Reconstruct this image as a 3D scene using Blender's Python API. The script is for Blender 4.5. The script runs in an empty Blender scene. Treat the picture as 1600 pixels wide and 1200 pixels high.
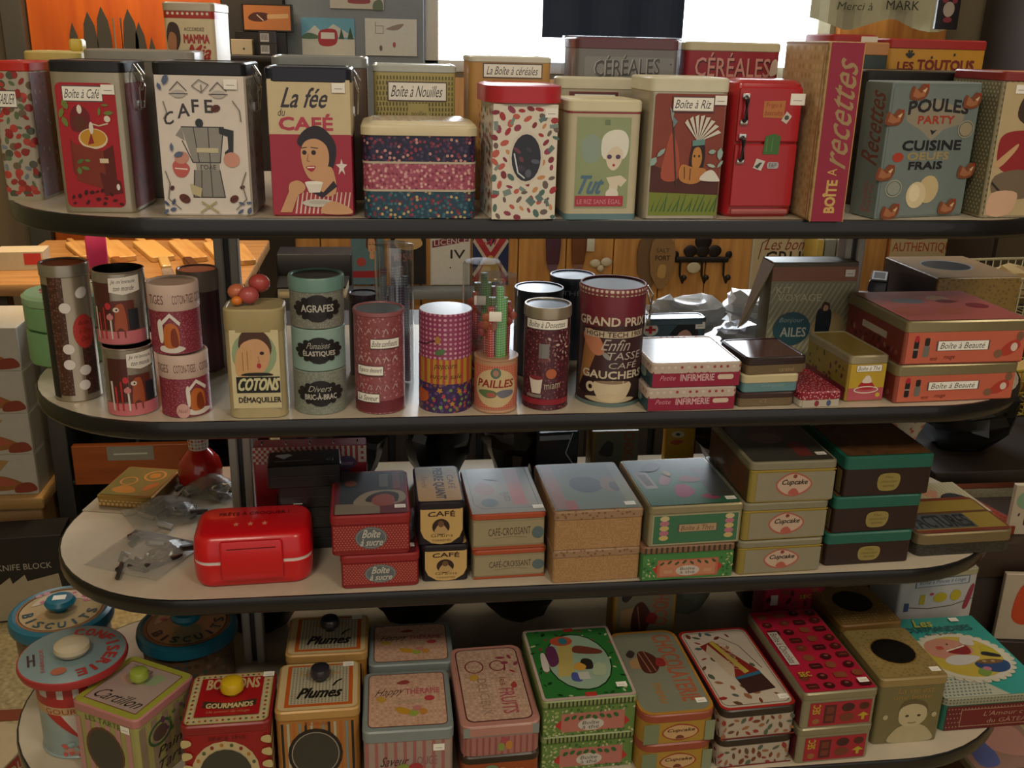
import bpy, bmesh, math, random
from mathutils import Vector, Matrix
sc = bpy.context.scene
COL = sc.collection
PI = math.pi
# ------------------------------------------------------------------ camera
S = 1.15
Z1 = 1.09
FPX = 1555.45
PITCH, YAW, ROLL = .331, .1299, .0248
CAM = Vector((-.1564*S, -1.0675*S, Z1 + .1815*S))
_f = Vector((math.sin(YAW)*math.cos(PITCH), math.cos(YAW)*math.cos(PITCH), -math.sin(PITCH)))
_r0 = Vector((math.cos(YAW), -math.sin(YAW), 0)); _u0 = _r0.cross(_f)
CR = math.cos(ROLL)*_r0 + math.sin(ROLL)*_u0
CU = -math.sin(ROLL)*_r0 + math.cos(ROLL)*_u0
CF = _f
cam_data = bpy.data.cameras.new('camera')
cam_data.sensor_fit = 'HORIZONTAL'; cam_data.sensor_width = 36.0
cam_data.lens = FPX/1600*36.0; cam_data.clip_start = .05; cam_data.clip_end = 60
cam = bpy.data.objects.new('camera', cam_data); COL.objects.link(cam)
m3 = Matrix((CR, CU, -CF)).transposed()
cam.matrix_world = Matrix.Translation(CAM) @ m3.to_4x4()
sc.camera = cam
# ------------------------------------------------------------------ view, world, large lights
sc.view_settings.view_transform = 'Standard'
sc.view_settings.look = 'None'
sc.view_settings.gamma = 1.0
sc.view_settings.use_curve_mapping = False
sc.view_settings.exposure = 0.42
W = bpy.data.worlds.new('world'); sc.world = W; W.use_nodes = True
W.node_tree.nodes['Background'].inputs[0].default_value = (1.0, .91, .80, 1)
W.node_tree.nodes['Background'].inputs[1].default_value = .46
def area(name, loc, rot, sx, sy, power, col):
    d = bpy.data.lights.new(name, 'AREA'); d.shape = 'RECTANGLE'; d.size = sx; d.size_y = sy
    d.energy = power; d.color = col
    o = bpy.data.objects.new(name, d); COL.objects.link(o); o.location = loc; o.rotation_euler = rot
    return o
LAMPS = [(-.75, -1.7, 2.66), (.85, -1.7, 2.66), (-.9, 1.2, 2.66), (1.9, -.2, 2.66)]
LAMPW = [15, 15, 9, 6]
for L, w_ in zip(LAMPS, LAMPW):
    area('ceiling_lamp_light', (L[0], L[1], L[2]-.03), (0, 0, 0), .55, .55, w_, (1, .86, .68))
# daylight entering through the window in the rear wall
area('window_daylight', (.735, 2.52, 1.85), (math.radians(-90), 0, 0), 1.5, 1.15, 34, (.84, .93, 1))
# ------------------------------------------------------------------ pixel -> place
def ray(x, y): return CF + CR*((x-800)/FPX) - CU*((y-600)/FPX)
def on_z(x, y, z):
    d = ray(x, y); return CAM + d*((z-CAM.z)/d.z)
def on_y(x, y, Y):
    d = ray(x, y); return CAM + d*((Y-CAM.y)/d.y)
def on_pl(x, y, P, n):
    d = ray(x, y); return CAM + d*((P-CAM).dot(n)/d.dot(n))
ZS = [Z1, Z1-.2272*S, Z1-.4534*S, .309]
# ------------------------------------------------------------------ materials
def lin(c):
    c = c.lstrip('#'); v = [int(c[i:i+2], 16)/255 for i in (0, 2, 4)]
    return tuple((x/12.92 if x <= .04045 else ((x+.055)/1.055)**2.4) for x in v) + (1,)
_M = {}
def M(c, rough=.38, metal=0.0, coat=0.0, spec=.5):
    k = (c, rough, metal, coat, spec)
    if k in _M: return _M[k]
    m = bpy.data.materials.new('paint_'+c.lstrip('#')); m.use_nodes = True
    b = m.node_tree.nodes['Principled BSDF']
    nt = m.node_tree
    n = nt.nodes.new('ShaderNodeTexNoise'); n.inputs['Scale'].default_value = 60; n.inputs['Detail'].default_value = 2
    tc = nt.nodes.new('ShaderNodeTexCoord'); nt.links.new(tc.outputs['Object'], n.inputs['Vector'])
    mx = nt.nodes.new('ShaderNodeMix'); mx.data_type = 'RGBA'
    L = lin(c)
    mx.inputs['A'].default_value = tuple(x*.93 for x in L[:3]) + (1,); mx.inputs['B'].default_value = tuple(min(1, x*1.07) for x in L[:3]) + (1,)
    nt.links.new(n.outputs['Fac'], mx.inputs['Factor']); nt.links.new(mx.outputs['Result'], b.inputs['Base Color'])
    b.inputs['Roughness'].default_value = rough; b.inputs['Metallic'].default_value = metal
    b.inputs['Coat Weight'].default_value = coat; b.inputs['Specular IOR Level'].default_value = spec
    _M[k] = m; return m
def PAT(base, cols, scale=120, thr=.35, rand=1.0, rough=.36):
    """small printed motifs: random cells of several inks on a base colour"""
    k = ('pat', base, tuple(cols), scale, thr, rand, rough)
    if k in _M: return _M[k]
    m = bpy.data.materials.new('printed_pattern'); m.use_nodes = True; nt = m.node_tree; b = nt.nodes['Principled BSDF']
    uv = nt.nodes.new('ShaderNodeUVMap')
    v = nt.nodes.new('ShaderNodeTexVoronoi'); v.voronoi_dimensions = '2D'; v.inputs['Scale'].default_value = scale; v.inputs['Randomness'].default_value = rand
    nt.links.new(uv.outputs['UV'], v.inputs['Vector'])
    lt = nt.nodes.new('ShaderNodeMath'); lt.operation = 'LESS_THAN'; lt.inputs[1].default_value = thr
    nt.links.new(v.outputs['Distance'], lt.inputs[0])
    sp = nt.nodes.new('ShaderNodeSeparateColor'); nt.links.new(v.outputs['Color'], sp.inputs[0])
    cr = nt.nodes.new('ShaderNodeValToRGB'); cr.color_ramp.interpolation = 'CONSTANT'
    e = cr.color_ramp.elements
    while len(e) > 1: e.remove(e[-1])
    e[0].position = 0; e[0].color = lin(cols[0])
    for i, c in enumerate(cols[1:], 1):
        x = e.new(i/len(cols)); x.color = lin(c)
    nt.links.new(sp.outputs[0], cr.inputs['Fac'])
    mx = nt.nodes.new('ShaderNodeMix'); mx.data_type = 'RGBA'; mx.inputs['A'].default_value = lin(base)
    nt.links.new(lt.outputs[0], mx.inputs['Factor']); nt.links.new(cr.outputs['Color'], mx.inputs['B'])
    nt.links.new(mx.outputs['Result'], b.inputs['Base Color']); b.inputs['Roughness'].default_value = rough
    _M[k] = m; return m
def WOOD(c1, c2, scale=6, rough=.45, axis='Z'):
    k = ('wood', c1, c2, scale, rough, axis)
    if k in _M: return _M[k]
    m = bpy.data.materials.new('wood_grain'); m.use_nodes = True; nt = m.node_tree; b = nt.nodes['Principled BSDF']
    tc = nt.nodes.new('ShaderNodeTexCoord'); mp = nt.nodes.new('ShaderNodeMapping')
    mp.inputs['Scale'].default_value = (8, 8, .8) if axis == 'Z' else (.8, 8, 8)
    n = nt.nodes.new('ShaderNodeTexNoise'); n.inputs['Scale'].default_value = scale; n.inputs['Detail'].default_value = 5
    nt.links.new(tc.outputs['Object'], mp.inputs['Vector']); nt.links.new(mp.outputs['Vector'], n.inputs['Vector'])
    cr = nt.nodes.new('ShaderNodeValToRGB'); cr.color_ramp.elements[0].position = .3; cr.color_ramp.elements[1].position = .7
    cr.color_ramp.elements[0].color = lin(c1); cr.color_ramp.elements[1].color = lin(c2)
    nt.links.new(n.outputs['Fac'], cr.inputs['Fac']); nt.links.new(cr.outputs['Color'], b.inputs['Base Color'])
    b.inputs['Roughness'].default_value = rough
    _M[k] = m; return m
def CLEAR(tint='#ffffff', gloss=.12):
    k = ('clear', tint, gloss)
    if k in _M: return _M[k]
    m = bpy.data.materials.new('clear_plastic'); m.use_nodes = True; nt = m.node_tree; nt.nodes.remove(nt.nodes['Principled BSDF'])
    out = nt.nodes['Material Output']
    t = nt.nodes.new('ShaderNodeBsdfTransparent'); t.inputs[0].default_value = lin(tint)
    g = nt.nodes.new('ShaderNodeBsdfGlossy'); g.inputs['Roughness'].default_value = .12
    fr = nt.nodes.new('ShaderNodeLayerWeight'); fr.inputs['Blend'].default_value = .22
    ad = nt.nodes.new('ShaderNodeMath'); ad.operation = 'MULTIPLY_ADD'; ad.inputs[1].default_value = .55; ad.inputs[2].default_value = gloss*.25
    nt.links.new(fr.outputs['Facing'], ad.inputs[0])
    mx = nt.nodes.new('ShaderNodeMixShader'); nt.links.new(ad.outputs[0], mx.inputs[0]); nt.links.new(t.outputs[0], mx.inputs[1]); nt.links.new(g.outputs[0], mx.inputs[2])
    nt.links.new(mx.outputs[0], out.inputs['Surface'])
    _M[k] = m; return m
def FILM(c='#a8a49c', fac=.42):
    """hazy thin plastic film"""
    k = ('film', c, fac)
    if k in _M: return _M[k]
    m = bpy.data.materials.new('plastic_film'); m.use_nodes = True; nt = m.node_tree; b = nt.nodes['Principled BSDF']
    b.inputs['Base Color'].default_value = lin(c); b.inputs['Roughness'].default_value = .22; b.inputs['Alpha'].default_value = fac
    _M[k] = m; return m
def EMIT(c, s):
    k = ('emit', c, s)
    if k in _M: return _M[k]
    m = bpy.data.materials.new('glow'); m.use_nodes = True; b = m.node_tree.nodes['Principled BSDF']
    b.inputs['Base Color'].default_value = lin(c); b.inputs['Emission Color'].default_value = lin(c); b.inputs['Emission Strength'].default_value = s
    _M[k] = m; return m
def mat(x, **k): return M(x, **k) if isinstance(x, str) else x
SILVER = M('#c9c4b8', .3, .85); CHROME = M('#d8d8d8', .18, 1.0); GOLD = M('#b89a58', .35, .8); DKMETAL = M('#55585a', .4, .7)
BLACK = M('#15161a', .35)
WHITE_ST = '#e9e6dc'
# ------------------------------------------------------------------ mesh helpers
class MB:
    def __init__(s): s.v = []; s.f = []; s.uv = []; s.mi = []; s.mats = []
    def m(s, x):
        x = mat(x)
        if x not in s.mats: s.mats.append(x)
        return s.mats.index(x)
    def face(s, pts, m, uv=None):
        i = len(s.v); s.v += [tuple(p) for p in pts]; s.f.append(list(range(i, i+len(pts))))
        s.uv.append(uv or [(p[0], p[1]) for p in pts]); s.mi.append(s.m(m)); return s
    def rings(s, rings, m, cap0=True, cap1=True, capm=None):
        """rings: list of lists of points (same count): a closed skin"""
        n = len(rings[0]); base = len(s.v); mi = s.m(m)
        for R in rings: s.v += [tuple(p) for p in R]
        per = [0.0]
        for j in range(n): per.append(per[-1]+(Vector(rings[0][j])-Vector(rings[0][(j+1) % n])).length)
        vv = [0.0]
        for k in range(1, len(rings)): vv.append(vv[-1]+(Vector(rings[k][0])-Vector(rings[k-1][0])).length)
        for k in range(len(rings)-1):
            for j in range(n):
                j2 = (j+1) % n
                s.f.append([base+k*n+j, base+k*n+j2, base+(k+1)*n+j2, base+(k+1)*n+j]); s.mi.append(mi)
                s.uv.append([(per[j], vv[k]), (per[j+1], vv[k]), (per[j+1], vv[k+1]), (per[j], vv[k+1])])
        if cap0:
            s.f.append([base+j for j in reversed(range(n))]); s.mi.append(mi); s.uv.append([rings[0][j][:2] for j in reversed(range(n))])
        if cap1:
            b = base+(len(rings)-1)*n
            s.f.append([b+j for j in range(n)]); s.mi.append(s.m(capm) if capm else mi); s.uv.append([rings[-1][j][:2] for j in range(n)])
        return s
    def prism(s, w, d, r, prof, m, cx=0, cy=0, cap0=True, cap1=True, capm=None, seg=4):
        """rounded rectangle outline, prof = [(z, inset)...]"""
        return s.rings([[(x+cx, y+cy, z) for x, y in outline(w, d, r, i, seg)] for z, i in prof], m, cap0, cap1, capm)
    def lathe(s, prof, m, cx=0, cy=0, n=36, cap0=True, cap1=True, capm=None):
        """prof = [(radius, z)...]"""
        return s.rings([[(cx+r*math.sin(2*PI*j/n), cy-r*math.cos(2*PI*j/n), z) for j in range(n)] for r, z in prof], m, cap0, cap1, capm)
    def box(s, x0, y0, z0, x1, y1, z1, m, b=.001):
        return s.prism(x1-x0, y1-y0, b, [(z0, b*.7), (z0+b, 0), (z1-b, 0), (z1, b*.7)], m, (x0+x1)/2, (y0+y1)/2, seg=1)
    def tube(s, pts, r, m, n=6):
        P = [Vector(p) for p in pts]; R = []
        for i, p in enumerate(P):
            t = (P[min(i+1, len(P)-1)]-P[max(i-1, 0)]).normalized()
            a = t.cross(Vector((0, 0, 1)))
            if a.length < 1e-3: a = t.cross(Vector((1, 0, 0)))
            a.normalize(); b = t.cross(a)
            rr = r[i] if isinstance(r, (list, tuple)) else r
            R.append([tuple(p+(a*math.cos(2*PI*j/n)+b*math.sin(2*PI*j/n))*rr) for j in range(n)])
        return s.rings(R, m)
    def ball(s, c, rx, ry, rz, m, n=16, k=8):
        return s.rings([[(c[0]+rx*math.sin(PI*i/k)*math.cos(2*PI*j/n), c[1]+ry*math.sin(PI*i/k)*math.sin(2*PI*j/n), c[2]-rz*math.cos(PI*i/k)) for j in range(n)] for i in [.15]+list(range(1, k))+[k-.15]], m)
    def xf(s, mtx):
        s.v = [tuple(mtx @ Vector(p)) for p in s.v]; return s
    def build(s, name, parent=None, smooth=35):
        me = bpy.data.meshes.new(name); me.from_pydata(s.v, [], s.f)
        for x in s.mats: me.materials.append(x)
        me.polygons.foreach_set('material_index', s.mi)
        u = me.uv_layers.new(name='UVMap')
        u.data.foreach_set('uv', [c for f in s.uv for p in f for c in p])
        if smooth:
            me.polygons.foreach_set('use_smooth', [True]*len(me.polygons))
            me.set_sharp_from_angle(angle=math.radians(smooth))
        me.update()
        return link(name, me, parent)
def link(name, me, parent=None):
    o = bpy.data.objects.new(name, me); COL.objects.link(o)
    if parent is not None: o.parent = parent
    return o
def outline(w, d, r, inset=0, seg=4):
    a = w/2-inset; b = d/2-inset; r = max(min(r-inset*.5, a*.999, b*.999), .0003); o = []
    for cx, cy, a0 in ((-a+r, -b+r, PI), (a-r, -b+r, 1.5*PI), (a-r, b-r, 0), (-a+r, b-r, .5*PI)):
        for k in range(seg+1):
            t = a0+.5*PI*k/seg; o.append((cx+r*math.cos(t), cy+r*math.sin(t)))
    return o
def tag(o, label, cat, group=None, kind=None):
    o['label'] = label; o['category'] = cat
    if group: o['group'] = group
    if kind: o['kind'] = kind
    return o
def thing(name, label, cat, loc, rz=0, group=None):
    o = bpy.data.objects.new(name, None); COL.objects.link(o); o.empty_display_size = .05
    o.location = loc; o.rotation_euler = (0, 0, rz)
    return tag(o, label, cat, group)
def struct(o): o['kind'] = 'structure'; return o
def copy_tree(o, parent=None):
    c = o.copy(); COL.objects.link(c); c.parent = parent
    for ch in list(o.children): copy_tree(ch, c)
    return c
# ------------------------------------------------------------------ flat print (inks laid on a face of a thing)
_T = {}
def text_mesh(s):
    if s in _T: return _T[s]
    cu = bpy.data.curves.new('t', 'FONT'); cu.body = s; cu.resolution_u = 2; cu.fill_mode = 'FRONT'; cu.align_x = 'LEFT'
    o = bpy.data.objects.new('t', cu); ev = o; me = o.to_mesh()
    v = [(p.co.x, p.co.y) for p in me.vertices]; f = [list(p.vertices) for p in me.polygons]
    ev.to_mesh_clear(); bpy.data.objects.remove(o); bpy.data.curves.remove(cu)
    x0 = min(p[0] for p in v); x1 = max(p[0] for p in v); y0 = min(p[1] for p in v); y1 = max(p[1] for p in v)
    v = [((p[0]-x0)/(x1-x0), (p[1]-y0)/(y1-y0)) for p in v]
    _T[s] = (v, f); return _T[s]
class Face:
    """a face of a thing: a plane (uv spans w x h metres) or a cylinder wall"""
    def __init__(s, kind, w, h, o, ax, ay, nrm, r=0, base=.0005):
        s.kind, s.w, s.h, s.o, s.ax, s.ay, s.n, s.r, s.base = kind, w, h, Vector(o), Vector(ax), Vector(ay), Vector(nrm), r, base
    def U(s, u):
        if s.kind == 'cyl': return s.r*math.asin(max(-1, min(1, 2*u-1)))
        return u*s.w
    def P(s, U, V, off):
        if s.kind == 'cyl':
            t = U/s.r; R = s.r+off
            return Vector((s.o.x+R*math.sin(t), s.o.y-R*math.cos(t), s.o.z+V))
        return s.o+s.ax*U+s.ay*V+s.n*off
def box_faces(w, d, h, base=.0005):
    return {'front': Face('pl', w, h, (-w/2, -d/2, 0), (1, 0, 0), (0, 0, 1), (0, -1, 0), base=base),
            'top': Face('pl', w, d, (-w/2, -d/2, h), (1, 0, 0), (0, 1, 0), (0, 0, 1), base=base),
            'left': Face('pl', d, h, (-w/2, d/2, 0), (0, -1, 0), (0, 0, 1), (-1, 0, 0), base=base),
            'right': Face('pl', d, h, (w/2, -d/2, 0), (0, 1, 0), (0, 0, 1), (1, 0, 0), base=base)}
def cyl_faces(r, h, cx=0, cy=0):
    return {'front': Face('cyl', PI*r, h, (cx, cy, 0), (1, 0, 0), (0, 0, 1), (0, 0, 0), r),
            'top': Face('pl', 2*r, 2*r, (cx-r, cy-r, h), (1, 0, 0), (0, 1, 0), (0, 0, 1))}
STEP = .00005
def decals(face, items, name, parent, lab=None):
    if not items: return None
    bm = bmesh.new(); mats = []; layer = 0
    def mi(c):
        c = mat(c)
        if c not in mats: mats.append(c)
        return mats.index(c)
    def poly(pts, c, off):
        vs = [bm.verts.new((p[0], p[1], off)) for p in pts]
        try: f = bm.faces.new(vs)
        except ValueError: return
        f.material_index = mi(c)
    Uf = face.U
    for it in items:
        k, c = it[0], it[1]; layer += 1; off = face.base+layer*STEP
        if k in ('r', 'rr'):
            u0, v0, u1, v1 = it[2:6]; a, b, e, g = Uf(u0), v0*face.h, Uf(u1), v1*face.h
            rad = it[6] if k == 'rr' else 0
            if rad: poly([(x+(a+e)/2, y+(b+g)/2) for x, y in outline(abs(e-a), abs(g-b), rad)], c, off)
            else: poly([(a, b), (e, b), (e, g), (a, g)], c, off)
        elif k == 'e':
            cu, cv, ru, rv = it[2:6]; ang = math.radians(it[6]) if len(it) > 6 else 0
            sx = ru*face.w if face.kind == 'pl' else abs(Uf(min(1, cu+ru))-Uf(max(0, cu-ru)))/2
            sy = rv*face.h; n = 20 if max(sx, sy) > .006 else 9; ox, oy = Uf(cu), cv*face.h
            pp = []
            for j in range(n):
                x, y = sx*math.cos(2*PI*j/n), sy*math.sin(2*PI*j/n)
                pp.append((ox+x*math.cos(ang)-y*math.sin(ang), oy+x*math.sin(ang)+y*math.cos(ang)))
            poly(pp, c, off)
        elif k == 'ring':
            cu, cv, ru, rv, wd = it[2:7]; sx, sy = ru*face.w, rv*face.h; ox, oy = Uf(cu), cv*face.h; n = 28
            for j in range(n):
                q = []
                for t, rr in ((j, 0), (j+1, 0), (j+1, wd), (j, wd)):
                    a = 2*PI*t/n; q.append((ox+(sx-rr)*math.cos(a), oy+(sy-rr)*math.sin(a)))
                poly(q, c, off)
        elif k == 'p': poly([(Uf(u), v*face.h) for u, v in it[2]], c, off)
        elif k == 'l':
            P = [Vector((Uf(u), v*face.h)) for u, v in it[2]]; wd = it[3]/2
            for a, b in zip(P, P[1:]):
                t = (b-a)
                if t.length < 1e-6: continue
                t.normalize(); q = Vector((-t.y, t.x))*wd; e = t*wd*.6
                poly([a-q-e, b-q+e, b+q+e, a+q-e], c, off)
        elif k == 'sp':                       # smooth closed blob through points
            P = [(Uf(u), v*face.h) for u, v in it[2]]; n = len(P); o = []
            for i in range(n):
                p0, p1, p2, p3 = P[i-1], P[i], P[(i+1) % n], P[(i+2) % n]
                for q in range(4):
                    t = q/4
                    o.append(tuple(.5*((2*p1[a])+(-p0[a]+p2[a])*t+(2*p0[a]-5*p1[a]+4*p2[a]-p3[a])*t*t+(-p0[a]+3*p1[a]-3*p2[a]+p3[a])*t**3) for a in (0, 1)))
            poly(o, c, off)
        elif k == 't':
            s, u0, v0, u1, v1 = it[2:7]; op = it[7] if len(it) > 7 else {}
            v, f = text_mesh(s); a, b, e, g = Uf(u0), v0*face.h, Uf(u1), v1*face.h
            sh = op.get('shear', 0); rot = op.get('rot', 0); arc = op.get('arc', 0)
            reps = [(0, 0)]
            bo = op.get('bold', 0); ang = math.radians(op.get('ang', 0)); mx_, my_ = (a+e)/2, (b+g)/2
            if bo: reps = [(0, 0), (bo, 0), (0, bo), (bo, bo)]
            for q, (dx, dy) in enumerate(reps):
                vs = []
                for x, y in v:
                    yy = y+arc*(1-(2*x-1)**2)
                    if rot == 90: X, Y = a+(1-y)*(e-a), b+(x+sh*(y-.5)*.3)*(g-b)
                    elif rot == -90: X, Y = a+y*(e-a), g-(x+sh*(y-.5)*.3)*(g-b)
                    elif rot == 180: X, Y = e-x*(e-a), g-y*(g-b)
                    else: X, Y = a+x*(e-a)+sh*(y-.5)*(g-b), b+yy*(g-b)+op.get('rise', 0)*(x-.5)*(g-b)
                    if ang: X, Y = mx_+(X-mx_)*math.cos(ang)-(Y-my_)*math.sin(ang), my_+(X-mx_)*math.sin(ang)+(Y-my_)*math.cos(ang)
                    vs.append(bm.verts.new((X+dx, Y+dy, off+q*.00002)))
                m_ = mi(c)
                for q2 in f:
                    try: bm.faces.new([vs[i] for i in q2]).material_index = m_
                    except ValueError: pass
        elif k == 's':                        # scattered motifs: cols, n, size(m), (u0,v0,u1,v1), seed, shape
            n, size, (u0, v0, u1, v1), seed = it[2:6]; shp = it[6] if len(it) > 6 else 'e'
            rg = random.Random(seed); pts = []
            for _ in range(n*12):
                if len(pts) >= n: break
                x = Uf(u0)+rg.random()*(Uf(u1)-Uf(u0)); y = (v0+rg.random()*(v1-v0))*face.h
                if all((x-a)**2+(y-b)**2 > (size*1.55)**2 for a, b in pts): pts.append((x, y))
            for i, (x, y) in enumerate(pts):
                cc = c[rg.randrange(len(c))]; a = rg.random()*PI; s1 = size*rg.uniform(.6, 1); s2 = s1*(1 if shp == 'o' else rg.uniform(.4, .8))
                if shp == 'q': q = [(s1, s2), (-s1, s2), (-s1, -s2), (s1, -s2)]
                elif shp == 'f':
                    q = [((s1 if j % 2 else s1*.55)*math.cos(j*PI/5), (s1 if j % 2 else s1*.55)*math.sin(j*PI/5)) for j in range(10)]
                elif shp == 'leaf': q = [(s1*1.15, 0), (s1*.4, s2*.85), (-s1*.5, s2*.75), (-s1*1.1, 0), (-s1*.5, -s2*.75), (s1*.4, -s2*.85)]
                else: q = [(s1*math.cos(j*PI/4), s2*math.sin(j*PI/4)) for j in range(8)]
                poly([(x+p*math.cos(a)-r_*math.sin(a), y+p*math.sin(a)+r_*math.cos(a)) for p, r_ in q], cc, off+(i % 5)*.00002)
        elif k == 'st':                       # vertical stripes
            n, u0, v0, u1, v1, duty = it[2:8]
            for i in range(n):
                a = u0+(u1-u0)*i/n; e = a+(u1-u0)/n*duty
                poly([(Uf(a), v0*face.h), (Uf(e), v0*face.h), (Uf(e), v1*face.h), (Uf(a), v1*face.h)], c, off)
        elif k == 'g':                        # grid of dots
            nu, nv, u0, v0, u1, v1, size = it[2:9]; shp = it[9] if len(it) > 9 else 'o'
            for i in range(nu):
                for j in range(nv):
                    x = Uf(u0)+(Uf(u1)-Uf(u0))*(i+.5+(.25 if j % 2 else -.25)*(shp != 'q'))/nu; y = (v0+(v1-v0)*(j+.5)/nv)*face.h
                    nn = 4 if shp in 'dq' else 6; a0 = PI/4 if shp == 'q' else 0
                    poly([(x+size*math.cos(a0+2*PI*t/nn), y+size*math.sin(a0+2*PI*t/nn)) for t in range(nn)], c, off)
    if face.kind == 'cyl':
        k = -1.5
        while k < 1.5:
            bmesh.ops.bisect_plane(bm, geom=bm.verts[:]+bm.edges[:]+bm.faces[:], plane_co=(k*face.r, 0, 0), plane_no=(1, 0, 0)); k += .12
    uvl = bm.loops.layers.uv.new('UVMap')
    for f in bm.faces:
        for l in f.loops: l[uvl].uv = (l.vert.co.x, l.vert.co.y)
    for v in bm.verts: v.co = face.P(v.co.x, v.co.y, v.co.z)
    # outward normals
    me = bpy.data.meshes.new(name); bm.to_mesh(me); bm.free()
    for m_ in mats: me.materials.append(m_)
    o = link(name, me, parent)
    if lab: o['label'] = lab
    return o
# ------------------------------------------------------------------ placing
class Spec:
    def __init__(s, w, d, h, c, rz): s.w, s.d, s.h, s.c, s.rz = w, d, h, c, rz
def _fin(P, dirx, n, xl, xr, ym, ytop, d, rz, z):
    A = on_pl(xl, ym, P, n); B = on_pl(xr, ym, P, n)
    T = on_pl((xl+xr)/2, ytop, P, n)
    w = (B-A).dot(dirx); mid = (A+B)/2
    c = Vector((mid.x, mid.y, z)) - n*(d/2)
    return Spec(w, d, T.z-z, c, rz)
def sp(row, xl, xr, yb, yt, d, rot=0, z=None):
    """front-bottom corners xl, xr at pixel height yb on a shelf; yt = pixel height of the front top edge"""
    z = ZS[row] if z is None else z
    rz = math.radians(rot); P = on_z((xl+xr)/2, yb, z); dx = Vector((math.cos(rz), math.sin(rz), 0)); n = Vector((math.sin(rz), -math.cos(rz), 0))
    return _fin(P, dx, n, xl, xr, yb, yt, d, rz, z)
def spb(row, xl, xr, yt, Y, d, rot=0, z=None):
    """a thing whose base is hidden: front plane at depth Y, corners read at its top edge"""
    z = ZS[row] if z is None else z
    rz = math.radians(rot); P = on_y((xl+xr)/2, yt, Y); dx = Vector((math.cos(rz), math.sin(rz), 0)); n = Vector((math.sin(rz), -math.cos(rz), 0))
    return _fin(P, dx, n, xl, xr, yt, yt, d, rz, z)
def spc(row, xl, xr, yb, yt, z=None, Y=None):
    """round thing: visible width xl..xr near the base, front-bottom at yb, front-top at yt"""
    z = ZS[row] if z is None else z
    xm = (xl+xr)/2
    P = on_z(xm, yb, z) if Y is None else on_y(xm, yb, Y)
    h = Vector((P.x-CAM.x, P.y-CAM.y, 0)); n = -h.normalized()
    A = on_pl(xl, yb, P, n); B = on_pl(xr, yb, P, n); w = (A-B).length; r = w/2*(1+.4*w/2/h.length)
    T = on_pl(xm, yt, P, n); c = Vector((P.x, P.y, 0)) - n*r; c.z = z
    return Spec(2*r, 2*r, T.z-z, c, math.atan2(h.y, h.x)-PI/2)
# ------------------------------------------------------------------ generic tins
def price(face, u, v, t, sz=.011):
    return decals(face, [('r', WHITE_ST, u-sz/face.w*.7, v-sz/face.h*.5, u+sz/face.w*.7, v+sz/face.h*.5), ('l', '#8a8a88', [(u-sz/face.w*.4, v-.1*sz/face.h), (u+sz/face.w*.4, v-.1*sz/face.h)], .0008)], 'price_sticker', t, 'small white price sticker')
def tin(name, label, cat, s, body='#999999', lid=None, lidh=.016, r=.008, front=(), top=(), left=(), right=(), bands=(), pr=None, group=None, over=.0012, topm=None, rim=True, lf=(), lbl=None, ptop=None):
    t = thing(name, label, cat, s.c, s.rz, group)
    w, d, h = s.w, s.d, s.h
    hb = h-(lidh*.35 if lid is not None else 0)
    b = MB(); b.prism(w, d, r, [(0, .0015), (.0015, 0), (hb, 0)] if lid is not None else [(0, .0015), (.0015, 0), (h-.0015, 0), (h, .0015)], body, capm=topm); b.build('body', t)
    for v0, v1, c in bands:
        q = MB(); q.prism(w, d, r, [(v0*h, -.0003), (v1*h, -.0003)], c, cap0=False, cap1=False); q.build('band', t)
    if lid is not None:
        l = MB()
        pf = [(h-lidh, -over*.4), (h-lidh+.001, -over), (h-.002, -over), (h, .001)]
        if rim: pf += [(h, .0028), (h-.001, .0040)]
        l.prism(w, d, r+over, pf, lid, capm=topm, cap0=False); l.build('lid', t)
    F = box_faces(w, d, h)
    decals(F['front'], front, 'front_print', t); decals(F['left'], left, 'side_print', t); decals(F['right'], right, 'side_print', t)
    decals(F['top'], top, 'top_print', t)
    if lf:
        G = box_faces(w+2*over, d+2*over, h); decals(G['front'], lf, 'lid_print', t)
    if pr: F['front'].base = .0006+(len(front)+1)*STEP; price(F['front'], pr[0], pr[1], t)
    if ptop: F['top'].base = .0006+(len(top)+1)*STEP; price(F['top'], ptop[0], ptop[1], t)
    return t
def rtin(name, label, cat, s, body, lid=None, lidh=.014, front=(), top=(), bands=(), group=None, over=.001, topm=None, open_=None, pr=None, n=40, recess=.0015):
    t = thing(name, label, cat, s.c, s.rz, group); R = s.w/2; h = s.h
    if open_ is not None:
        b = MB(); b.lathe([(R-.001, 0), (R, .001), (R, h-.002), (R+.0008, h-.001), (R, h), (R-.0018, h)], body, n=n, cap1=False); b.build('body', t)
        q = MB(); q.lathe([(R-.0018, h-.0005), (R-.0022, .004)], open_, n=n, cap0=False); q.build('inside', t)
    else:
        hb = h-(lidh*.3 if lid is not None else 0)
        b = MB(); b.lathe([(R-.0012, 0), (R+.0006, .0015), (R, .003), (R, hb-.001), (R-.001, hb)], body, n=n, capm=topm); b.build('body', t)
    for v0, v1, c in bands:
        q = MB(); q.lathe([(R+.0003, v0*h), (R+.0003, v1*h)], c, n=n, cap0=False, cap1=False); q.build('band', t)
    if lid is not None:
        l = MB(); l.lathe([(R, h-lidh), (R+over, h-lidh+.001), (R+over, h-.002), (R+over*.3, h), (R-.002, h), (R-.003, h-recess)], lid, n=n, cap0=False, capm=topm); l.build('lid', t)
    F = cyl_faces(R, h); decals(F['front'], front, 'front_print', t); decals(F['top'], top, 'top_print', t)
    if pr: 
        u, v = pr; decals(F['front'], [('r', WHITE_ST, u-.06, v-.03, u+.06, v+.03)], 'price_sticker', t)
    return t
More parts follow.
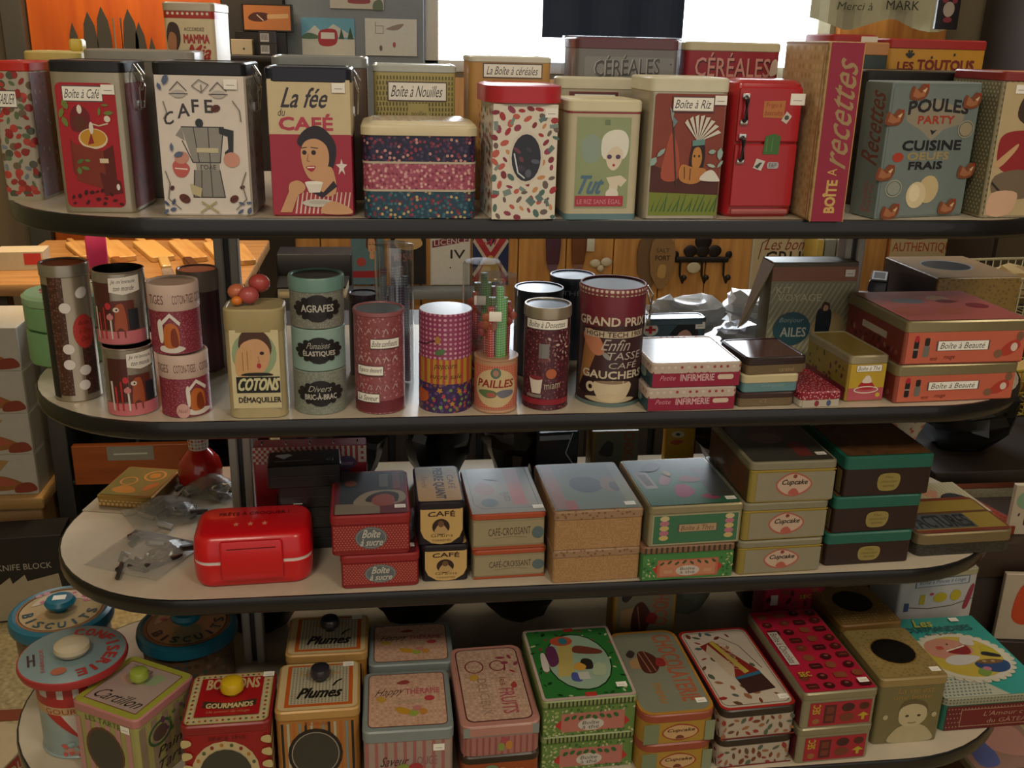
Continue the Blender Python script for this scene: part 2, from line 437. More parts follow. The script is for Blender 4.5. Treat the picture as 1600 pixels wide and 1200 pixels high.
def clasp(t, w, d, h, side=1, dy=0):
    """wire bail clasp on the side of a tin, near the top"""
    x = side*(w/2+.002); o = MB()
    o.tube([(x, dy-.012, h-.012), (x+side*.006, dy-.012, h-.03), (x+side*.004, dy-.010, h-.055), (x+side*.004, dy+.010, h-.055), (x+side*.006, dy+.012, h-.03), (x, dy+.012, h-.012)], .0011, CHROME)
    o.tube([(x, dy-.007, h-.004), (x+side*.008, dy-.007, h-.016), (x+side*.005, dy-.006, h-.034), (x+side*.005, dy+.006, h-.034), (x+side*.008, dy+.007, h-.016), (x, dy+.007, h-.004)], .0009, CHROME)
    o.box(x-.002 if side > 0 else x-.001, dy-.009, h-.058, x+.001 if side > 0 else x+.002, dy+.009, h-.046, CHROME, .0004)
    o.build('clasp', t)
def lab(txt, u0, v0, u1, v1, c='#e8e6dc', ink='#3a3438', fr='#5a4a4c', sh=.25):
    """hand-lettered paper label"""
    du, dv = (u1-u0), (v1-v0)
    return [('r', fr, u0-.012, v0-.008, u1+.012, v1+.008), ('r', c, u0, v0, u1, v1), ('t', ink, txt, u0+du*.06, v0+dv*.18, u1-du*.06, v1-dv*.16, {'shear': sh})]
def sub(s, **k):
    o = Spec(s.w, s.d, s.h, s.c.copy(), s.rz)
    for a, b in k.items(): setattr(o, a, b)
    return o
def onto(below, dx=0, dy=0, drot=0, **k):
    """a spec standing on top of another one"""
    o = sub(below, **k); o.rz = below.rz+math.radians(drot)
    o.c = below.c+Vector((dx*math.cos(below.rz)-dy*math.sin(below.rz), dx*math.sin(below.rz)+dy*math.cos(below.rz), below.h))
    return o
# ------------------------------------------------------------------ room
XL, XR, YB, YF, HC = -1.85, 2.75, 2.6, -3.2, 2.7
def tile_mat():
    m = bpy.data.materials.new('floor_tile'); m.use_nodes = True; nt = m.node_tree; b = nt.nodes['Principled BSDF']
    tc = nt.nodes.new('ShaderNodeTexCoord'); n = nt.nodes.new('ShaderNodeTexNoise'); n.inputs['Scale'].default_value = 90; n.inputs['Detail'].default_value = 6
    nt.links.new(tc.outputs['Object'], n.inputs['Vector'])
    cr = nt.nodes.new('ShaderNodeValToRGB'); cr.color_ramp.elements[0].position = .35; cr.color_ramp.elements[1].position = .65
    cr.color_ramp.elements[0].color = lin('#8f7e58'); cr.color_ramp.elements[1].color = lin('#b3a277')
    nt.links.new(n.outputs['Fac'], cr.inputs['Fac']); nt.links.new(cr.outputs['Color'], b.inputs['Base Color']); b.inputs['Roughness'].default_value = .4
    return m
def build_room():
    f = MB(); f.box(XL-.1, YF, -.06, XR+.1, YB+.1, -.004, '#6b5a3c', .002); fl = struct(f.build('floor'))
    TM = tile_mat(); red = M('#7d3a22', .45)
    a = MB(); a.box(-.149, -.149, -.004, .149, .149, 0, TM, .001); me = a.build('tile', fl).data
    first = bpy.data.objects['tile']; used = False
    for i in range(-6, 10):
        for j in range(-3, 9):
            x, y = .3*i+.15, .3*j+.10
            if x < XL or x > XR or y > YB: continue
            if not used: o = first; used = True
            else: o = link('tile', me, fl)
            o.location = (x, y, 0)
    for y in (.548, 1.45):
        q = MB(); q.box(XL, y-.018, -.004, XR, y+.018, .0012, red, .0004); q.build('border_strip', fl)
    c = MB(); c.box(XL-.1, YF, HC, XR+.1, YB+.1, HC+.06, '#b9ab90', .002); struct(c.build('ceiling'))
    w = MB(); w.box(XL-.1, YF, 0, XL, YB, HC, M('#8a8054', .7), .002); struct(w.build('wall_left'))
    w = MB(); w.box(XR, YF, 0, XR+.1, YB, HC, M('#5c4a33', .7), .002); struct(w.build('wall_right'))
    # rear wall with an opening for the window
    wx0, wx1, wz0, wz1 = -.03, 1.50, 1.19, 2.42
    w = MB(); wm = M('#6f6048', .7)
    w.box(XL-.1, YB, 0, wx0, YB+.1, HC, wm); w.box(wx1, YB, 0, XR+.1, YB+.1, HC, wm)
    w.box(wx0, YB, 0, wx1, YB+.1, wz0, wm); w.box(wx0, YB, wz1, wx1, YB+.1, HC, wm)
    bw = struct(w.build('wall_back'))
    wood = WOOD('#a8743c', '#cc9654', 5); x = -.62; k = 0
    while x < 2.2:
        q = MB(); q.box(x+.002, YB-.018, .0, x+.188, YB, 1.17, wood, .003); o = q.build('plank', bw); x += .19; k += 1
    # window: frame, mullion, glowing overcast pane
    win = MB(); fr = M('#cfcbc0', .5)
    for b_ in ((wx0, wz0, wx0+.05, wz1), (wx1-.05, wz0, wx1, wz1), (wx0, wz0, wx1, wz0+.04), (wx0, wz1-.05, wx1, wz1), (.70, wz0, .75, wz1)):
        win.box(b_[0], YB-.005, b_[1], b_[2], YB+.05, b_[3], fr, .002)
    wn = struct(win.build('window_1'))
    for a_, b_ in ((wx0+.05, .70), (.75, wx1-.05)):
        q = MB(); q.box(a_, YB+.012, wz0+.04, b_, YB+.02, wz1-.05, EMIT('#f2f8ff', 4.5), .001); q.build('pane', wn)
    # left orange display panel and grey poster panel, on the rear wall
    q = MB(); q.box(-1.385, YB-.03, 0, -.735, YB, 2.3, WOOD('#b04a10', '#cc6418', 3), .004); struct(q.build('trim_1'))
    q = MB(); q.box(-1.46, YB-.07, 0, -1.388, YB, 2.4, M('#4c4a46', .5), .004); struct(q.build('trim_2'))
    q = MB(); q.box(-.52, YB-.026, .95, -.032, YB, 2.3, M('#808890', .6), .004); struct(q.build('trim_3'))
    q = MB(); q.box(-.735, YB-.05, 0, -.522, YB, 2.3, M('#2c2622', .5), .004); struct(q.build('trim_4'))
    q = MB(); q.box(1.52, YB-.04, 1.0, 1.95, YB, 2.3, WOOD('#93541f', '#b87a3a', 4), .004); struct(q.build('trim_5'))
    for i, L in enumerate(LAMPS):
        t = thing('ceiling_lamp', ['square ceiling lamp panel in front of the shelves, toward the left wall', 'square ceiling lamp panel in front of the shelves, toward the right wall', 'square ceiling lamp panel behind the shelves, near the knife display', 'square ceiling lamp panel beside the wire baskets'][i], 'lamp', (L[0], L[1], L[2]-.02), 0, 'ceiling lamps')
        a = MB(); a.prism(.62, .62, .01, [(0, 0), (.06, 0)], '#d8d4c8'); a.build('housing', t)
        a = MB(); a.prism(.54, .54, .004, [(-.003, 0), (-.0005, 0)], EMIT('#fff0d4', 2.0)); a.build('diffuser', t)
build_room()
# ------------------------------------------------------------------ shelving unit
def stadium(x0, x1, y0, y1, n=24):
    R = (y1-y0)/2; cy = (y0+y1)/2; o = []
    for k in range(n+1):
        t = -PI/2+PI*k/n; o.append((x1-R+R*math.cos(t), cy+R*math.sin(t)))
    for k in range(n+1):
        t = PI/2+PI*k/n; o.append((x0+R+R*math.cos(t), cy+R*math.sin(t)))
    return o
def shelf_mat():
    m = M('#b9ae9a', .32); return m
def build_gondola():
    t = thing('display_shelving', 'grey shelving unit with four round-ended shelves and black edging', 'shelf', (.066, .235, 0))
    off = Vector((-.066, -.235, 0)); edge = M('#101114', .28, 0, .3); top = shelf_mat()
    dims = [(-.683, .815, 0, .46), (-.683, .815, 0, .46), (-.683, .815, 0, .46), (-.752, .834, -.10, .42)]
    def inset(P, d):
        o = []; n = len(P)
        for i in range(n):
            a, b, c = Vector(P[i-1]), Vector(P[i]), Vector(P[(i+1) % n]); q = (c-a).normalized(); nn = Vector((-q.y, q.x)); o.append(tuple(b+nn*d))
        return o
    for z, (x0, x1, y0, y1) in zip(ZS, dims):
        P = [(x+off.x, y+off.y) for x, y in stadium(x0, x1, y0, y1)]
        I = inset(P, .0035); th = .023
        b = MB(); b.rings([[(x, y, z-th+.001) for x, y in I], [(x, y, z) for x, y in I]], top)
        s_ = b.build('shelf_board', t)
        e = MB(); J = inset(P, .0012)
        e.rings([[(x, y, z-th-.002) for x, y in I], [(x, y, z-th) for x, y in J], [(x, y, z-th+.003) for x, y in P], [(x, y, z-.003) for x, y in P], [(x, y, z-.0004) for x, y in J], [(x, y, z+.0002) for x, y in I]], edge, cap0=True, cap1=False)
        e.build('edge_band', s_)
    pm = M('#a5a299', .45, .1)
    for x in (-.41, .543):
        for (za, zb) in ((0, ZS[3]-.025), (ZS[3], ZS[2]-.025), (ZS[2], ZS[1]-.025), (ZS[1], ZS[0]-.025)):
            q = MB(); X, Y = x+off.x, .24+off.y
            q.box(X-.017, Y-.012, za, X-.004, Y+.012, zb, pm, .002); q.box(X+.004, Y-.012, za, X+.017, Y+.012, zb, pm, .002); q.box(X-.005, Y-.004, za, X+.005, Y+.010, zb, M('#33363a', .5), .001)
            q.build('upright', t)
    q = MB(); q.box(-.56, -.12, 0, .56, .12, .03, M('#2b2c2e', .5), .004); q.build('base', t)
build_gondola()
# ------------------------------------------------------------------ printed figures, reused on several tins
SKIN = '#c99a72'
def bean(u, v, r, a=30, asp=1.0, c='#5d2a20'):
    return [('e', c, u, v, r, r*.7*asp, a), ('l', '#2c1410', [(u-r*.6, v-r*.35*asp), (u+r*.6, v+r*.35*asp)], .0008)]
def lady(u, v, s, asp, hair='#2a2228', top='#a8323a'):
    """head and shoulders of a smiling woman, u,v = chin; s = head height in v; asp = h/w of the face"""
    k = s*asp
    return [('sp', hair, [(u-.62*k, v+.3*s), (u-.66*k, v+.85*s), (u-.35*k, v+1.22*s), (u+.25*k, v+1.3*s), (u+.62*k, v+.95*s), (u+.66*k, v+.4*s), (u+.4*k, v+.15*s)]),
            ('sp', SKIN, [(u-.2*k, v-.3*s), (u-.2*k, v+.05*s), (u+.25*k, v+.05*s), (u+.3*k, v-.3*s)]),
            ('sp', SKIN, [(u-.43*k, v+.55*s), (u-.4*k, v+.2*s), (u-.1*k, v-.02*s), (u+.2*k, v+.03*s), (u+.42*k, v+.35*s), (u+.42*k, v+.75*s), (u, v+.98*s), (u-.35*k, v+.85*s)]),
            ('e', '#2a2020', u-.2*k, v+.52*s, .07*k, .045*s), ('e', '#2a2020', u+.18*k, v+.54*s, .07*k, .045*s),
            ('l', '#2a2020', [(u-.3*k, v+.63*s), (u-.12*k, v+.66*s)], .0009), ('l', '#2a2020', [(u+.1*k, v+.67*s), (u+.3*k, v+.65*s)], .0009),
            ('l', '#a87450', [(u-.02*k, v+.5*s), (u-.05*k, v+.35*s), (u+.03*k, v+.33*s)], .0008),
            ('sp', '#b02a34', [(u-.14*k, v+.22*s), (u, v+.15*s), (u+.15*k, v+.23*s), (u, v+.25*s)]),
            ('l', '#efe8dc', [(u-.08*k, v+.215*s), (u+.09*k, v+.218*s)], .0009)]
def build_row1():
    z = 0
    # 1 leftmost tin, cherry print
    s = sp(0, 11, 68, 313, 96, .085, -4)
    tin('storage_tin', 'tall silver tin with red lid and cherry print, leftmost on the top shelf', 'tin', s, PAT('#a59c8c', ['#8d2a2a', '#6a5a46', '#b04034', '#4c5040'], 70, .34), M('#b8281e', .3), .012, .006,
        front=[('s', ['#8e2c28', '#a83a30', '#5a6a4c', '#6c7680'], 40, .006, (.08, .05, .9, .9), 4)] + lab('TABLIER', .1, .68, .62, .79), right=[('r', '#6a1c26', .05, .02, .93, .92), ('s', ['#2e1014', '#7a3438', '#86706a'], 60, .004, (.08, .04, .9, .9), 9)], bands=[(0, .03, '#a09880')])
    # 2 coffee grinder tin
    s = sp(0, 101, 212, 333, 95, .10, -3)
    t = tin('coffee_tin', 'silver coffee tin with red panel showing a wooden coffee grinder', 'tin', s, M('#a8a08c', .3, .6), M('#16161a', .3), .013, .009,
        front=[('rr', '#a31a26', .07, .04, .88, .86, .007)] + lab('Boîte à Café', .17, .745, .70, .835) + [
            ('sp', '#6a1820', [(.25, .55), (.24, .66), (.36, .72), (.5, .66), (.46, .56)]), ('e', '#d9d2c4', .37, .69, .035, .03), ('e', '#5b2a18', .36, .60, .09, .05),
            ('e', '#d6c9a8', .52, .50, .20, .068), ('e', '#c08a26', .52, .505, .18, .058), ('p', '#8d2020', [(.44, .46), (.5, .54), (.53, .47)]),
            ('p', '#712418', [(.2, .5), (.27, .44), (.27, .22), (.2, .28)]), ('p', '#7b2c1c', [(.22, .47), (.64, .42), (.64, .16), (.24, .22)]), ('p', '#59190f', [(.64, .42), (.78, .46), (.79, .22), (.64, .16)]),
            ('p', '#5a1812', [(.56, .28), (.84, .22), (.86, .14), (.60, .12)]), ('e', '#ded8cc', .80, .18, .025, .022), ('r', '#cfc0a0', .58, .34, .70, .37),
            ('l', '#cbb9a0', [(.5, .6), (.62, .585), (.74, .6)], .0016), ('e', '#d8d0c0', .74, .63, .045, .022), ('e', '#d8d0c0', .51, .57, .03, .04),
            ('s', ['#4f6a30', '#5d7a3a'], 10, .005, (.28, .28, .42, .36), 2, 'leaf'), ('s', ['#6a7a34'], 4, .006, (.1, .6, .2, .72), 3, 'leaf'), ('s', ['#6a7a34'], 4, .006, (.64, .66, .78, .74), 5, 'leaf'),
            ('s', ['#3a0c10'], 14, .0035, (.12, .06, .84, .16), 7)],
        right=[('r', '#701524', .06, .03, .9, .86), ('s', ['#4b3a34', '#3a2024', '#8a3040'], 26, .006, (.1, .06, .86, .82), 3, 'leaf')], pr=(.79, .82))
    clasp(t, s.w, s.d, s.h, 1)
    # 3 CAFE moka pot tin
    s = sp(0, 257, 396, 338, 97, .105, -2); g = '#6f6c66'; k = '#3c3a3c'
    fr = [('r', '#d6ccc2', .02, .015, .98, .915)]
    fr += [('t', k, 'C', .09, .60, .19, .68, {'bold': .0006, 'rise': .3}), ('t', k, 'A', .24, .65, .37, .735, {'bold': .0006, 'rise': .2}), ('t', k, 'F', .40, .68, .47, .76, {'bold': .0009}), ('t', k, 'E', .54, .68, .62, .76, {'bold': .0009})]
    fr += [('p', '#8d8a84', [(.27, .59), (.73, .59), (.67, .36), (.37, .36)]), ('p', '#8d8a84', [(.27, .59), (.2, .535), (.3, .50)]), ('p', '#9a968e', [(.40, .36), (.66, .36), (.66, .31), (.40, .31)]), ('p', '#85827c', [(.38, .31), (.66, .31), (.70, .13), (.35, .13)]),
           ('l', k, [(.27, .59), (.73, .59), (.67, .36), (.37, .36), (.27, .50)], .0012), ('l', k, [(.38, .31), (.35, .13), (.70, .13), (.66, .31)], .0012), ('l', k, [(.40, .59), (.44, .36)], .0009), ('l', k, [(.56, .59), (.56, .13)], .0009), ('l', k, [(.46, .31), (.44, .13)], .0009),
           ('p', '#2c3036', [(.68, .59), (.84, .57), (.82, .41), (.73, .39), (.73, .43), (.77, .45), (.77, .53), (.68, .55)]), ('e', '#2c3036', .47, .615, .045, .03), ('r', '#c2b998', .42, .455, .66, .425), ('t', k, 'LOVE', .45, .345, .62, .315),
           ('sp', '#bb5a52', [(.14, .33), (.18, .37), (.28, .36), (.33, .32), (.27, .265), (.18, .27)]), ('l', '#e9d8cc', [(.17, .32), (.3, .315)], .0014), ('e', '#c48a78', .25, .39, .08, .04, 20), ('e', '#c9907c', .80, .38, .09, .05),
           ('p', '#b9ae86', [(.32, .22), (.45, .19), (.43, .13), (.34, .15)])]
    fr += bean(.66, .71, .055, 20, .62) + bean(.25, .12, .065, -30, .62) + bean(.80, .12, .055, 35, .62) + bean(.12, .19, .03, 60, .62) + bean(.9, .2, .03, 20, .62)
    for (cu, cv) in ((.27, .80), (.70, .80)):
        fr += [('e', '#b3aca6', cu, cv, .075, .025), ('l', k, [(cu-.09, cv+.02), (cu, cv+.075), (cu+.09, cv+.02)], .001), ('l', k, [(cu-.1, cv), (cu+.1, cv)], .001)]
    fr += [('l', g, [(.42, .85), (.5, .89), (.6, .86), (.52, .81), (.42, .85)], .001), ('l', g, [(.52, .81), (.52, .86)], .001),
           ('l', g, [(.1, .75), (.13, .68), (.09, .64)], .0012), ('l', g, [(.85, .76), (.92, .70), (.93, .63)], .0012), ('l', g, [(.06, .3), (.1, .22), (.07, .12), (.2, .05)], .0012), ('l', g, [(.95, .3), (.9, .22), (.94, .12), (.82, .05)], .0012),
           ('s', ['#4e5c7a', '#3f4c66'], 9, .0055, (.03, .03, .14, .1), 1, 'leaf'), ('s', ['#4e5c7a'], 9, .0055, (.86, .03, .97, .1), 2, 'leaf'), ('s', ['#4e5c7a'], 6, .006, (.06, .83, .16, .9), 6, 'leaf'), ('s', ['#55647e'], 5, .006, (.13, .4, .22, .46), 8, 'leaf'), ('l', '#a89c6c', [(.42, .03), (.6, .1)], .002), ('l', '#a89c6c', [(.62, .03), (.44, .1)], .002)]
    t = tin('coffee_tin', 'cream coffee tin printed with a grey moka pot and black lid', 'tin', s, '#c2b8ae', M('#17181c', .3), .015, .009, front=fr, right=[('r', '#8d8a86', .05, .02, .95, .9), ('s', ['#66645f', '#4b4a4a'], 50, .005, (.1, .03, .9, .88), 5)], pr=(.84, .865))
    clasp(t, s.w, s.d, s.h, 1)
    # 4 lady drinking coffee
    s = sp(0, 426, 554, 338, 105, .10, 0)
    fr = [('r', '#c9b893', .015, .56, .985, .92), ('r', '#a02c40', .015, .01, .985, .56),
          ('t', '#34303a', 'La fée', .20, .735, .72, .865, {'shear': .35, 'bold': .0006}), ('t', '#34303a', 'du', .13, .68, .21, .73, {'shear': .2}), ('t', '#b03c50', 'CAFÉ', .13, .585, .76, .69, {'bold': .0014}),
          ('p', '#ded4cc', [(.86, .40), (.875, .365), (.93, .36), (.885, .335), (.9, .29), (.86, .32), (.82, .29), (.835, .335), (.79, .36), (.845, .365)])]
    fr += [('p', '#a33040', [(.05, .015), (.25, .14), (.5, .21), (.78, .2), (.97, .12), (.97, .015)]), ]
    for i in range(13):
        u = .28+i*.052; fr += [('p', '#d8bfb0', [(u, .02), (u+.02, .02), (u+.06, .17), (u+.045, .17)])]
    fr += [('sp', '#26222c', [(.34, .5), (.42, .585), (.58, .62), (.72, .57), (.80, .48), (.77, .36), (.68, .3), (.5, .44)])]
    fr += [('sp', SKIN, [(.55, .30), (.56, .16), (.78, .16), (.74, .34)]), ('sp', SKIN, [(.38, .46), (.39, .36), (.45, .275), (.53, .25), (.64, .29), (.71, .38), (.69, .48), (.58, .53), (.45, .52)])]
    fr += [('p', '#2c2430', [(.5, .165), (.62, .13), (.80, .21), (.76, .25), (.63, .17), (.54, .19)])]
    fr += [('e', '#2a2022', .42, .44, .028, .016), ('e', '#2a2022', .53, .44, .03, .017), ('l', '#2a2022', [(.38, .47), (.45, .475)], .001), ('l', '#2a2022', [(.5, .475), (.58, .47)], .001), ('sp', '#a4283a', [(.43, .34), (.5, .31), (.55, .345), (.49, .35)]), ('l', '#f0e8e0', [(.45, .338), (.53, .34)], .0012), ('l', '#a5714e', [(.465, .43), (.45, .385), (.48, .38)], .001)]
    fr += [('p', '#ddd8cc', [(.41, .235), (.63, .235), (.59, .17), (.46, .165)]), ('e', '#ece8dc', .52, .235, .11, .012), ('sp', SKIN, [(.22, .17), (.23, .23), (.33, .25), (.41, .22), (.40, .18), (.31, .15)]), ('p', SKIN, [(.22, .18), (.33, .16), (.24, .03), (.1, .03)]),
           ('e', '#c9c4b8', .57, .095, .2, .028), ('e', '#b5b0a6', .57, .1, .12, .014), ('sp', SKIN, [(.6, .06), (.74, .11), (.95, .06), (.95, .02), (.64, .02)])]
    t = tin('coffee_tin', 'coffee tin with a smiling woman in a striped blouse drinking from a cup', 'tin', s, '#93283a', M('#1e2230', .3), .017, .009, front=fr, bands=[(.55, .91, '#b9a987')], pr=(.85, .87))
    clasp(t, s.w, s.d, s.h, 1)
    # 5 floral three tier box
    s = sp(0, 569, 743, 342, 197, .115, 0)
    t = thing('stacking_box', 'three-tier floral lunch tin in navy, pink and teal with a cream lid', 'box', s.c, s.rz)
    hh = s.h; cuts = [(0, .30, PAT('#1f3f52', ['#8d3a48', '#b6a06e', '#3d6b78', '#6f2a3c', '#2a5568'], 190, .34)), (.315, .60, PAT('#9c4a60', ['#c58a92', '#b56a78', '#7f3448', '#cfa49c'], 210, .36)), (.615, .90, PAT('#23203c', ['#8c3648', '#c08a86', '#4a3c5a', '#6f2c44', '#322c50'], 190, .34))]
    for a, b_, m_ in cuts:
        q = MB(); q.prism(s.w, s.d, .012, [(a*hh, .001), (a*hh+.001, 0), (b_*hh, 0)], m_); o = q.build('tier', t)
        q = MB(); q.prism(s.w+.001, s.d+.001, .012, [(b_*hh, 0), (b_*hh+.0025, 0)], '#b9ac98'); q.build('rim', o)
    q = MB(); q.prism(s.w+.004, s.d+.004, .014, [(.9*hh, 0), (hh-.002, 0), (hh+.001, .002), (hh+.003, .010), (hh+.005, .014)], '#cbbf9c', capm=PAT('#a89a78', ['#8c4a4a', '#6a6a5a'], 120, .3)); q.build('lid', t)
    # 6 candy tin with oval window and red lid
    s = sp(0, 766, 868, 344, 132, .10, 4)
    cand = ['#a03038', '#b85a4c', '#4e6a62', '#8e3a50', '#c08a5a', '#6a5a54', '#7e2c38']
    fr = [('r', '#d6cfc0', .02, .01, .98, .86), ('s', cand, 120, .0060, (.04, .02, .96, .83), 21), ('s', ['#5c7470', '#7a8a84'], 14, .0055, (.06, .05, .94, .8), 5, 'q'),
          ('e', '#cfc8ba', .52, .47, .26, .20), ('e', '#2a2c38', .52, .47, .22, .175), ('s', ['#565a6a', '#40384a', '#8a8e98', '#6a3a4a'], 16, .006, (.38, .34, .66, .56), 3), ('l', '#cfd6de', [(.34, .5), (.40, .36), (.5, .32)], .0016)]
    tin('candy_tin', 'tall white tin strewn with printed sweets, oval window and red oval lid', 'tin', s, '#c9c2b4', M('#b22c36', .3), .022, .02, front=fr, left=[('s', cand, 60, .006, (.05, .05, .95, .82), 8, 'f')], over=.006, topm=M('#d8cfae', .35), rim=True, pr=(.88, .80))
    # 7 green tin
    s = sp(0, 882, 993, 343, 156, .09, 2)
    tin('rice_tin', 'small pale green tin with a white-haired woman and red lettering strip', 'tin', s, '#b9b094', '#cfc8a8', .014, .008,
        front=[('r', '#8d9a72', .12, .1, .86, .86), ('e', '#8a9c8e', .33, .6, .15, .12)] + [('sp', '#dcdcd0', [(.5, .52), (.47, .68), (.58, .75), (.76, .75), (.84, .66), (.78, .52)]), ('sp', '#d9cbb4', [(.54, .55), (.56, .46), (.65, .42), (.74, .48), (.76, .58), (.65, .62)]), ('e', '#54425c', .58, .535, .035, .02), ('e', '#54425c', .70, .535, .035, .02), ('e', '#a83a4c', .645, .465, .02, .012),
            ('p', '#d6cdb6', [(.55, .36), (.75, .38), (.84, .34), (.76, .28), (.72, .3), (.70, .2), (.58, .2), (.6, .3)]), ('e', '#dad6ca', .64, .22, .09, .05),
            ('t', '#4f6f86', 'Tut', .16, .22, .50, .37, {'shear': .4, 'bold': .0012}), ('r', '#a83242', .13, .115, .80, .205), ('t', '#c8929a', 'LE RIZ SANS ÉGAL', .16, .135, .77, .185), ('r', '#6e7c5e', .5, .8, .57, .84)],
        bands=[(.89, .915, '#8a2c3a'), (.0, .05, '#5e7f86')])
    # 8 rice tin
    s = sp(0, 1004, 1122, 343, 121, .095, 2)
    fr = [('rr', '#823a2c', .06, .03, .96, .89, .004), ('p', '#74802f', [(.06, .03), (.96, .03), (.96, .18), (.06, .2)]), ('p', '#4c1f18', [(.06, .2), (.96, .18), (.96, .27), (.55, .29), (.06, .40)]),
          ('sp', '#a54d38', [(.2, .3), (.24, .5), (.3, .62), (.4, .5), (.42, .3)])]
    for i in range(16):
        u = .09+i*.055; fr += [('p', '#34603a', [(u, .06), (u+.02, .06), (u+.05+.03*(i % 3), .15+.02*(i % 4))])]
    fr += [('l', '#3c342c', [(.40, .25), (.30, .72)], .0018), ('p', '#8a9a94', [(.25, .8), (.31, .76), (.29, .70)]), ('p', '#6d8488', [(.29, .74), (.36, .7), (.31, .66)]),
           ('sp', '#24161a', [(.56, .36), (.57, .52), (.66, .59), (.74, .52), (.72, .36)]), ('sp', '#b57a3c', [(.42, .34), (.46, .40), (.6, .38), (.76, .37), (.78, .31), (.62, .26), (.46, .28)]), ('sp', '#b9803f', [(.58, .44), (.6, .38), (.68, .38), (.71, .45), (.67, .52), (.6, .51)]), ('e', '#241414', .61, .46, .012, .01), ('e', '#241414', .67, .46, .012, .01),
           ('l', '#3a2418', [(.5, .30), (.49, .38)], .001), ('l', '#3a2418', [(.57, .29), (.57, .37)], .001)]
    for i in range(8):
        a = .35+i*.26; fr += [('p', '#cfccc0', [(.64, .56), (.64+.30*math.cos(a)+.01, .56+.19*math.sin(a)), (.64+.28*math.cos(a+.14), .56+.18*math.sin(a+.14))])]
    fr += [('p', '#5f8a86', [(.57, .53), (.73, .54), (.73, .58), (.57, .57)]), ('sp', '#d8d4ca', [(.70, .29), (.76, .345), (.86, .36), (.95, .30), (.94, .28)]), ('s', ['#8fa8a0', '#a8bcb0'], 8, .007, (.80, .38, .95, .5), 4, 'leaf'), ('s', ['#8fa8a0'], 4, .007, (.07, .4, .2, .5), 6, 'leaf')]
    fr += lab('Boîte à Riz', .29, .775, .80, .865)
    tin('rice_tin', 'silver rice tin with brown picture of a feathered headdress figure in grass', 'tin', s, M('#b0a894', .3, .5), '#cdc9b0', .017, .008, front=fr, pr=(.89, .85))
    # 9 red refrigerator tin
    s = sp(0, 1131, 1236, 339, 124, .10, 3)
    t = thing('refrigerator_tin', 'bright red tin shaped like a vintage refrigerator', 'tin', s.c, s.rz); h = s.h; w = s.w; d = s.d
    rm = M('#a81c24', .3, 0, .3)
    b = MB(); b.prism(w, d, .012, [(0, .003), (.004, 0), (h-.012, 0), (h-.005, .002), (h-.001, .007), (h, .012)], rm); b.build('body', t)
    q = MB(); F = box_faces(w, d, h)
    for v0, v1 in ((.08, .545), (.555, .95)):
        q.prism(w*.9, .005, .002, [(v0*h, .0015), (v0*h+.002, 0), (v1*h-.002, 0), (v1*h, .0015)], rm, 0, -d/2-.002)
    dr = q.build('door', t)
    q = MB()
    for z0, z1 in ((.70, .885), (.42, .60)):
        q.tube([(-w*.37, -d/2-.004, z0*h), (-w*.37, -d/2-.012, z0*h+.004), (-w*.37, -d/2-.012, z1*h-.004), (-w*.37, -d/2-.004, z1*h)], .0032, M('#2c2024', .3))
        q.box(-w*.37-.005, -d/2-.008, z1*h-.003, -w*.37+.005, -d/2-.004, z1*h+.003, CHROME, .0006); q.box(-w*.37-.005, -d/2-.008, z0*h-.003, -w*.37+.005, -d/2-.004, z0*h+.003, CHROME, .0006)
    q.build('handle', dr)
    q = MB(); q.box(-w*.42, -d/2-.003, .025*h, w*.42, -d/2+.001, .06*h, M('#a45a58', .4, .3), .001); q.build('grille', t)
    G = Face('pl', w, h, (-w/2, -d/2-.0045, 0), (1, 0, 0), (0, 0, 1), (0, -1, 0))
    decals(G, [('p', '#b3703a', [(.40, .735), (.70, .73), (.71, .855), (.40, .85)]), ('t', '#8a2c24', 'Frigo à', .44, .80, .66, .84, {'shear': .2}), ('t', '#8a2c24', 'biscuits', .43, .75, .68, .785, {'shear': .2}),
        ('p', '#c8beb4', [(.67, .715), (.75, .69), (.82, .745), (.74, .78)]), ('e', '#4a4a44', .745, .735, .035, .018, 40), ('p', '#3f6a34', [(.45, .47), (.68, .47), (.69, .60), (.60, .62), (.47, .6)]), ('l', '#5b8a4c', [(.5, .58), (.5, .49)], .001), ('l', '#5b8a4c', [(.58, .59), (.57, .49)], .001),
        ('p', '#c9c6c0', [(.33, .37), (.45, .35), (.50, .42), (.37, .44)]), ('p', '#3c4a3c', [(.35, .38), (.42, .41), (.46, .41), (.40, .365)]), ('rr', '#a9a6a8', .53, .365, .70, .415, .003), ('t', '#4a4a55', 'E&P', .56, .375, .67, .405)], 'magnets', t)
    price(G, .88, .865, t, .014)
    # 10 tall recipe binder box
    s = sp(0, 1263, 1318, 346, 64, .14, 0)
    t = tin('recipe_box', 'tall beige box with crimson spine lettered for recipes', 'box', s, PAT('#b89c72', ['#c4ab82', '#a68a5e'], 90, .3, 0), None, 0, .004,
        front=[('r', '#8d1c38', .06, .0, .97, .995), ('l', '#b58a4c', [(.03, 0), (.03, .99)], .0012), ('l', '#b58a4c', [(.96, 0), (.96, .99)], .0012), ('t', '#c6a45c', 'BOÎTE', .30, .05, .66, .235, {'rot': 90, 'bold': .0012}), ('t', '#c6a45c', 'A', .36, .265, .62, .305, {'rot': 90}),
               ('t', '#9c8058', 'recettes', .28, .33, .84, .90, {'rot': 90, 'shear': .35, 'bold': .0005})],
        left=[('l', '#8a6c40', [(.02, .01), (.98, .01), (.98, .99), (.02, .99), (.02, .01)], .002), ('l', '#8a6c40', [(.93, .01), (.93, .99)], .0012)])
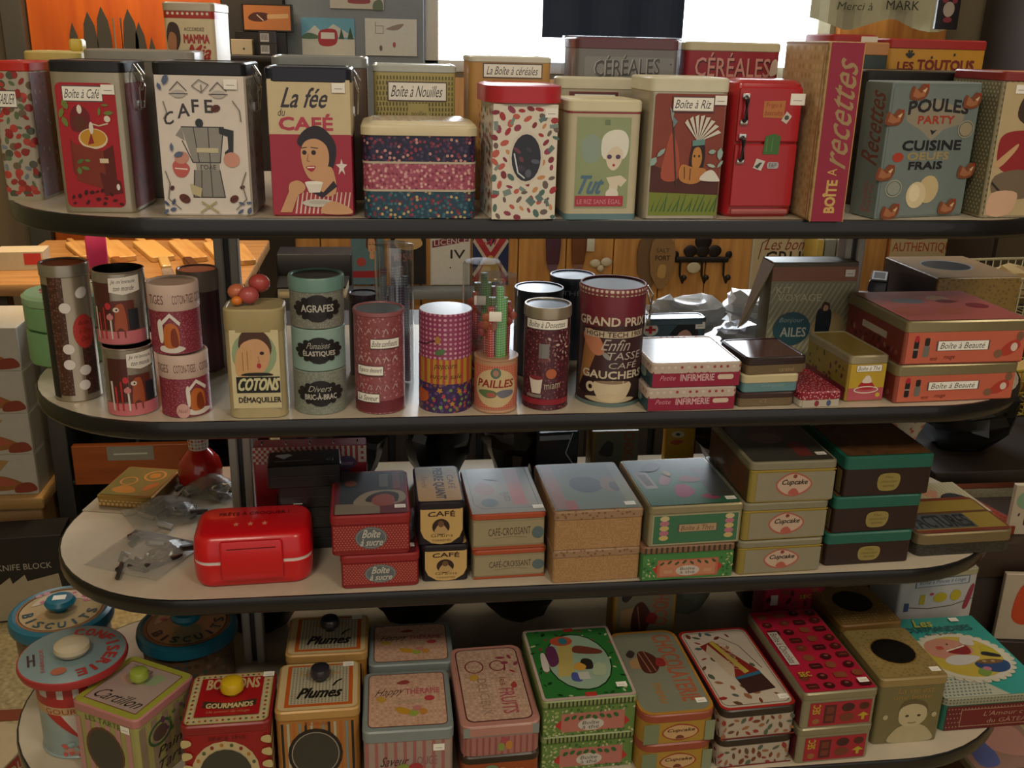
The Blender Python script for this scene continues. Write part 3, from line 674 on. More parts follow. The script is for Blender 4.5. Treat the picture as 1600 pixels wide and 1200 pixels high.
    # 11 grey-blue book tin
    s = sp(0, 1366, 1502, 340, 128, .05, 14)
    fr = [('rr', '#6f7b78', .02, .02, .98, .97, .004), ('p', '#8d8574', [(.18, .79), (.5, .88), (.84, .80), (.82, .70), (.62, .66), (.5, .58), (.36, .66), (.2, .72)]), ('t', '#2c2c30', 'POULES', .20, .765, .86, .855, {'bold': .0014, 'arc': .25}), ('t', '#9c4030', 'PARTY', .32, .70, .72, .755, {'bold': .001}), ('p', '#2c2c30', [(.47, .66), (.5, .62), (.55, .66), (.51, .65)]),
          ('t', '#26262a', 'CUISINE', .19, .505, .84, .575, {'bold': .0014}), ('t', '#9a8a60', 'OEUFS', .26, .435, .72, .49, {'bold': .001}), ('t', '#26262a', 'FRAIS', .29, .365, .66, .42, {'bold': .0012}), ('e', '#a84030', .16, .46, .06, .035),
          ('e', '#c2ae84', .55, .215, .115, .105, -8), ('e', '#cfc09a', .42, .175, .11, .10, 8), ('e', '#ddd0ae', .40, .19, .06, .065, 8), ('ring', '#a8a690', .16, .23, .09, .065, .0012), ('e', '#8d9088', .16, .23, .07, .05), ('ring', '#a89c80', .87, .66, .09, .065, .0012), ('e', '#9a8f74', .87, .66, .07, .05)]
    for (a, b_) in ((.3, .93), (.07, .75), (.9, .87), (.05, .35), (.96, .35), (.16, .06), (.8, .08)):
        fr += [('sp', '#7c4630', [(a-.10, b_-.05), (a-.09, b_+.04), (a-.03, b_+.02), (a+.02, b_+.06), (a+.09, b_+.03), (a+.05, b_-.05)]), ('p', '#a0694a', [(a-.08, b_-.03), (a-.06, b_+.03), (a+.01, b_-.01), (a+.06, b_+.04), (a+.05, b_-.03), (a-.02, b_-.045)]), ('p', '#cdb48c', [(a+.02, b_+.01), (a+.07, b_+.03), (a+.05, b_-.005)]), ('p', '#a32c20', [(a+.05, b_+.045), (a+.08, b_+.06), (a+.085, b_+.035)])]
    tin('recipe_book_tin', 'grey-blue book-shaped tin with two white eggs on its cover', 'tin', s, M('#6b7876', .35), None, 0, .004, front=fr,
        left=[('r', '#66726f', .02, .01, .98, .99), ('t', '#6a3c34', 'Recettes', .18, .42, .82, .93, {'rot': 90, 'shear': .4, 'bold': .0006}), ('t', '#96504a', 'Poules', .42, .05, .62, .27, {'rot': 90}), ('t', '#96504a', 'Party', .66, .05, .84, .27, {'rot': 90})])
    # 11b black framed box behind it
    s = spb(0, 1356, 1536, 111, .135, .10, 6)
    tin('bread_tin', 'black tin with wood-coloured lid behind the grey-blue book tin', 'tin', s, M('#23221f', .35), M('#1c1b1a', .35), .014, .01, topm=WOOD('#8a6a40', '#b08c58', 8))
    # 12 right end tin
    s = sp(0, 1531, 1668, 341, 112, .115, 2)
    fr = [('r', '#b3a07a', .03, .02, .97, .93)]
    fr += [('sp', '#3a2a22', [(.22, .70), (.24, .82), (.36, .86), (.5, .80), (.5, .70), (.38, .64)]), ('sp', SKIN, [(.30, .72), (.33, .64), (.42, .62), (.5, .68), (.49, .77), (.38, .79)]), ('sp', SKIN, [(.32, .65), (.44, .64), (.46, .54), (.3, .54)]), ('sp', '#8e2428', [(.06, .50), (.1, .58), (.26, .61), (.52, .60), (.70, .53), (.66, .36), (.5, .31), (.3, .30), (.1, .36)]), ('sp', '#c09a70', [(.05, .38), (.2, .48), (.28, .52), (.26, .47), (.12, .36)]),
           ('sp', '#6e5f4c', [(.08, .30), (.4, .34), (.5, .22), (.44, .14), (.1, .16)]), ('l', '#2a2420', [(.06, .25), (.16, .19), (.12, .14)], .003), ('sp', '#c9a488', [(.08, .18), (.36, .18), (.3, .03), (.06, .03)]), ('e', '#d0bc98', .62, .17, .13, .08), ('e', '#3a3436', .88, .2, .08, .08)]
    tin('storage_tin', 'beige tin with a woman in a red top, rightmost on the top shelf', 'tin', s, PAT('#8d8468', ['#5c5a44', '#6a6450'], 130, .3, 0), M('#7c2420', .35), .012, .007, front=fr, left=[('r', '#6d6a52', .03, .02, .97, .94), ('g', '#a39a78', 14, 34, .05, .03, .95, .93, .0022, 'd')], topm=M('#c0ac80', .4), pr=(.2, .885))
    # ---------------- second row on the top shelf
    s = spb(0, 34, 122, 80, .225, .09); t = tin('storage_tin', 'pale yellow tin with a square knob behind the cherry-print tin', 'tin', s, '#a99a58', '#bfae62', .014, .012)
    q = MB(); q.box(.015, -.012, s.h, .032, .012, s.h+.016, '#c9b04a', .003); q.build('knob', t)
    s = spb(0, 128, 300, 78, .16, .09); tin('storage_tin', 'wide grey tin with a clear lid behind the coffee grinder tin', 'tin', s, '#6f6a60', M('#8f8b80', .2), .014, .012)
    s = spb(0, 252, 332, 3, .28, .10, -4)
    tin('pasta_tin', 'cream tin with red dotted band and silver lid rising above the moka pot tin', 'tin', s, '#cdbd98', M('#b8ac98', .35, .4), .012, .008, bands=[(.915, .962, '#a02a20')],
        front=[('g', '#d8c8b4', 9, 1, .08, .925, .95, .955, .002), ('t', '#4a3c34', 'ACCORDEZ', .40, .85, .80, .868), ('t', '#a4342e', 'MAMMA', .38, .785, .88, .83, {'bold': .0008}), ('t', '#a4342e', 'Mia', .46, .70, .92, .775, {'shear': .4, 'bold': .0008}), ('sp', '#3a2418', [(.05, .82), (.12, .89), (.28, .88), (.32, .80), (.22, .74), (.1, .74)]), ('sp', '#a06a44', [(.06, .76), (.12, .84), (.24, .82), (.2, .73)])])
    s = spb(0, 424, 572, 88, .15, .10); tin('coffee_tin', 'grey-lidded tin directly behind the tin of the woman drinking coffee', 'tin', s, '#5a4a40', M('#8b8f8c', .3, .3), .014, .01)
    s = spb(0, 583, 712, 101, .16, .10)
    zig = []
    for j in range(14):
        zig += [('st', '#5c5630', 24, .03+.012*(j % 2), .40+j*.038, .99, .425+j*.038, .4)]
    tin('noodle_tin', 'olive tin with fine line pattern and noodle label behind the floral box', 'tin', s, '#a89c62', M('#aeb2aa', .25), .010, .008, front=zig + [('p', '#a89c62', [(.38, .5), (.72, .5), (.66, .72), (.42, .72)]), ('t', '#4a442c', 'nouilles', .46, .63, .64, .665)] + lab('Boîte à Nouilles', .18, .745, .88, .87))
    s = spb(0, 733, 862, 88, .16, .10)
    tin('cereal_tin', 'orange-beige cereal tin with hand-lettered label behind the sweets tin', 'tin', s, '#b58a50', M('#c9c6b8', .3), .008, .01, front=[('t', '#6a4a2c', 'la petite graine', .30, .81, .80, .838)] + lab('La Boîte à céréales', .18, .86, .88, .945))
    s = spb(0, 902, 1062, 60, .165, .10)
    t = tin('cereal_tin', 'grey cereal tin with lettering shaded to look raised, in a clear sleeve', 'tin', s, '#6e6c6a', M('#5c2c34', .3), .014, .008, front=[('rr', '#7d7c7a', .08, .05, .96, .89, .004), ('t', '#3a3838', 'CÉRÉALES', .175, .775, .815, .895, {'bold': .001, 'rise': .15}), ('t', '#a09c98', 'CÉRÉALES', .17, .782, .81, .902, {'rise': .15}), ('e', '#3a3434', .93, .85, .008, .006)])  # dark offset copy paints in the shade of raised letters
    q = MB(); q.prism(s.w+.008, s.d+.006, .009, [(0, 0), (s.h+.002, 0)], CLEAR(), cap0=False); q.build('clear_sleeve', t)
    s = spb(0, 1074, 1222, 66, .165, .10)
    tin('cereal_tin', 'red cereal tin with cream lid behind the refrigerator-shaped tin', 'tin', s, '#8c2430', '#b8b090', .012, .008, front=[('t', '#3a1a1e', 'CÉRÉALES', .105, .78, .90, .925, {'bold': .001}), ('t', '#c08a80', 'CÉRÉALES', .10, .788, .895, .933, {'bold': .0004}), ('sp', '#cbb8a8', [(.9, .80), (.91, .88), (.96, .90), (.98, .82)])])
    s = spb(0, 872, 994, 121, .125, .035)
    tin('rice_tin', 'cream-lidded tin half hidden behind the small pale green tin', 'tin', s, '#a8a08c', '#c6c2aa', .015, .008, front=[('r', '#6a2c34', .15, .6, .78, .89)] + lab('Boîte à Riz', .22, .80, .74, .87))
    s = spb(0, 1392, 1545, 62, .30, .12, 2)
    t = tin('dog_treat_tin', 'yellow-orange tin with red lid and paw prints at the back of the top shelf', 'tin', s, M('#b8862e', .35), M('#9c2a28', .35), .014, .007, front=[('t', '#6e2420', 'LES', .10, .80, .26, .85, {'bold': .001}), ('t', '#6e2420', 'TOUTOUS', .30, .80, .88, .865, {'bold': .0014})] + [('e', '#2c3030', .215, .895, .03, .018)] + [('e', '#2c3030', .215+.035*math.cos(a), .895+.027*math.sin(a), .012, .010) for a in (.3, 1.2, 2.0, 2.9)] + [('e', '#3a3830', .44, .885, .012, .010), ('e', '#3a3830', .67, .905, .012, .010)])
    s = spb(0, 1302, 1372, 54, .32, .10, 2)
    tin('dog_treat_tin', 'red-lidded tin with a white sticker on its edge, left of the paw print tin', 'tin', s, M('#b0802e', .35), M('#9a2826', .35), .012, .007, lf=[('r', '#d8cfbe', .62, .86, .98, .99)])
    s = spb(0, 1345, 1392, 66, .24, .06, 2)
    tin('storage_tin', 'dark teal tin with tan lid beside the crimson spine', 'tin', s, '#2f3c3e', '#a8784e', .018, .005)
build_row1()
# ------------------------------------------------------------------ second shelf
def build_row2():
    R = 1
    # green octagonal stacking tin at the left end
    t = thing('stacking_box', 'pale green round stacking tin with floral lid overhanging the left end of the shelf', 'tin', (-.658, .285, ZS[1]), .2)
    g = M('#6f9a68', .4)
    for a, b_ in ((0, .052), (.053, .090)):
        q = MB(); q.lathe([(.052, a), (.057, a+.004), (.057, b_-.002), (.056, b_)], g, n=12); q.build('tier', t)
    q = MB(); q.lathe([(.057, .091), (.058, .093), (.058, .102), (.053, .106), (.034, .107)], M('#8fb088', .35), n=24, capm=PAT('#b0a89a', ['#9a4a5c', '#7d3444'], 60, .4)); q.build('lid', t)
    q = MB(); q.ball((0, 0, .113), .011, .011, .009, '#a84a64'); q.build('knob', t)
    # tall brown and silver can
    s = spc(R, 88, 163, 628, 414)
    fr = [('r', PAT('#4a2c20', ['#6a4a3c', '#38201a'], 260, .3), .14, .05, .42, .93), ('r', PAT('#44221c', ['#5d3a30', '#301814'], 260, .3), .68, .05, .93, .6), ('r', '#1c1a1a', .02, .03, .13, .86)]
    for u, v, a in ((.42, .70, 20), (.78, .80, 30), (.40, .40, 5), (.38, .285, 5), (.69, .235, 0), (.64, .125, 25)):
        fr.append(('e', '#d3ccc6', u, v, .115, .038, a))
    fr += [('e', '#a8322c', .76, .52, .19, .125), ('t', '#5a1414', 'Boîte', .66, .57, .86, .60, {'shear': .3}), ('t', '#5a1414', 'à Gros', .66, .51, .88, .545, {'shear': .3}), ('t', '#5a1414', 'Ours', .68, .45, .86, .485, {'shear': .3})]
    rtin('canister', 'tall brown and silver can with white oval dots and red round label', 'can', s, M('#a89c88', .28, .7), M('#a0988a', .3, .7), .016, front=fr, topm=M('#5a3020', .35))
    # two open tumblers, one on the other
    def tumbler(label, s, seed):
        fr = [('r', '#4a2420', .10, .22, .45, .86), ('r', '#5b2a24', .46, .2, .86, .62), ('r', '#c06a70', .02, .02, .98, .2), ('p', '#d8d2c8', [(.45, .74), (.46, .93), (.95, .95), (.95, .74), (.7, .70)]), ('t', '#2a2424', "Je m'ennuie", .50, .84, .90, .91, {'shear': .3}), ('t', '#2a2424', 'ton monde', .54, .755, .88, .825, {'shear': .3})]
        for i, (u, c) in enumerate(((.2, '#b23034'), (.3, '#a82c32'), (.42, '#cfc6bc'), (.14, '#c8c0b6'))):
            fr += [('p', c, [(u, .1), (u+.03, .09), (u+.025, .45+.08*(i % 2)), (u-.01, .45+.08*(i % 2))])]
        fr += [('sp', '#9a4a2c', [(.50, .2), (.52, .42), (.54, .54), (.6, .58), (.68, .57), (.72, .42), (.72, .2), (.6, .25)]), ('e', '#d0c4b4', .55, .50, .06, .035), ('e', '#1e1614', .56, .50, .02, .014), ('e', '#b83038', .40, .55, .06, .05), ('e', '#c07878', .42, .40, .07, .045), ('p', '#7c3820', [(.53, .2), (.56, .2), (.56, .11), (.54, .11)]), ('p', '#7c3820', [(.66, .2), (.69, .2), (.69, .11), (.67, .11)]), ('r', '#22262c', .76, .22, .9, .5)]
        return rtin('tumbler', label, 'tumbler', s, M('#a49a8c', .25, .7), None, 0, front=fr, open_=M('#14110f', .4), group='printed tumblers')
    s = spc(R, 170, 251, 651, 545); tumbler('open silver tumbler with cartoon animal print, bottom one of the pair', s, 1)
    tumbler('open silver tumbler with cartoon animal print, stacked on top of another', onto(s, -.002, .018, -18, h=s.h*1.04), 2)
    # cotton bud jars
    def budjar(label, s, sn=.3, du=0):
        h = s.h
        body = PAT('#7a2838', ['#9c5a64', '#8c4450'], 330, .26)
        fr = [('sp', '#d2c8be', [(sn-.14, .06), (sn-.13, .13), (sn, .14), (sn+.2, .13), (sn+.3, .08), (sn+.1, .03)]), ('sp', '#b5642c', [(sn-.06, .12), (sn-.08, .34), (sn, .46), (sn+.13, .44), (sn+.2, .34), (sn+.18, .13)]), ('sp', '#7a3018', [(sn+.05, .14), (sn+.05, .34), (sn+.14, .38), (sn+.18, .14)]), ('p', '#d8d0c8', [(sn-.1, .42), (sn+.05, .55), (sn+.22, .42), (sn+.24, .47), (sn+.05, .61), (sn-.12, .47)]), ('sp', '#d8d0c6', [(sn-.14, .2), (sn-.16, .45), (sn-.11, .52), (sn-.08, .4), (sn-.09, .2)]),
              ('t', '#6a4a44', 'COTON-TIGES', .30+du, .73, .72+du, .86), ('t', '#6a4a44', 'TIGES', .02, .73, .2+du*.3, .86), ('t', '#6a4a44', 'COTON', .80+du*.4, .73, .97, .86)]
        t = rtin('cotton_bud_jar', label, 'jar', s, body, M('#c9b0a4', .4), h*.37, front=fr, over=.0006, topm=M('#a89888', .3), group='cotton bud jars')
        return t
    for o in ():
        pass
    s = spc(R, 255, 333, 653, 556); t = budjar('round burgundy jar with a gingerbread house, under its twin', s, .66, .0)
    F = cyl_faces(s.w/2, s.h)['front']; F.base = .0012; decals(F, [('e', '#c89c94', .42, .12, .13, .12), ('t', '#8a5450', 'Noël', .34, .09, .5, .15, {'shear': .2})], 'sticker', t)
    budjar('round burgundy jar with a gingerbread house, on top of its twin', onto(s, -.005, .006, 10, h=s.h*1.08), .26, .08)
    s = spc(R, 280, 345, 480, 425, z=ZS[1], Y=.20); rtin('cotton_bud_jar', 'brown round tin with grey lid right behind the burgundy jars', 'jar', s, M('#4c2430', .35), M('#8c7c70', .3), .03, over=.0008)
    # COTONS tin with toy fruit on its lid
    s = sp(R, 358, 449, 654, 484, .062, 0)
    fr = [('r', '#cbbf96', .10, .10, .92, .82), ('e', '#8ea07c', .50, .60, .38, .215)]
    fr += [('sp', '#4a2e24', [(.24, .68), (.30, .79), (.5, .83), (.72, .78), (.80, .66), (.72, .58), (.5, .72), (.3, .66)]), ('sp', SKIN, [(.26, .66), (.30, .46), (.42, .40), (.58, .41), (.72, .5), (.76, .64), (.62, .73), (.42, .73)]), ('sp', '#c59a6a', [(.18, .42), (.2, .62), (.36, .68), (.46, .62), (.46, .46), (.36, .4)]), ('l', '#96683f', [(.30, .62), (.30, .45)], .0009), ('l', '#96683f', [(.38, .63), (.38, .46)], .0009), ('e', '#2a2020', .63, .61, .04, .016), ('e', '#a83438', .57, .495, .04, .025), ('l', '#a07048', [(.56, .58), (.58, .535), (.55, .53)], .0009)]
    fr += [('sp', '#1e1c1c', [(.28, .405), (.36, .43), (.7, .43), (.78, .405)]), ('r', '#1c1a1a', .17, .245, .91, .395), ('t', '#c9c59a', 'COTONS', .20, .265, .88, .375, {'shear': .25, 'bold': .0012}), ('t', '#2a2622', 'DÉMAQUILLER', .19, .145, .91, .215, {'bold': .0005})]
    t = tin('cotton_pad_tin', 'cream cotton pad tin with a woman wiping her face', 'tin', s, '#ae9f78', '#a8996f', .03, .016, front=fr, topm=M('#a29468', .4), over=.0008)
    for (x, y, z, r, c, nm) in ((-.006, -.004, .012, .013, '#b0504e', 0), (.006, .012, .024, .014, '#a8443e', 0), (-.022, .008, .014, .012, '#bf6a48', 0), (-.020, -.012, .007, .007, '#d6762c', 0)):
        q = MB(); q.ball((x, y, s.h+z), r, r*.9, r*.85, M(c, .35)); q.build('toy_fruit', t)
    # three-tier round haberdashery tin
    s = spc(R, 461, 544, 649, 436); h = s.h
    t = thing('stacking_tin', 'three-tier grey-green round tin with black ornate labels', 'tin', s.c, s.rz); r_ = s.w/2
    for a, b_, c in ((0, .325, '#7f867a'), (.33, .635, '#8aa69e'), (.64, .93, '#7d7c72')):
        q = MB(); q.lathe([(r_-.001, a*h), (r_, a*h+.001), (r_, b_*h-.001), (r_-.001, b_*h)], PAT(c, ['#6f756c', '#939a8e'], 300, .25, 0) if a != .33 else c, n=40); q.build('tier', t)
    q = MB(); q.lathe([(r_, .90*h), (r_+.0012, .905*h), (r_+.0012, h-.002), (r_, h), (r_-.003, h), (r_-.004, h-.002)], M('#688c82', .35), n=40, capm=M('#3c403e', .25)); q.build('lid', t)
    F = cyl_faces(r_, h)['front']; dk = '#1f1d20'
    for v, tx, tx2 in ((.79, None, 'AGRAFES'), (.485, 'Punaises', 'ÉLASTIQUES'), (.165, 'Divers', 'BRIC-À-BRAC')):
        fr = [('e', dk, .50, v, .36, .072), ('e', dk, .50, v, .26, .098)] + [('e', dk, .5+.36*math.cos(a), v+.075*math.sin(a), .055, .02) for a in [k*PI/7 for k in range(14)]]
        fr += [('t', '#b9b6ac', tx2, .22, v-(.025 if not tx else .045), .78, v+(.025 if not tx else .005), {'bold': .0004})]
        if tx: fr += [('t', '#a8a69c', tx, .30, v+.015, .70, v+.06, {'shear': .4})]
        decals(F, fr, 'label_print', t)
    # red can with small labels
    s = spc(R, 556, 634, 648, 490)
    rtin('canister', 'dusty red can with white swirls and small pasted labels', 'can', s, PAT('#8a4a4e', ['#a87074', '#7c3c44', '#b48a88'], 170, .22), M('#8c5456', .35), .006, front=[('r', '#6a2a34', .02, .02, .98, .14)] + [('l', '#b89894', [(.1+.16*i, .25+.13*(j % 2)+.14*j), (.14+.16*i, .30+.13*(j % 2)+.14*j), (.19+.16*i, .26+.13*(j % 2)+.14*j)], .0011) for i in range(5) for j in range(4)] + lab('Boîte confiseurs', .34, .665, .86, .75) + lab('Espace dessert', .1, .40, .56, .485) + lab('La Saveur', .08, .13, .48, .21), topm=M('#5a6468', .3))
    # clear tube of patterned sticks, behind
    def tube_pack(label, x0, x1, y0, yt, Y, cols, seed, group=None, pot=None, z=None):
        s = spc(R, x0, x1, y0, yt, z=z, Y=Y); t = thing('straw_tube', label, 'tube', s.c, s.rz, group); r = s.w/2; h = s.h
        q = MB(); q.lathe([(r, .001), (r, h), (r-.002, h+.001)], CLEAR('#f4f6f8', .7), n=28, cap0=False); q.build('clear_tube', t)
        rg = random.Random(seed)
        for i in range(12):
            a = rg.random()*6.28; rr = r*.7*math.sqrt(rg.random()); x, y = rr*math.cos(a), rr*math.sin(a)
            q = MB(); q.tube([(x, y, .003), (x*.95, y*.95, h*.8*rg.uniform(.8, 1.08))], .0042, PAT(cols[i % len(cols)], ['#d8d4cc'], 260, .28, 0), 8); q.build('straw', t)
        return t, s
    tube_pack('clear tube of blue and burgundy straws behind the red can', 588, 648, 560, 388, .115, ['#5a7090', '#8a4a60', '#98a8b8', '#6a7c8c'], 3)
    s = spc(R, 545, 592, 500, 462, Y=.17); rtin('canister', 'dark plum can half hidden left of the clear straw tube', 'can', s, M('#3a2a34', .35), M('#4a3a44', .3), .012)
    # popcorn can
    s = spc(R, 655, 737, 646, 492)
    rtin('canister', 'purple and pink popcorn can with yellow and red stripes', 'can', s, PAT('#8a3a5c', ['#c89aa8', '#c08aa0'], 155, .27, 0), None, .006, front=[('r', '#b08a34', .0, .30, 1, .55), ('st', '#a8483c', 9, .0, .30, 1, .55, .45), ('r', PAT('#3c2a58', ['#8a5a3c', '#5a4a7c', '#a04a4c', '#6a8a4c'], 130, .28), 0, .0, 1, .30), ('t', '#4a3020', 'popcorn', .30, .44, .70, .50, {'shear': .3}), ('t', '#4a3020', 'sucré salé', .22, .355, .8, .405, {'shear': .3}), ('e', '#54724a', .40, .625, .10, .03, 20), ('e', '#a8783c', .36, .745, .05, .04), ('l', '#3a2434', [(.0, .66), (.16, .70), (.30, .74)], .0012), ('e', '#b0582c', .07, .16, .07, .07), ('s', ['#b8803c', '#7a9a5a', '#b04a54'], 9, .0045, (.25, .04, .9, .25), 4, 'f')], topm=M('#b8c2cc', .3))  # bluish-white top colour stands in for the window's reflection
    # straws in printed pots
    def straw_pot(label, s, seed, dim=False):
        t = thing('straw_tube', label, 'tube', s.c, s.rz, 'straw tubes'); r = s.w/2; h = s.h; hp = h*.41
        q = MB(); q.lathe([(r-.001, 0), (r+.0008, .001), (r+.0008, .003), (r, .004), (r, hp-.003), (r+.0008, hp-.002), (r+.0008, hp), (r-.003, hp)], '#b58a6c', n=36); o = q.build('pot', t)
        q = MB(); q.lathe([(r-.002, hp), (r-.002, h-.004), (r-.004, h)], CLEAR('#f4f6f8', .25), n=28, cap0=False); q.build('clear_tube', t)
        F = cyl_faces(r, hp)['front']
        decals(F, [('r', PAT('#b8604c', ['#c89078'], 300, .3, 0), .01, .08, .99, .9), ('e', '#c9b288', .5, .48, .43, .36), ('e', '#54705c', .5, .76, .12, .10), ('e', '#a87a6c', .5, .76, .07, .06), ('t', '#8e2a24', 'PAILLES', .12, .49, .88, .63, {'shear': .15, 'bold': .0006}), ('sp', '#5c7248', [(.12, .40), (.3, .45), (.5, .42), (.5, .32), (.28, .3)]), ('sp', '#6d6f7e', [(.52, .40), (.7, .45), (.88, .42), (.86, .34), (.64, .3)]), ('sp', '#a85a50', [(.3, .38), (.45, .4), (.5, .34), (.36, .31)])], 'front_print', o)
        rg = random.Random(seed)
        for i, (x, y, c, tp) in enumerate(((-.25, -.4, '#c83840', .78), (.12, -.45, '#4cae48', .93), (.28, -.3, '#58b450', .85), (-.45, .1, '#b04a4c', .7), (.45, .2, '#a83a40', .8), (0, .4, '#b0704a', .75), (-.2, .35, '#5a7a46', .82))):
            q = MB(); q.tube([(x*r, y*r, hp), (x*r*1.1, y*r*1.1, h*tp)], .0048, PAT(c, ['#d8d4c8'], 300, .24, 0), 8); o2 = q.build('straw', t)
            if i in (0, 3, 4):
                q = MB(); X, Y_, Z_ = x*r, y*r-.004, h*(tp-.10)
                for k in range(5):
                    a = 2*PI*k/5; q.ball((X+.008*math.cos(a), Y_, Z_+.008*math.sin(a)), .006, .002, .006, '#a8483c' if i else '#b25a3c', 8, 5)
                q.build('paper_flower', o2)
        q = MB(); q.box(-.010, -r-.0012, h*.70, .006, -r-.0006, h*.77, WHITE_ST, .0002); q.build('price_sticker', t)
    s = spc(R, 740, 807, 647, 437); straw_pot('clear tube of red and green straws in a printed cardboard pot', s, 5)
    straw_pot('dim clear straw tube standing behind the red and green one', sub(s, c=s.c+Vector((-.012, .085, 0))), 7)
    # pod can
    s = spc(R, 815, 886, 642, 482)
    rtin('canister', 'dark burgundy coffee pod can with silver lid and printed cup', 'can', s, PAT('#4a1c28', ['#74343c', '#341018', '#8a5c5c'], 230, .24), M('#a49884', .28, .6), .016, front=lab('Boîte à Dosettes', .08, .80, .92, .885) + [('r', M('#8c8a88', .3, .5), .34, .50, .56, .66), ('r', '#6a3a40', .34, .48, .60, .52), ('p', '#d4cabe', [(.16, .32), (.44, .33), (.40, .17), (.22, .17)]), ('e', '#7c2c34', .30, .325, .14, .022), ('e', '#b0603c', .62, .37, .11, .05), ('t', '#b5a890', 'miam', .48, .22, .80, .29, {'rise': .2}), ('r', M('#9c9690', .3, .5), .12, .13, .42, .16), ('r', '#8a2030', .02, .06, .98, .115), ('s', ['#b8a49c', '#8f6a68'], 26, .003, (.55, .5, .95, .75), 3, 'leaf')], topm=M('#5a6878', .2))
    s = spc(R, 803, 880, 480, 457, Y=.15); rtin('canister', 'black can with window reflection coloured into its lid, behind the coffee pod can', 'can', s, M('#1c222c', .35), M('#26303c', .3), .010, topm=M('#8fa0b4', .25))  # pale blue lid top has the window's reflection painted in
    s = spc(R, 858, 928, 470, 436, Y=.235); rtin('canister', 'black can with pale window sheen painted on its lid, behind the grand prix can', 'can', s, M('#1a222c', .35), M('#28323e', .3), .012, topm=M('#a8b4c4', .25), front=[('t', '#8a929c', 'THÉ', .3, .8, .7, .87)])  # window sheen is put into the pale colour of the lid top
    # grand prix coffee can
    s = spc(R, 897, 998, 636, 452)
    t = rtin('coffee_can', 'large burgundy coffee can lettered GRAND PRIX with wire clasp', 'can', s, M('#3a2024', .35), M('#6e2432', .35), .044, front=[('p', '#9a6a3c', [(.06, .10), (.14, .64), (.36, .56), (.12, .12)]), ('sp', '#b8785c', [(.10, .6), (.2, .66), (.36, .58), (.42, .47), (.30, .44), (.18, .50)]), ('e', '#8d8c88', .46, .44, .08, .02, -40),
            ('p', '#5a2830', [(.04, .80), (.96, .80), (.96, .72), (.04, .66)]), ('t', '#c9bda6', 'GRAND PRIX', .05, .685, .97, .755, {'bold': .0008, 'arc': .12}), ('p', '#bcae96', [(.13, .595), (.96, .595), (.96, .65), (.12, .65)]), ('t', '#4a3230', 'HIGH TECH 1900', .15, .602, .95, .643, {'bold': .0003}),
            ('t', '#b5aaa0', 'Enfin', .40, .49, .80, .585, {'shear': .4}), ('t', '#b5aaa0', 'TASSE', .46, .41, .94, .475, {'shear': .2}), ('t', '#b5aaa0', 'CAFÉ', .50, .335, .90, .40, {'shear': .2}), ('t', '#c9bda6', 'GAUCHERS', .12, .245, .96, .31, {'bold': .0008}), ('p', '#2a1c1e', [(.06, .12), (.12, .24), (.95, .24), (.96, .06), (.4, .06)]),
            ('sp', '#cdbd9e', [(.30, .215), (.34, .09), (.46, .06), (.66, .06), (.78, .09), (.82, .215)]), ('e', '#8a745c', .56, .215, .24, .014), ('ring', '#cdbd9e', .24, .165, .05, .045, .004), ('e', '#b8a888', .54, .065, .36, .028), ('sp', '#c9b898', [(.34, .09), (.46, .05), (.66, .05), (.78, .09), (.6, .12)]), ('r', '#5f7472', .02, .0, .98, .035)], topm=M('#5c564e', .3), over=.0008)
    q = MB(); R_ = s.w/2
    q.lathe([(R_+.0012, s.h-.010), (R_+.0016, s.h-.008), (R_+.0016, s.h-.003), (R_+.0006, s.h-.001)], PAT('#7a3a40', ['#c8bca8'], 150, .3, 0), n=40, cap0=False, cap1=False); q.build('lid_rim', t)
    clasp(t, s.w, s.d, s.h, 1)
    # first aid box leaning at the back
    s = spb(R, 1003, 1105, 498, .20, .035, 3)
    tin('first_aid_tin', 'blue-grey first aid tin with red cross standing behind the infirmary tins', 'tin', s, '#3f5560', M('#4a6068', .3), .01, .008, front=[('e', '#c9c4b8', .14, .78, .12, .13), ('r', '#a82c2c', .115, .70, .165, .86), ('r', '#a82c2c', .06, .755, .22, .805), ('sp', '#1e1c22', [(.45, .6), (.52, .82), (.66, .93), (.82, .85), (.86, .6)]), ('sp', '#b08878', [(.56, .6), (.6, .72), (.7, .76), (.78, .62)])], pr=(.9, .85))
    # infirmary tins
    def inf(label, s):
        return tin('infirmary_tin', label, 'tin', s, '#2f4a52', PAT('#b8a89c', ['#9a3c44', '#c8bcae'], 110, .22, 0), .015, .005, front=[('r', '#8e1c3a', .01, .03, .99, .66), ('t', '#c68a98', 'Petite', .10, .30, .27, .5, {'shear': .4}), ('t', '#c9a6a8', 'INFIRMERIE', .32, .26, .70, .52, {'bold': .0005}), ('rr', '#cbb8a4', .74, .30, .92, .5, .003)], left=[('e', '#8a9a94', .7, .4, .12, .2)], topm=M('#b0aeb0', .16), group='infirmary tins', rim=True)
    s = sp(R, 1010, 1147, 641, 605, .125, 2); inf('flat crimson and white infirmary tin, lower of the two', s)
    inf('flat crimson and white infirmary tin, upper of the two', onto(s, .004, 0, 0, h=s.h*1.05))
    # small flat tins
    s = sp(R, 1153, 1239, 635, 613, .09, 2)
    tin('pocket_tin', 'flat brown pocket tin at the bottom of a small stack', 'tin', s, '#6e5c42', '#3a2624', .008, .006, front=[('t', '#a08c64', 'n°2', .38, .3, .5, .55)], group='pocket tins')
    s2 = onto(s, .003, 0, 1, h=s.h*1.25); tin('pocket_tin', 'flat teal and cream pocket tin in the middle of a small stack', 'tin', s2, '#5f868c', '#c2b690', .012, .006, front=[('t', '#8aa4a4', 'comptoir', .34, .25, .75, .48)], group='pocket tins')
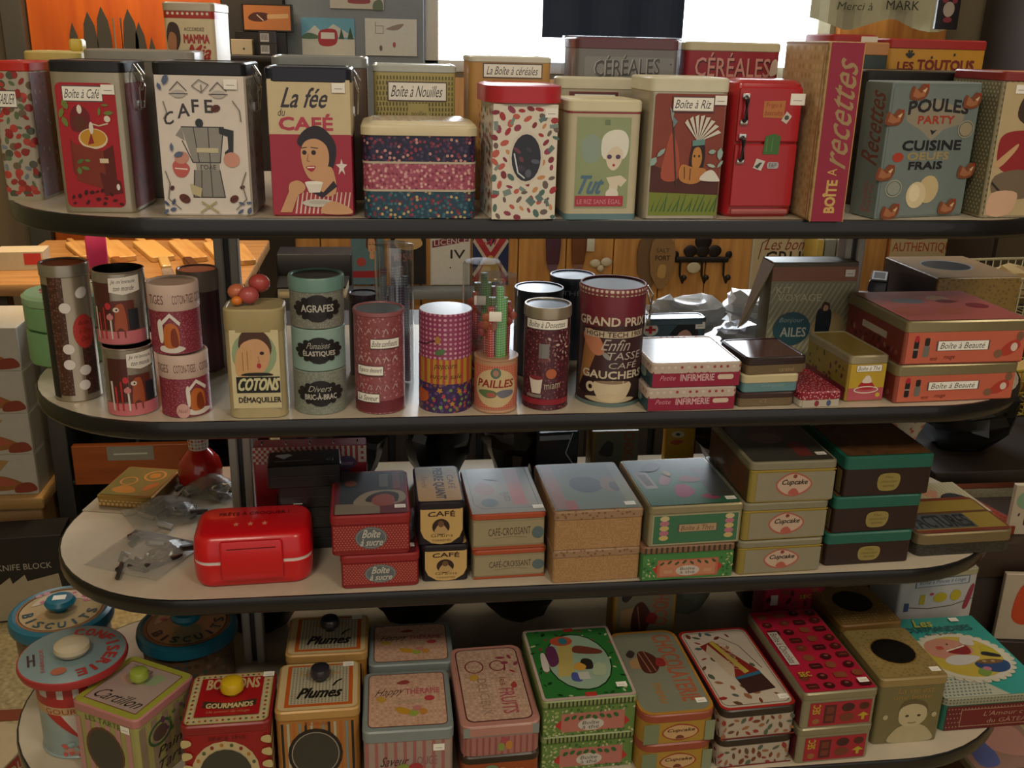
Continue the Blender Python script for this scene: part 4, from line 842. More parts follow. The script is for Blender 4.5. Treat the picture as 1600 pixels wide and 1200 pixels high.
    s3 = onto(s2, .004, 0, 2, h=s.h*1.2, w=s.w*1.08); tin('pocket_tin', 'flat dark brown pocket tin on top of a small stack', 'tin', s3, '#6a583e', '#2e1e1c', .011, .006, front=[('t', '#a08c64', 'caramel', .55, .15, .80, .4)], topm=M('#5a3a34', .15), group='pocket tins')
    # tea tin
    s = sp(R, 1320, 1379, 627, 556, .125, 4)
    tin('tea_tin', 'yellow tea tin with a printed pudding and silver-rimmed hinged lid', 'tin', s, '#a58a3a', M('#a89e80', .3, .5), .012, .005, front=[('r', '#b89a30', .04, .3, .96, .82), ('r', '#b0525c', .04, .03, .96, .3)] + lab('Boîte à Thé', .2, .66, .84, .79) + [('sp', '#a8242c', [(.3, .28), (.36, .42), (.62, .42), (.7, .28)]), ('sp', '#d8ccc0', [(.38, .42), (.45, .55), (.55, .56), (.62, .42)]), ('ring', '#d8d0c0', .5, .26, .32, .08, .0016), ('e', '#c8a83c', .82, .14, .06, .05)],
        left=[('r', '#8a7a34', .03, .3, .97, .85), ('r', '#7c1c30', .03, .03, .97, .3), ('s', ['#4a4a30', '#5c3430', '#6a2430'], 26, .005, (.06, .1, .95, .8), 4)], topm=M('#7c6a34', .2))
    s = sp(R, 1250, 1312, 636, 612, .10, 4)
    tin('pocket_tin', 'flat red tin with white dots beside the yellow tea tin', 'tin', s, '#c0b8a8', PAT('#8a2030', ['#c89aa0'], 200, .2), .012, .006, front=[('r', '#b4ac9c', .05, .03, .95, .5), ('e', '#8a2a3c', .4, .25, .06, .2), ('e', '#4a5a7c', .7, .25, .06, .2)])
    # travel kit card box
    s = spb(R, 1209, 1343, 410, .20, .045, 0); hh = s.h
    fr = [('r', '#8a8a74', 0, 0, 1, .82), ('r', '#94604c', 0, .82, 1, .96)]
    for i in range(26):
        a = -.5+i*.06; u0, u1 = a, a+.5
        b0 = 0.0; p = [(u0, 0), (u0+.025, 0), (u1+.025, .80), (u1, .80)]
        if u0 >= 0 and u1 + .025 <= 1: fr.append(('p', '#aaa486', p))
        elif u0 < 0 < u1: v = -u0/.5*.8; fr.append(('p', '#aaa486', [(0, v), (.025, v), (u1+.025, .80), (u1, .80)]))
        elif u0 < .97 < u1+.03: v = (.97-u0)/.5*.8; fr.append(('p', '#aaa486', [(u0, 0), (u0+.025, 0), (.995, v), (.97, v)]))
    fr += [('t', '#cfc6ac', 'KIT', .06, .71, .24, .77), ('t', '#cfc6ac', 'VOYAGE', .08, .63, .60, .70), ('e', '#a8946a', .72, .36, .2, .17), ('e', '#2f5560', .29, .36, .22, .165), ('t', '#8fa0a0', 'Bonjour', .14, .41, .42, .47, {'shear': .3}), ('t', '#b0b4ac', 'AILES', .16, .28, .46, .37, {'bold': .0006}), ('sp', '#1c2630', [(.58, .28), (.57, .52), (.64, .56), (.74, .52), (.72, .28)]), ('sp', '#4a3428', [(.62, .54), (.64, .62), (.71, .60), (.70, .54)]), ('sp', '#b89478', [(.64, .54), (.65, .59), (.69, .58), (.69, .54)]), ('r', '#b89478', .60, .2, .64, .28)]
    t = tin('travel_kit_box', 'standing striped grey card box lettered KIT VOYAGE with open flap', 'box', s, '#7c745c', None, 0, .003, front=fr, bands=[(.94, 1.0, '#5a5448')], pr=(.9, .9))
    q = MB(); w, d = s.w, s.d
    for yy in (0,):
        q.v += [(-w/2, -d/2, hh*.99), (-w/2-.045, -d/2+.006, hh*.36), (-w/2-.016, d/2, hh*.36), (-w/2, d/2, hh*.99), (-w/2+.002, -d/2, hh*.99), (-w/2-.043, -d/2+.006, hh*.36), (-w/2-.014, d/2, hh*.36), (-w/2+.002, d/2, hh*.99)]
    for f in ((3, 2, 1, 0), (4, 5, 6, 7), (0, 1, 5, 4), (1, 2, 6, 5), (2, 3, 7, 6), (3, 0, 4, 7)):
        q.f.append(list(f)); q.uv.append([(0, 0)]*4); q.mi.append(q.m('#a89c80'))
    q.build('flap', t, None)
    # beauty tins
    def beauty(label, s, hd=1):
        fr = [('r', '#bd6048', .02, .04, .985, .80)] + [('rr', '#1e1a1c', .075, .16, .115, .60, .002), ('e', '#a8242c', .095, .60, .02, .08), ('r', '#8a847c', .075, .34, .115, .38), ('rr', '#6e6a60', .155, .18, .205, .44, .002), ('rr', '#26221f', .16, .44, .20, .62, .002), ('sp', '#a83a2c', [(.78, .22), (.84, .46), (.92, .54), (.95, .36), (.86, .18)]), ('e', '#cdbcae', .90, .37, .028, .10), ('e', '#7c5a44', .775, .22, .035, .10), ('e', '#7a5440', .935, .62, .03, .11), ('t', '#6a2c24', 'vernis', .22, .10, .28, .19, {'shear': .3}), ('t', '#6a2c24', 'rouge', .33, .10, .42, .2, {'shear': .3})] + lab('Boîte à Beauté', .27, .33, .68, .54)
        tp = [('r', '#a85a54', .02, .02, .98, .98), ('sp', '#6a7078', [(.18, .62), (.25, .72), (.4, .72), (.46, .62), (.36, .55)]), ('sp', '#b08a6c', [(.52, .70), (.62, .82), (.72, .74), (.66, .62)]), ('sp', '#6c2c30', [(.55, .62), (.65, .68), (.74, .6), (.62, .55)]), ('e', '#7c2a2e', .82, .45, .09, .09), ('e', '#a85a48', .15, .3, .1, .12), ('e', '#a85a48', .5, .3, .12, .1)]
        return tin('beauty_tin', label, 'tin', s, '#8c4436', M('#8f8462', .32, .5), .016, .005, front=fr, top=tp, left=[('r', '#6e2c28', .03, .04, .97, .8), ('r', '#a89c8c', .3, .4, .72, .56), ('s', ['#8a4a40', '#4a1c1c', '#96605a'], 14, .006, (.1, .1, .9, .35), 3)], group='beauty tins')
    s = sp(R, 1396, 1580, 627, 569, .17, 3); beauty('large coral beauty tin with lipsticks, lower of the two', s)
    beauty('large coral beauty tin with lipsticks, upper of the two', onto(s, .006, 0, -1, h=s.h*1.13))
    # wood-look tissue box behind
    s = spb(R, 1474, 1590, 434, .262, .17, 2); s.w = .150
    t = tin('tissue_box', 'tan tissue box with oval slot behind the coral beauty tins', 'box', s, PAT('#8a7040', ['#6e5a34', '#7a6438'], 120, .25), None, 0, .003, top=[('r', '#93795a', .01, .01, .99, .99), ('e', '#8a8c98', .47, .55, .29, .25), ('e', '#1a1a20', .46, .54, .27, .225)], left=[('r', '#3a302c', .02, .02, .98, .98)])
    # packets
    rg = random.Random(4)
    for i, (x, y, z, w, d, h, c, tl, rz, lb) in enumerate(((.612, .285, 0, .05, .10, .085, '#b88a84', 0, -.4, 'pink packet leaning beside the travel kit box'), (.660, .36, 0, .03, .09, .105, '#2a2c38', 0, -.5, 'black glossy packet leaning by the tissue box'), (.600, .395, 0, .028, .09, .09, '#4a6a7c', 0, -.35, 'blue packet leaning beside the pink one'))):
        t = thing('packet', lb, 'packet', (x, y, ZS[1]), rz, 'leaning packets')
        q = MB(); q.prism(w, d, .003, [(0, .001), (.002, 0), (h-.003, 0), (h, .002)], M(c, .2)); q.build('sleeve', t)
        decals(box_faces(w, d, h)['top'], [('r', '#c8c4c0', .1, .1, .9, .9), ('r', c, .2, .2, .8, .8)], 'top_print', t); decals(box_faces(w, d, h)['left'], [('r', '#8a9aa8', .1, .1, .9, .6), ('r', '#c0b0a4', .1, .65, .9, .9)], 'side_print', t)
    # crumpled clear bags catching the window light
    def bag(label, cx, cy, w, d, h, seed, c='#c9cdd2', z=None, name='plastic_bag', group='white plastic bags'):
        rg = random.Random(seed); q = MB(); n, m_ = 16, 11; rows = []
        for j in range(m_):
            tj = j/(m_-1); row = []
            for i in range(n):
                a = 2*PI*i/n; e = math.sin(PI*(.08+.84*tj))**.5
                x = w/2*e*math.cos(a)*rg.uniform(.78, 1.05); y = d/2*e*math.sin(a)*rg.uniform(.78, 1.05)
                row.append((x, y, h*(tj**.8)*rg.uniform(.84, 1.0)*(1-.22*abs(math.cos(a+seed))*tj) if j else 0))
            rows.append(row)
        q.rings(rows, c if not isinstance(c, str) else M(c, .22)); o = q.build(name, None, 20)
        o.location = (cx, cy, ZS[1] if z is None else z); tag(o, label, 'bag', group); return o
    bag('crumpled white plastic bag right behind the infirmary tins', .33, .385, .15, .12, .075, 1, '#e4e6ea')
    bag('crumpled white plastic bag nearest the travel kit flap', .455, .39, .12, .12, .085, 2, '#e4e6ea')
    bag('flat crumpled grey plastic bag behind the pocket tins', .405, .29, .10, .09, .05, 3, '#b8bcc8')
    return bag
bag = build_row2()
# ------------------------------------------------------------------ third and fourth shelves
def depth_of(s, xm, yf, yback):
    z = s.c.z+s.h
    return on_z(xm, yback, z).y-on_z(xm, yf, z).y
def spd(row, xl, xr, yb, yt, yback, rot=0, xb=None, z=None):
    s = sp(row, xl, xr, yb, yt, .1, rot, z); xm = (xl+xr)/2
    d = depth_of(s, xb or xm, yt, yback); n = Vector((math.sin(s.rz), -math.cos(s.rz), 0))
    s.c = s.c + n*.05 - n*(d/2); s.d = d; return s
def spt(row, xl, xr, yt, h, yback, rot=0, z=None, d=None):
    """base hidden below the frame: front-top edge read at height h"""
    z = ZS[row] if z is None else z; rz = math.radians(rot); xm = (xl+xr)/2
    P = on_z(xm, yt, z+h); dx = Vector((math.cos(rz), math.sin(rz), 0)); n = Vector((math.sin(rz), -math.cos(rz), 0))
    A = on_pl(xl, yt, P, n); B = on_pl(xr, yt, P, n); w = (B-A).dot(dx)
    if d is None: d = on_z(xm, yback, z+h).y-P.y
    c = (A+B)/2; c = Vector((c.x, c.y, z))-n*(d/2)
    return Spec(w, d, h, c, rz)
def split(s, n):
    """n equal boxes filling one measured stack"""
    out = [sub(s, h=s.h/n)]
    for _ in range(n-1): out.append(onto(out[-1]))
    return out
def build_row3():
    R = 2
    # gold flat tin on a card
    A, B, Cn = on_z(158, 793, ZS[2]), on_z(233, 798, ZS[2]), on_z(276, 748, ZS[2]); rz = math.atan2(B.y-A.y, B.x-A.x); w = (B-A).length; d = .115
    dxv, dyv = Vector((math.cos(rz), math.sin(rz), 0)), Vector((-math.sin(rz), math.cos(rz), 0)); cc = (A+B)/2+dyv*(d/2)
    t = thing('card', 'beige paper card under the gold tin', 'card', (cc.x+.004, cc.y+.002, ZS[2]), rz); q = MB(); q.prism(.135, .155, .002, [(0, 0), (.0012, 0)], M('#9a8c76', .6)); q.build('sheet', t)
    s = Spec(w*1.12, d, .021, Vector((cc.x, cc.y, ZS[2]+.0014)), rz)
    tin('gold_tin', 'flat gold and green embossed tin on a paper card', 'tin', s, M('#a0804a', .35, .6), M('#a8884c', .3, .6), .008, .004, front=[('g', '#c8a468', 12, 2, .02, .15, .98, .75, .003, 'o')], top=[('r', M('#6f7a42', .3, .4), .03, .03, .97, .97), ('sp', M('#b0904a', .3, .6), [(.15, .2), (.3, .35), (.5, .3), (.6, .15), (.35, .1)]), ('ring', M('#c0a058', .3, .6), .68, .72, .2, .18, .004), ('e', M('#b8943f', .3, .6), .68, .72, .1, .09), ('ring', M('#c0a058', .3, .6), .3, .5, .16, .14, .003), ('sp', M('#a8733a', .3, .5), [(.75, .2), (.9, .4), (.85, .5), (.7, .35)])])
    # clear bags of jewellery
    def pack(label, px, py, w, d, rz, seed, card):
        P = on_z(px, py, ZS[2]); t = thing('jewellery_pack', label, 'packet', (P.x, P.y, ZS[2]), rz, 'clear packs of dark jewellery'); rg = random.Random(seed)
        q = MB(); n = 8; grid = []
        for j in range(n+1):
            grid.append([(-w/2+w*i/n, -d/2+d*j/n, .003+.030*math.sin(PI*i/n)*math.sin(PI*j/n)+rg.uniform(-.0015, .0015)) for i in range(n+1)])
        for j in range(n):
            for i in range(n): q.face([grid[j][i], grid[j][i+1], grid[j+1][i+1], grid[j+1][i]], FILM())
        q.build('clear_bag', t, 20)
        q = MB(); q.box(-w/2, d/2-.02, .001, w/2, d/2, .004, M(card, .5), .0006); q.build('header_card', t)
        for i in range(16):
            x, y = rg.uniform(-.34, .34)*w, rg.uniform(-.38, .25)*d; a = rg.random()*6.28; L = rg.uniform(.014, .04)
            q = MB(); q.tube([(x, y, .005), (x+L*.5*math.cos(a), y+L*.5*math.sin(a), .008+.004*rg.random()), (x+L*math.cos(a+.9), y+L*math.sin(a+.9), .005)], rg.uniform(.003, .0055), M(rg.choice(['#2c2826', '#3c3632', '#6a645c', '#201c1c', '#8a847c']), .3, .3)); q.build('trinket', t)
        for i in range(1):
            x, y = .22*w, -.05*d; q = MB(); q.tube([(x+.017*math.cos(k*PI/8), y+.017*math.sin(k*PI/8), .008) for k in range(17)], .004, M('#8c7a5c', .25, .7), 8); q.build('bangle', t)
    pack('clear bag of dark jewellery nearest the rounded shelf edge', 228, 868, .125, .115, -.45, 3, '#5c5652')
    pack('clear bag of dark jewellery touching the red lunch box', 258, 806, .11, .10, .5, 5, '#a49a86')
    pack('clear bag of dark jewellery beside the metal upright', 330, 768, .10, .075, -.35, 8, '#7a8076')
    # red bottle with chequered neck
    P = on_z(312, 792, ZS[2])
    t = thing('ceramic_bottle', 'glossy red bottle with white chequered neck behind the jewellery bags', 'bottle', (P.x-.012, P.y+.09, ZS[2]), .2)
    q = MB(); q.lathe([(.028, 0), (.036, .004), (.037, .03), (.033, .046), (.022, .060), (.015, .068), (.015, .074)], M('#b02018', .18, 0, .5), n=24); q.build('bottle_body', t)
    q = MB(); q.lathe([(.0155, .066), (.0165, .07), (.0175, .092), (.019, .100), (.016, .103)], PAT('#c8c0b0', ['#b03028', '#98938a'], 160, .38, 0), n=24); q.build('neck', t)
    # bento box
    s = spd(R, 302, 490, 917, 838, 786, 2.5, 400); w, d, h = s.w, s.d, s.h
    t = thing('lunch_box', 'bright red plastic lunch box with white band and front latch', 'box', s.c, s.rz); rd = M('#c8141c', .3, 0, .2)
    rr = .026
    q = MB(); q.prism(w, d, rr, [(0, .008), (.003, .004), (.012, .001), (h*.46, 0)], rd, seg=8); q.build('lower_tray', t)
    q = MB(); q.prism(w, d, rr, [(h*.46, .0012), (h*.53, .0012)], M('#d8cec6', .4), seg=8, cap0=False, cap1=False); q.build('white_band', t)
    q = MB(); q.prism(w, d, rr, [(h*.53, 0), (h-.010, .002), (h-.003, .006), (h, .012)], rd, seg=8); l = q.build('lid', t)
    q = MB(); q.prism(w*.52, .008, .0035, [(h*.20, .001), (h*.23, 0), (h*.88, 0), (h*.93, .002)], rd, 0, -d/2-.002, seg=3); la = q.build('latch', t)
    decals(Face('pl', w, h, (-w/2, -d/2-.006, 0), (1, 0, 0), (0, 0, 1), (0, -1, 0), base=.0002), [('l', '#6a0c12', [(.30, .80), (.70, .81)], .0016)], 'slot', la)
    decals(box_faces(w, d, h)['top'], [('t', '#5a0c12', "PRÊTS À CROQUER !", .20, .62, .80, .74, {'bold': .0004})], 'lid_print', l)
    for u in (.36, .48, .60): decals(box_faces(w, d, h)['top'], [('p', '#e08a6c', [(u+.028*(1 if k % 2 == 0 else .45)*math.cos(PI/2+k*PI/5), .36+.07*(1 if k % 2 == 0 else .45)*math.sin(PI/2+k*PI/5)) for k in range(10)])], 'star', l)
    decals(box_faces(w, d, h)['top'], [('r', WHITE_ST, .83, .88, .91, .98)], 'price_sticker', l)
    # spiral binder and black boxes behind
    s = spb(R, 394, 572, 697, .20, .03, 0); t = thing('recipe_binder', 'red and white gingham ring binder standing behind the black boxes', 'binder', s.c, s.rz)
    q = MB(); q.prism(s.w, s.d, .003, [(0, .001), (.002, 0), (s.h-.002, 0), (s.h, .001)], M('#98202a', .35)); q.build('cover', t)
    decals(box_faces(s.w, s.d, s.h)['front'], [('r', '#c4bcae', .0, .80, 1, .995)] + [('st', '#a03a3c', 20, .012*(j % 2)*2, .80+.0325*j, 1-.05*(1-j % 2), .8325+.0325*j, .5) for j in range(6)] + [('e', '#5a4a6c', .82, .80, .09, .08), ('t', '#b8aab0', 'Recettes', .76, .77, .88, .82, {'shear': .3})], 'cover_print', t)
    for i in range(5):
        x = -s.w*.42+s.w*.21*i; q = MB(); q.tube([(x, .004*math.cos(a)-.006, s.h+.004*math.sin(a)+.001) for a in [k*PI/6 for k in range(13)]], .0012, CHROME); q.build('ring', t)
    s = spb(R, 420, 520, 722, .135, .055, 2); s.w = .105; hb = s.h/4
    base = sub(s, h=hb)
    for i in range(4):
        o = base if i == 0 else onto(prev, [0, .012, .006, -.014][i], -.002*i, [0, 1, -2, 3][i])
        tin('knife_box', ['flat glossy black gift box, bottom of the stack', 'flat glossy black gift box, second from the bottom', 'flat glossy black gift box, third from the bottom', 'flat glossy black gift box with white emblem, topmost of the stack'][i], 'box', o, M('#16181a', .25), None, 0, .003, top=[('p', '#b8b8b0', [(.12, .75), (.28, .78), (.34, .68), (.22, .45), (.10, .66)]), ('l', '#8a8c88', [(.1, .3), (.6, .3)], .0015), ('t', '#a8a8a2', 'CJ', .8, .2, .9, .36)] if i == 3 else (), front=[('l', '#2c3034', [(.05, .5), (.95, .5)], .001)], group='black gift boxes'); prev = o
    # sugar tins
    def sugar(label, s):
        return tin('sugar_tin', label, 'tin', s, '#7e1c20', '#8a2226', s.h*.22, .008, front=[('r', '#86201f', .02, .12, .98, .76), ('g', '#a85c54', 24, 11, .03, .14, .97, .75, .0015, 'd'), ('e', '#5a6266', .5, .44, .205, .28), ('ring', '#8a8a84', .5, .44, .19, .25, .0009), ('t', '#b8b4a8', 'Boîte', .40, .44, .62, .64, {'shear': .3, 'bold': .0004}), ('t', '#b8b4a8', 'à sucre', .37, .24, .65, .41, {'shear': .3, 'bold': .0004})],
            top=[('rr', '#5c1820', .03, .03, .97, .97, .006), ('r', '#2c2e32', .10, .22, .80, .95), ('r', '#7c7060', .05, .03, .62, .24), ('sp', '#8a7c68', [(.3, .22), (.35, .4), (.55, .52), (.9, .5), (.95, .3), (.7, .2)]), ('sp', '#2a1a18', [(.45, .28), (.5, .42), (.68, .5), (.86, .45), (.86, .30), (.8, .26)]), ('sp', '#8c4438', [(.52, .26), (.55, .38), (.68, .44), (.8, .38), (.8, .22), (.62, .18)]), ('r', '#68625c', .62, .60, .74, .90), ('r', '#7a3c42', .80, .56, .90, .95), ('e', '#7a4030', .24, .70, .08, .07)], ptop=(.88, .16), group='sugar tins')
    s = spd(R, 534, 655, 918, 867, 790, 1.5); s.d = .15; s.c = sp(R, 534, 655, 918, 867, .15, 1.5).c
    sugar('red dotted sugar tin with oval label, lower of the two', s); sugar('red dotted sugar tin with oval label and picture lid, upper of the two', onto(s, -.011, .001, -.5, h=s.h*1.18))
    # coffee tins with shield
    def shield(label, s):
        return tin('coffee_tin', label, 'tin', s, M('#17141c', .35), M('#1a1620', .35), s.h*.16, .006, front=[('p', '#bf9f64', [(.06, .86), (.97, .86), (.97, .35), (.90, .18), (.72, .05), (.5, .02), (.3, .05), (.13, .18), (.06, .35)]), ('t', '#3c2420', 'CAFÉ', .22, .66, .80, .80, {'bold': .0006, 'arc': .15}), ('e', '#2c1c18', .5, .43, .19, .19), ('sp', '#b09262', [(.36, .30), (.4, .42), (.5, .52), (.6, .42), (.66, .30), (.5, .26)]), ('e', '#6a4a34', .5, .5, .07, .08), ('t', '#6a5030', 'Grains', .28, .19, .76, .27), ('t', '#6a5030', 'TORRÉFIÉS', .30, .09, .72, .15)],
            top=[('rr', '#b08c50', .03, .03, .97, .97, .005), ('t', '#2e1c22', 'PIERRE QUANT', .38, .08, .62, .92, {'rot': -90, 'bold': .0012}), ('t', '#4a3020', 'CAFÉ', .72, .34, .90, .72, {'rot': -90}), ('t', '#6a5030', 'Torréfié', .14, .38, .26, .70, {'rot': -90, 'shear': .3})], group='shield coffee tins')
    s = sp(R, 660, 731, 908, 852, .125, 1)
    shield('small black coffee tin with cream shield, lower of the two', s); shield('small black coffee tin with cream shield, upper of the two', onto(s, -.006, .002, 0, h=s.h*1.15))
    # croissant tins
    def croiss(label, s):
        return tin('biscuit_tin', label, 'tin', s, '#8f8468', '#a0492c', s.h*.16, .006, front=[('r', '#968a6c', .02, .14, .98, .78), ('r', '#9c4a2c', .01, .02, .99, .10), ('t', '#3c3026', 'CAFÉ-CROISSANT', .22, .40, .80, .66, {'rise': .1}), ('l', '#7c6e52', [(.3, .32), (.55, .36), (.75, .32)], .0008), ('e', '#55686a', .90, .44, .085, .17)],
            top=[('r', '#7c745e', .0, .0, 1, 1), ('l', '#35302a', [(.06, .97), (.06, .20), (.16, .10), (.94, .10), (.94, .97)], .0012), ('r', '#9c4a34', .60, .16, .80, .97), ('sp', '#7c5038', [(.12, .5), (.2, .66), (.34, .62), (.4, .48), (.28, .38)]), ('e', '#3e4c4a', .28, .22, .12, .09), ('t', '#4a3c30', 'café', .46, .24, .58, .44, {'rot': 90}), ('l', '#aaa494', [(.3, .75), (.5, .7)], .003)], ptop=(.92, .1), group='croissant tins')
    s = sp(R, 739, 851, 903, 858, .155, 2)
    croiss('cream tin lettered CAFÉ-CROISSANT with orange bands, lower of the two', s); croiss('cream tin lettered CAFÉ-CROISSANT with orange bands, upper of the two', onto(s, -.002, .0, 0, h=s.h*1.22))
    # tan dotted boxes
    def tan(label, s):
        return tin('card_box', label, 'box', s, PAT('#a07c54', ['#8f6a45', '#b08c62'], 330, .26, 0), PAT('#93765a', ['#74543c'], 110, .2), s.h*.22, .004, rim=False, top=[('r', '#56604c', .02, .02, .98, .98), ('r', '#7c5038', .03, .04, .18, .96), ('sp', '#20242c', [(.3, .5), (.38, .66), (.6, .66), (.7, .5), (.58, .36), (.4, .36)]), ('sp', '#6a5440', [(.66, .45), (.74, .66), (.88, .6), (.88, .42), (.76, .34)]), ('e', '#2a2420', .82, .45, .06, .1), ('r', '#6c7050', .86, .05, .97, .95), ('r', '#8a3c28', .16, .02, .28, .2)], ptop=(.88, .1), group='tan dotted boxes')
    s = sp(R, 863, 997, 908, 858, .165, 2)
    tan('tan dotted box with picture lid, lower of the two', s); tan('tan dotted box with picture lid, upper of the two', onto(s, .0, .0, 0, h=s.h*1.18))
    # green tea boxes
    s = sp(R, 1001, 1143, 904, 852, .165, 2)
    def victo(label, s, lid='#7c5a44', grp='green ornate tins', topd=(), ptop=None):
        fr = [('r', '#3f7a40', .01, .02, .99, .76), ('p', '#a8342c', [(.12, .34), (.18, .5), (.82, .5), (.88, .34), (.82, .14), (.18, .14)]), ('r', '#a8604a', .17, .08, .83, .60), ('r', '#b4785c', .2, .12, .80, .56), ('e', '#b8b0a4', .5, .26, .13, .15), ('t', '#4a4440', 'Boîte', .42, .27, .58, .36), ('t', '#4a4440', 'à thé', .42, .17, .58, .25)]
        for i in range(8): fr.append(('e', '#3c4a2c', .22+.08*i, .49+.03*(i % 2), .03, .035, 40 if i < 4 else -40))
        fr += [('r', '#b88c6c', .24, .2, .33, .3), ('r', '#b88c6c', .67, .2, .76, .3), ('s', ['#8aa070', '#2a5a30', '#a8a878'], 14, .003, (.02, .05, .14, .7), 2), ('s', ['#8aa070', '#2a5a30', '#a8a878'], 14, .003, (.86, .05, .98, .7), 3)]
        return tin('tea_box', label, 'tin', s, '#3d7440', M(lid, .4), s.h*.2, .005, front=fr, lf=[('st', '#3a3428', 17, .03, .82, .98, .98, .4)], top=topd, ptop=ptop, group=grp)
    victo('green ornate tin with red panel under the silver-edged tea tin', s)
    s2 = onto(s, .006, .0, .5, h=s.h*1.16)
    tin('tea_box', 'silver-edged green tea tin with pink cakes, stacked on the green ornate tin', 'tin', s2, M('#9a9678', .3, .4), M('#9c9474', .3, .5), s2.h*.18, .005, front=[('r', '#37694c', .05, .08, .95, .76), ('l', '#a8a686', [(.04, .06), (.96, .06), (.96, .78), (.04, .78), (.04, .06)], .0012)] + sum([[('e', c, u, .22+.12*k, .05, .065) for k, c in enumerate(['#b8a468', '#a8687c', '#b8a468', '#a8687c', '#b8ac80'])] for u in (.16, .86)], []) + lab('Boîte à Thés', .32, .36, .72, .54, '#a08c6c', '#6a3428'),
        top=[('r', '#2f5c44', .02, .02, .98, .98), ('p', '#8a8078', [(.08, .36), (.22, .36), (.20, .72), (.05, .72)]), ('p', '#3a2c24', [(.11, .42), (.19, .42), (.17, .66), (.08, .66)]), ('sp', '#8a1c4c', [(.36, .20), (.42, .40), (.54, .40), (.58, .26), (.46, .16)]), ('sp', '#8a2448', [(.6, .16), (.7, .2), (.8, .12), (.7, .1)]), ('sp', '#8a5c64', [(.26, .45), (.34, .62), (.42, .55), (.34, .42)]), ('r', '#3a3a34', .72, .15, .97, .75), ('sp', '#6a3028', [(.5, .5), (.6, .6), (.75, .52), (.65, .45)]), ('e', '#a08a3c', .42, .66, .04, .06), ('sp', '#1e2a2c', [(.15, .75), (.3, .9), (.42, .85), (.3, .72)])], ptop=(.90, .1))
    # cupcake tins
    def cup(label, s):
        return tin('cupcake_tin', label, 'tin', s, '#8a7a3a', '#7d7862', s.h*.19, .007, front=[('r', '#87816c', .08, .05, .985, .74), ('l', '#a88c34', [(.01, .79), (.99, .79)], .0016), ('sp', '#a05a4c', [(.30, .44), (.36, .62), (.5, .74), (.66, .62), (.73, .44), (.66, .24), (.5, .14), (.36, .24)]), ('sp', '#b8a08c', [(.32, .44), (.38, .60), (.5, .70), (.64, .60), (.71, .44), (.64, .27), (.5, .18), (.38, .27)]), ('t', '#2c2420', 'Cupcake', .37, .40, .67, .56, {'shear': .35, 'bold': .0005}), ('e', '#7c3830', .52, .64, .025, .05), ('sp', '#a8584a', [(.46, .2), (.48, .32), (.54, .34), (.58, .2)])],
            left=[('r', '#5c4426', .03, .04, .97, .78), ('st', '#6e3c24', 5, .08, .1, .95, .75, .55)], top=[('r', '#3c3a30', .03, .03, .97, .97), ('sp', '#55302a', [(.2, .5), (.35, .75), (.6, .78), (.7, .6), (.5, .45)]), ('e', '#6a5038', .42, .5, .2, .12), ('r', '#6a2c26', .6, .1, .78, .4)], ptop=(.88, .14), group='cupcake tins')
    s = sp(R, 1151, 1279, 895, 844, .175, 2)
    cup('gold-edged grey tin lettered Cupcake, bottom of three', s); a = onto(s, .002, .002, 0, h=s.h*1.10); cup('gold-edged grey tin lettered Cupcake, middle of three', a); cup('gold-edged grey tin lettered Cupcake, top of three', onto(a, .006, .0, -1, h=s.h*1.17))
    # teal and brown tins
    def tealb(label, s):
        return tin('chocolate_tin', label, 'tin', s, '#2a1a18', '#1f5c4c', s.h*.32, .006, rim=False, front=[('sp', '#8a7c44', [(.38, .33), (.40, .52), (.5, .57), (.62, .53), (.64, .34), (.6, .16), (.5, .12), (.41, .16)]), ('t', '#5c4c24', 'Mes', .47, .44, .56, .5), ('t', '#5c4c24', 'chocolats', .42, .33, .61, .40, {'shear': .3}), ('t', '#5c4c24', 'secrets', .45, .22, .58, .28)], left=[('r', '#7c6a44', .88, .05, .96, .62)], top=[('r', WOOD('#4c3018', '#6a4626', 8), .02, .02, .98, .98)], group='teal and brown tins')
    s = sp(R, 1287, 1418, 881, 832, .19, 2)
    tealb('dark brown tin with teal lid and cream plaque, bottom of three', s); a = onto(s, .006, .002, 0, h=s.h*1.10); tealb('dark brown tin with teal lid and cream plaque, middle of three', a); tealb('dark brown tin with teal lid and cream plaque, top of three', onto(a, .010, .0, -.5, h=s.h*1.2))
    # invoice tin
    s = sp(R, 1430, 1578, 866, 832, .12, 2)
    tin('invoice_tin', 'flat dark tin with yellow-striped lid lettered FACTURES at the right end', 'tin', s, PAT('#2c2c26', ['#3c3a32', '#20201c'], 260, .3, 0), M('#8a7c5c', .28, .6), .018, .013, top=[('rr', '#6c3020', .015, .02, .985, .98, .01), ('r', '#8a7430', .03, .1, .97, .9), ('r', '#474c4e', .03, .12, .68, .52), ('t', '#1f2022', 'FACTURES', .05, .15, .66, .48, {'bold': .001}), ('r', '#5a3a20', .03, .52, .97, .58), ('r', '#44484c', .03, .62, .2, .9)])
    s = spb(R, 1446, 1552, 802, .165, .12, 2)
    tin('photo_tin', 'flat cream striped tin with a black cat picture behind the invoice tin', 'tin', s, '#3a3834', M('#8a8474', .3, .5), .008, .008, top=[('r', '#b0a684', .02, .02, .98, .98), ('st', '#8c8668', 16, .03, .03, .97, .97, .2), ('sp', '#1c1c22', [(.45, .3), (.55, .55), (.75, .62), (.92, .4), (.9, .12), (.6, .14)]), ('sp', '#9c2c34', [(.04, .1), (.1, .4), (.3, .25), (.38, .06)]), ('sp', '#b88468', [(.3, .6), (.42, .75), (.55, .68), (.45, .5)])])
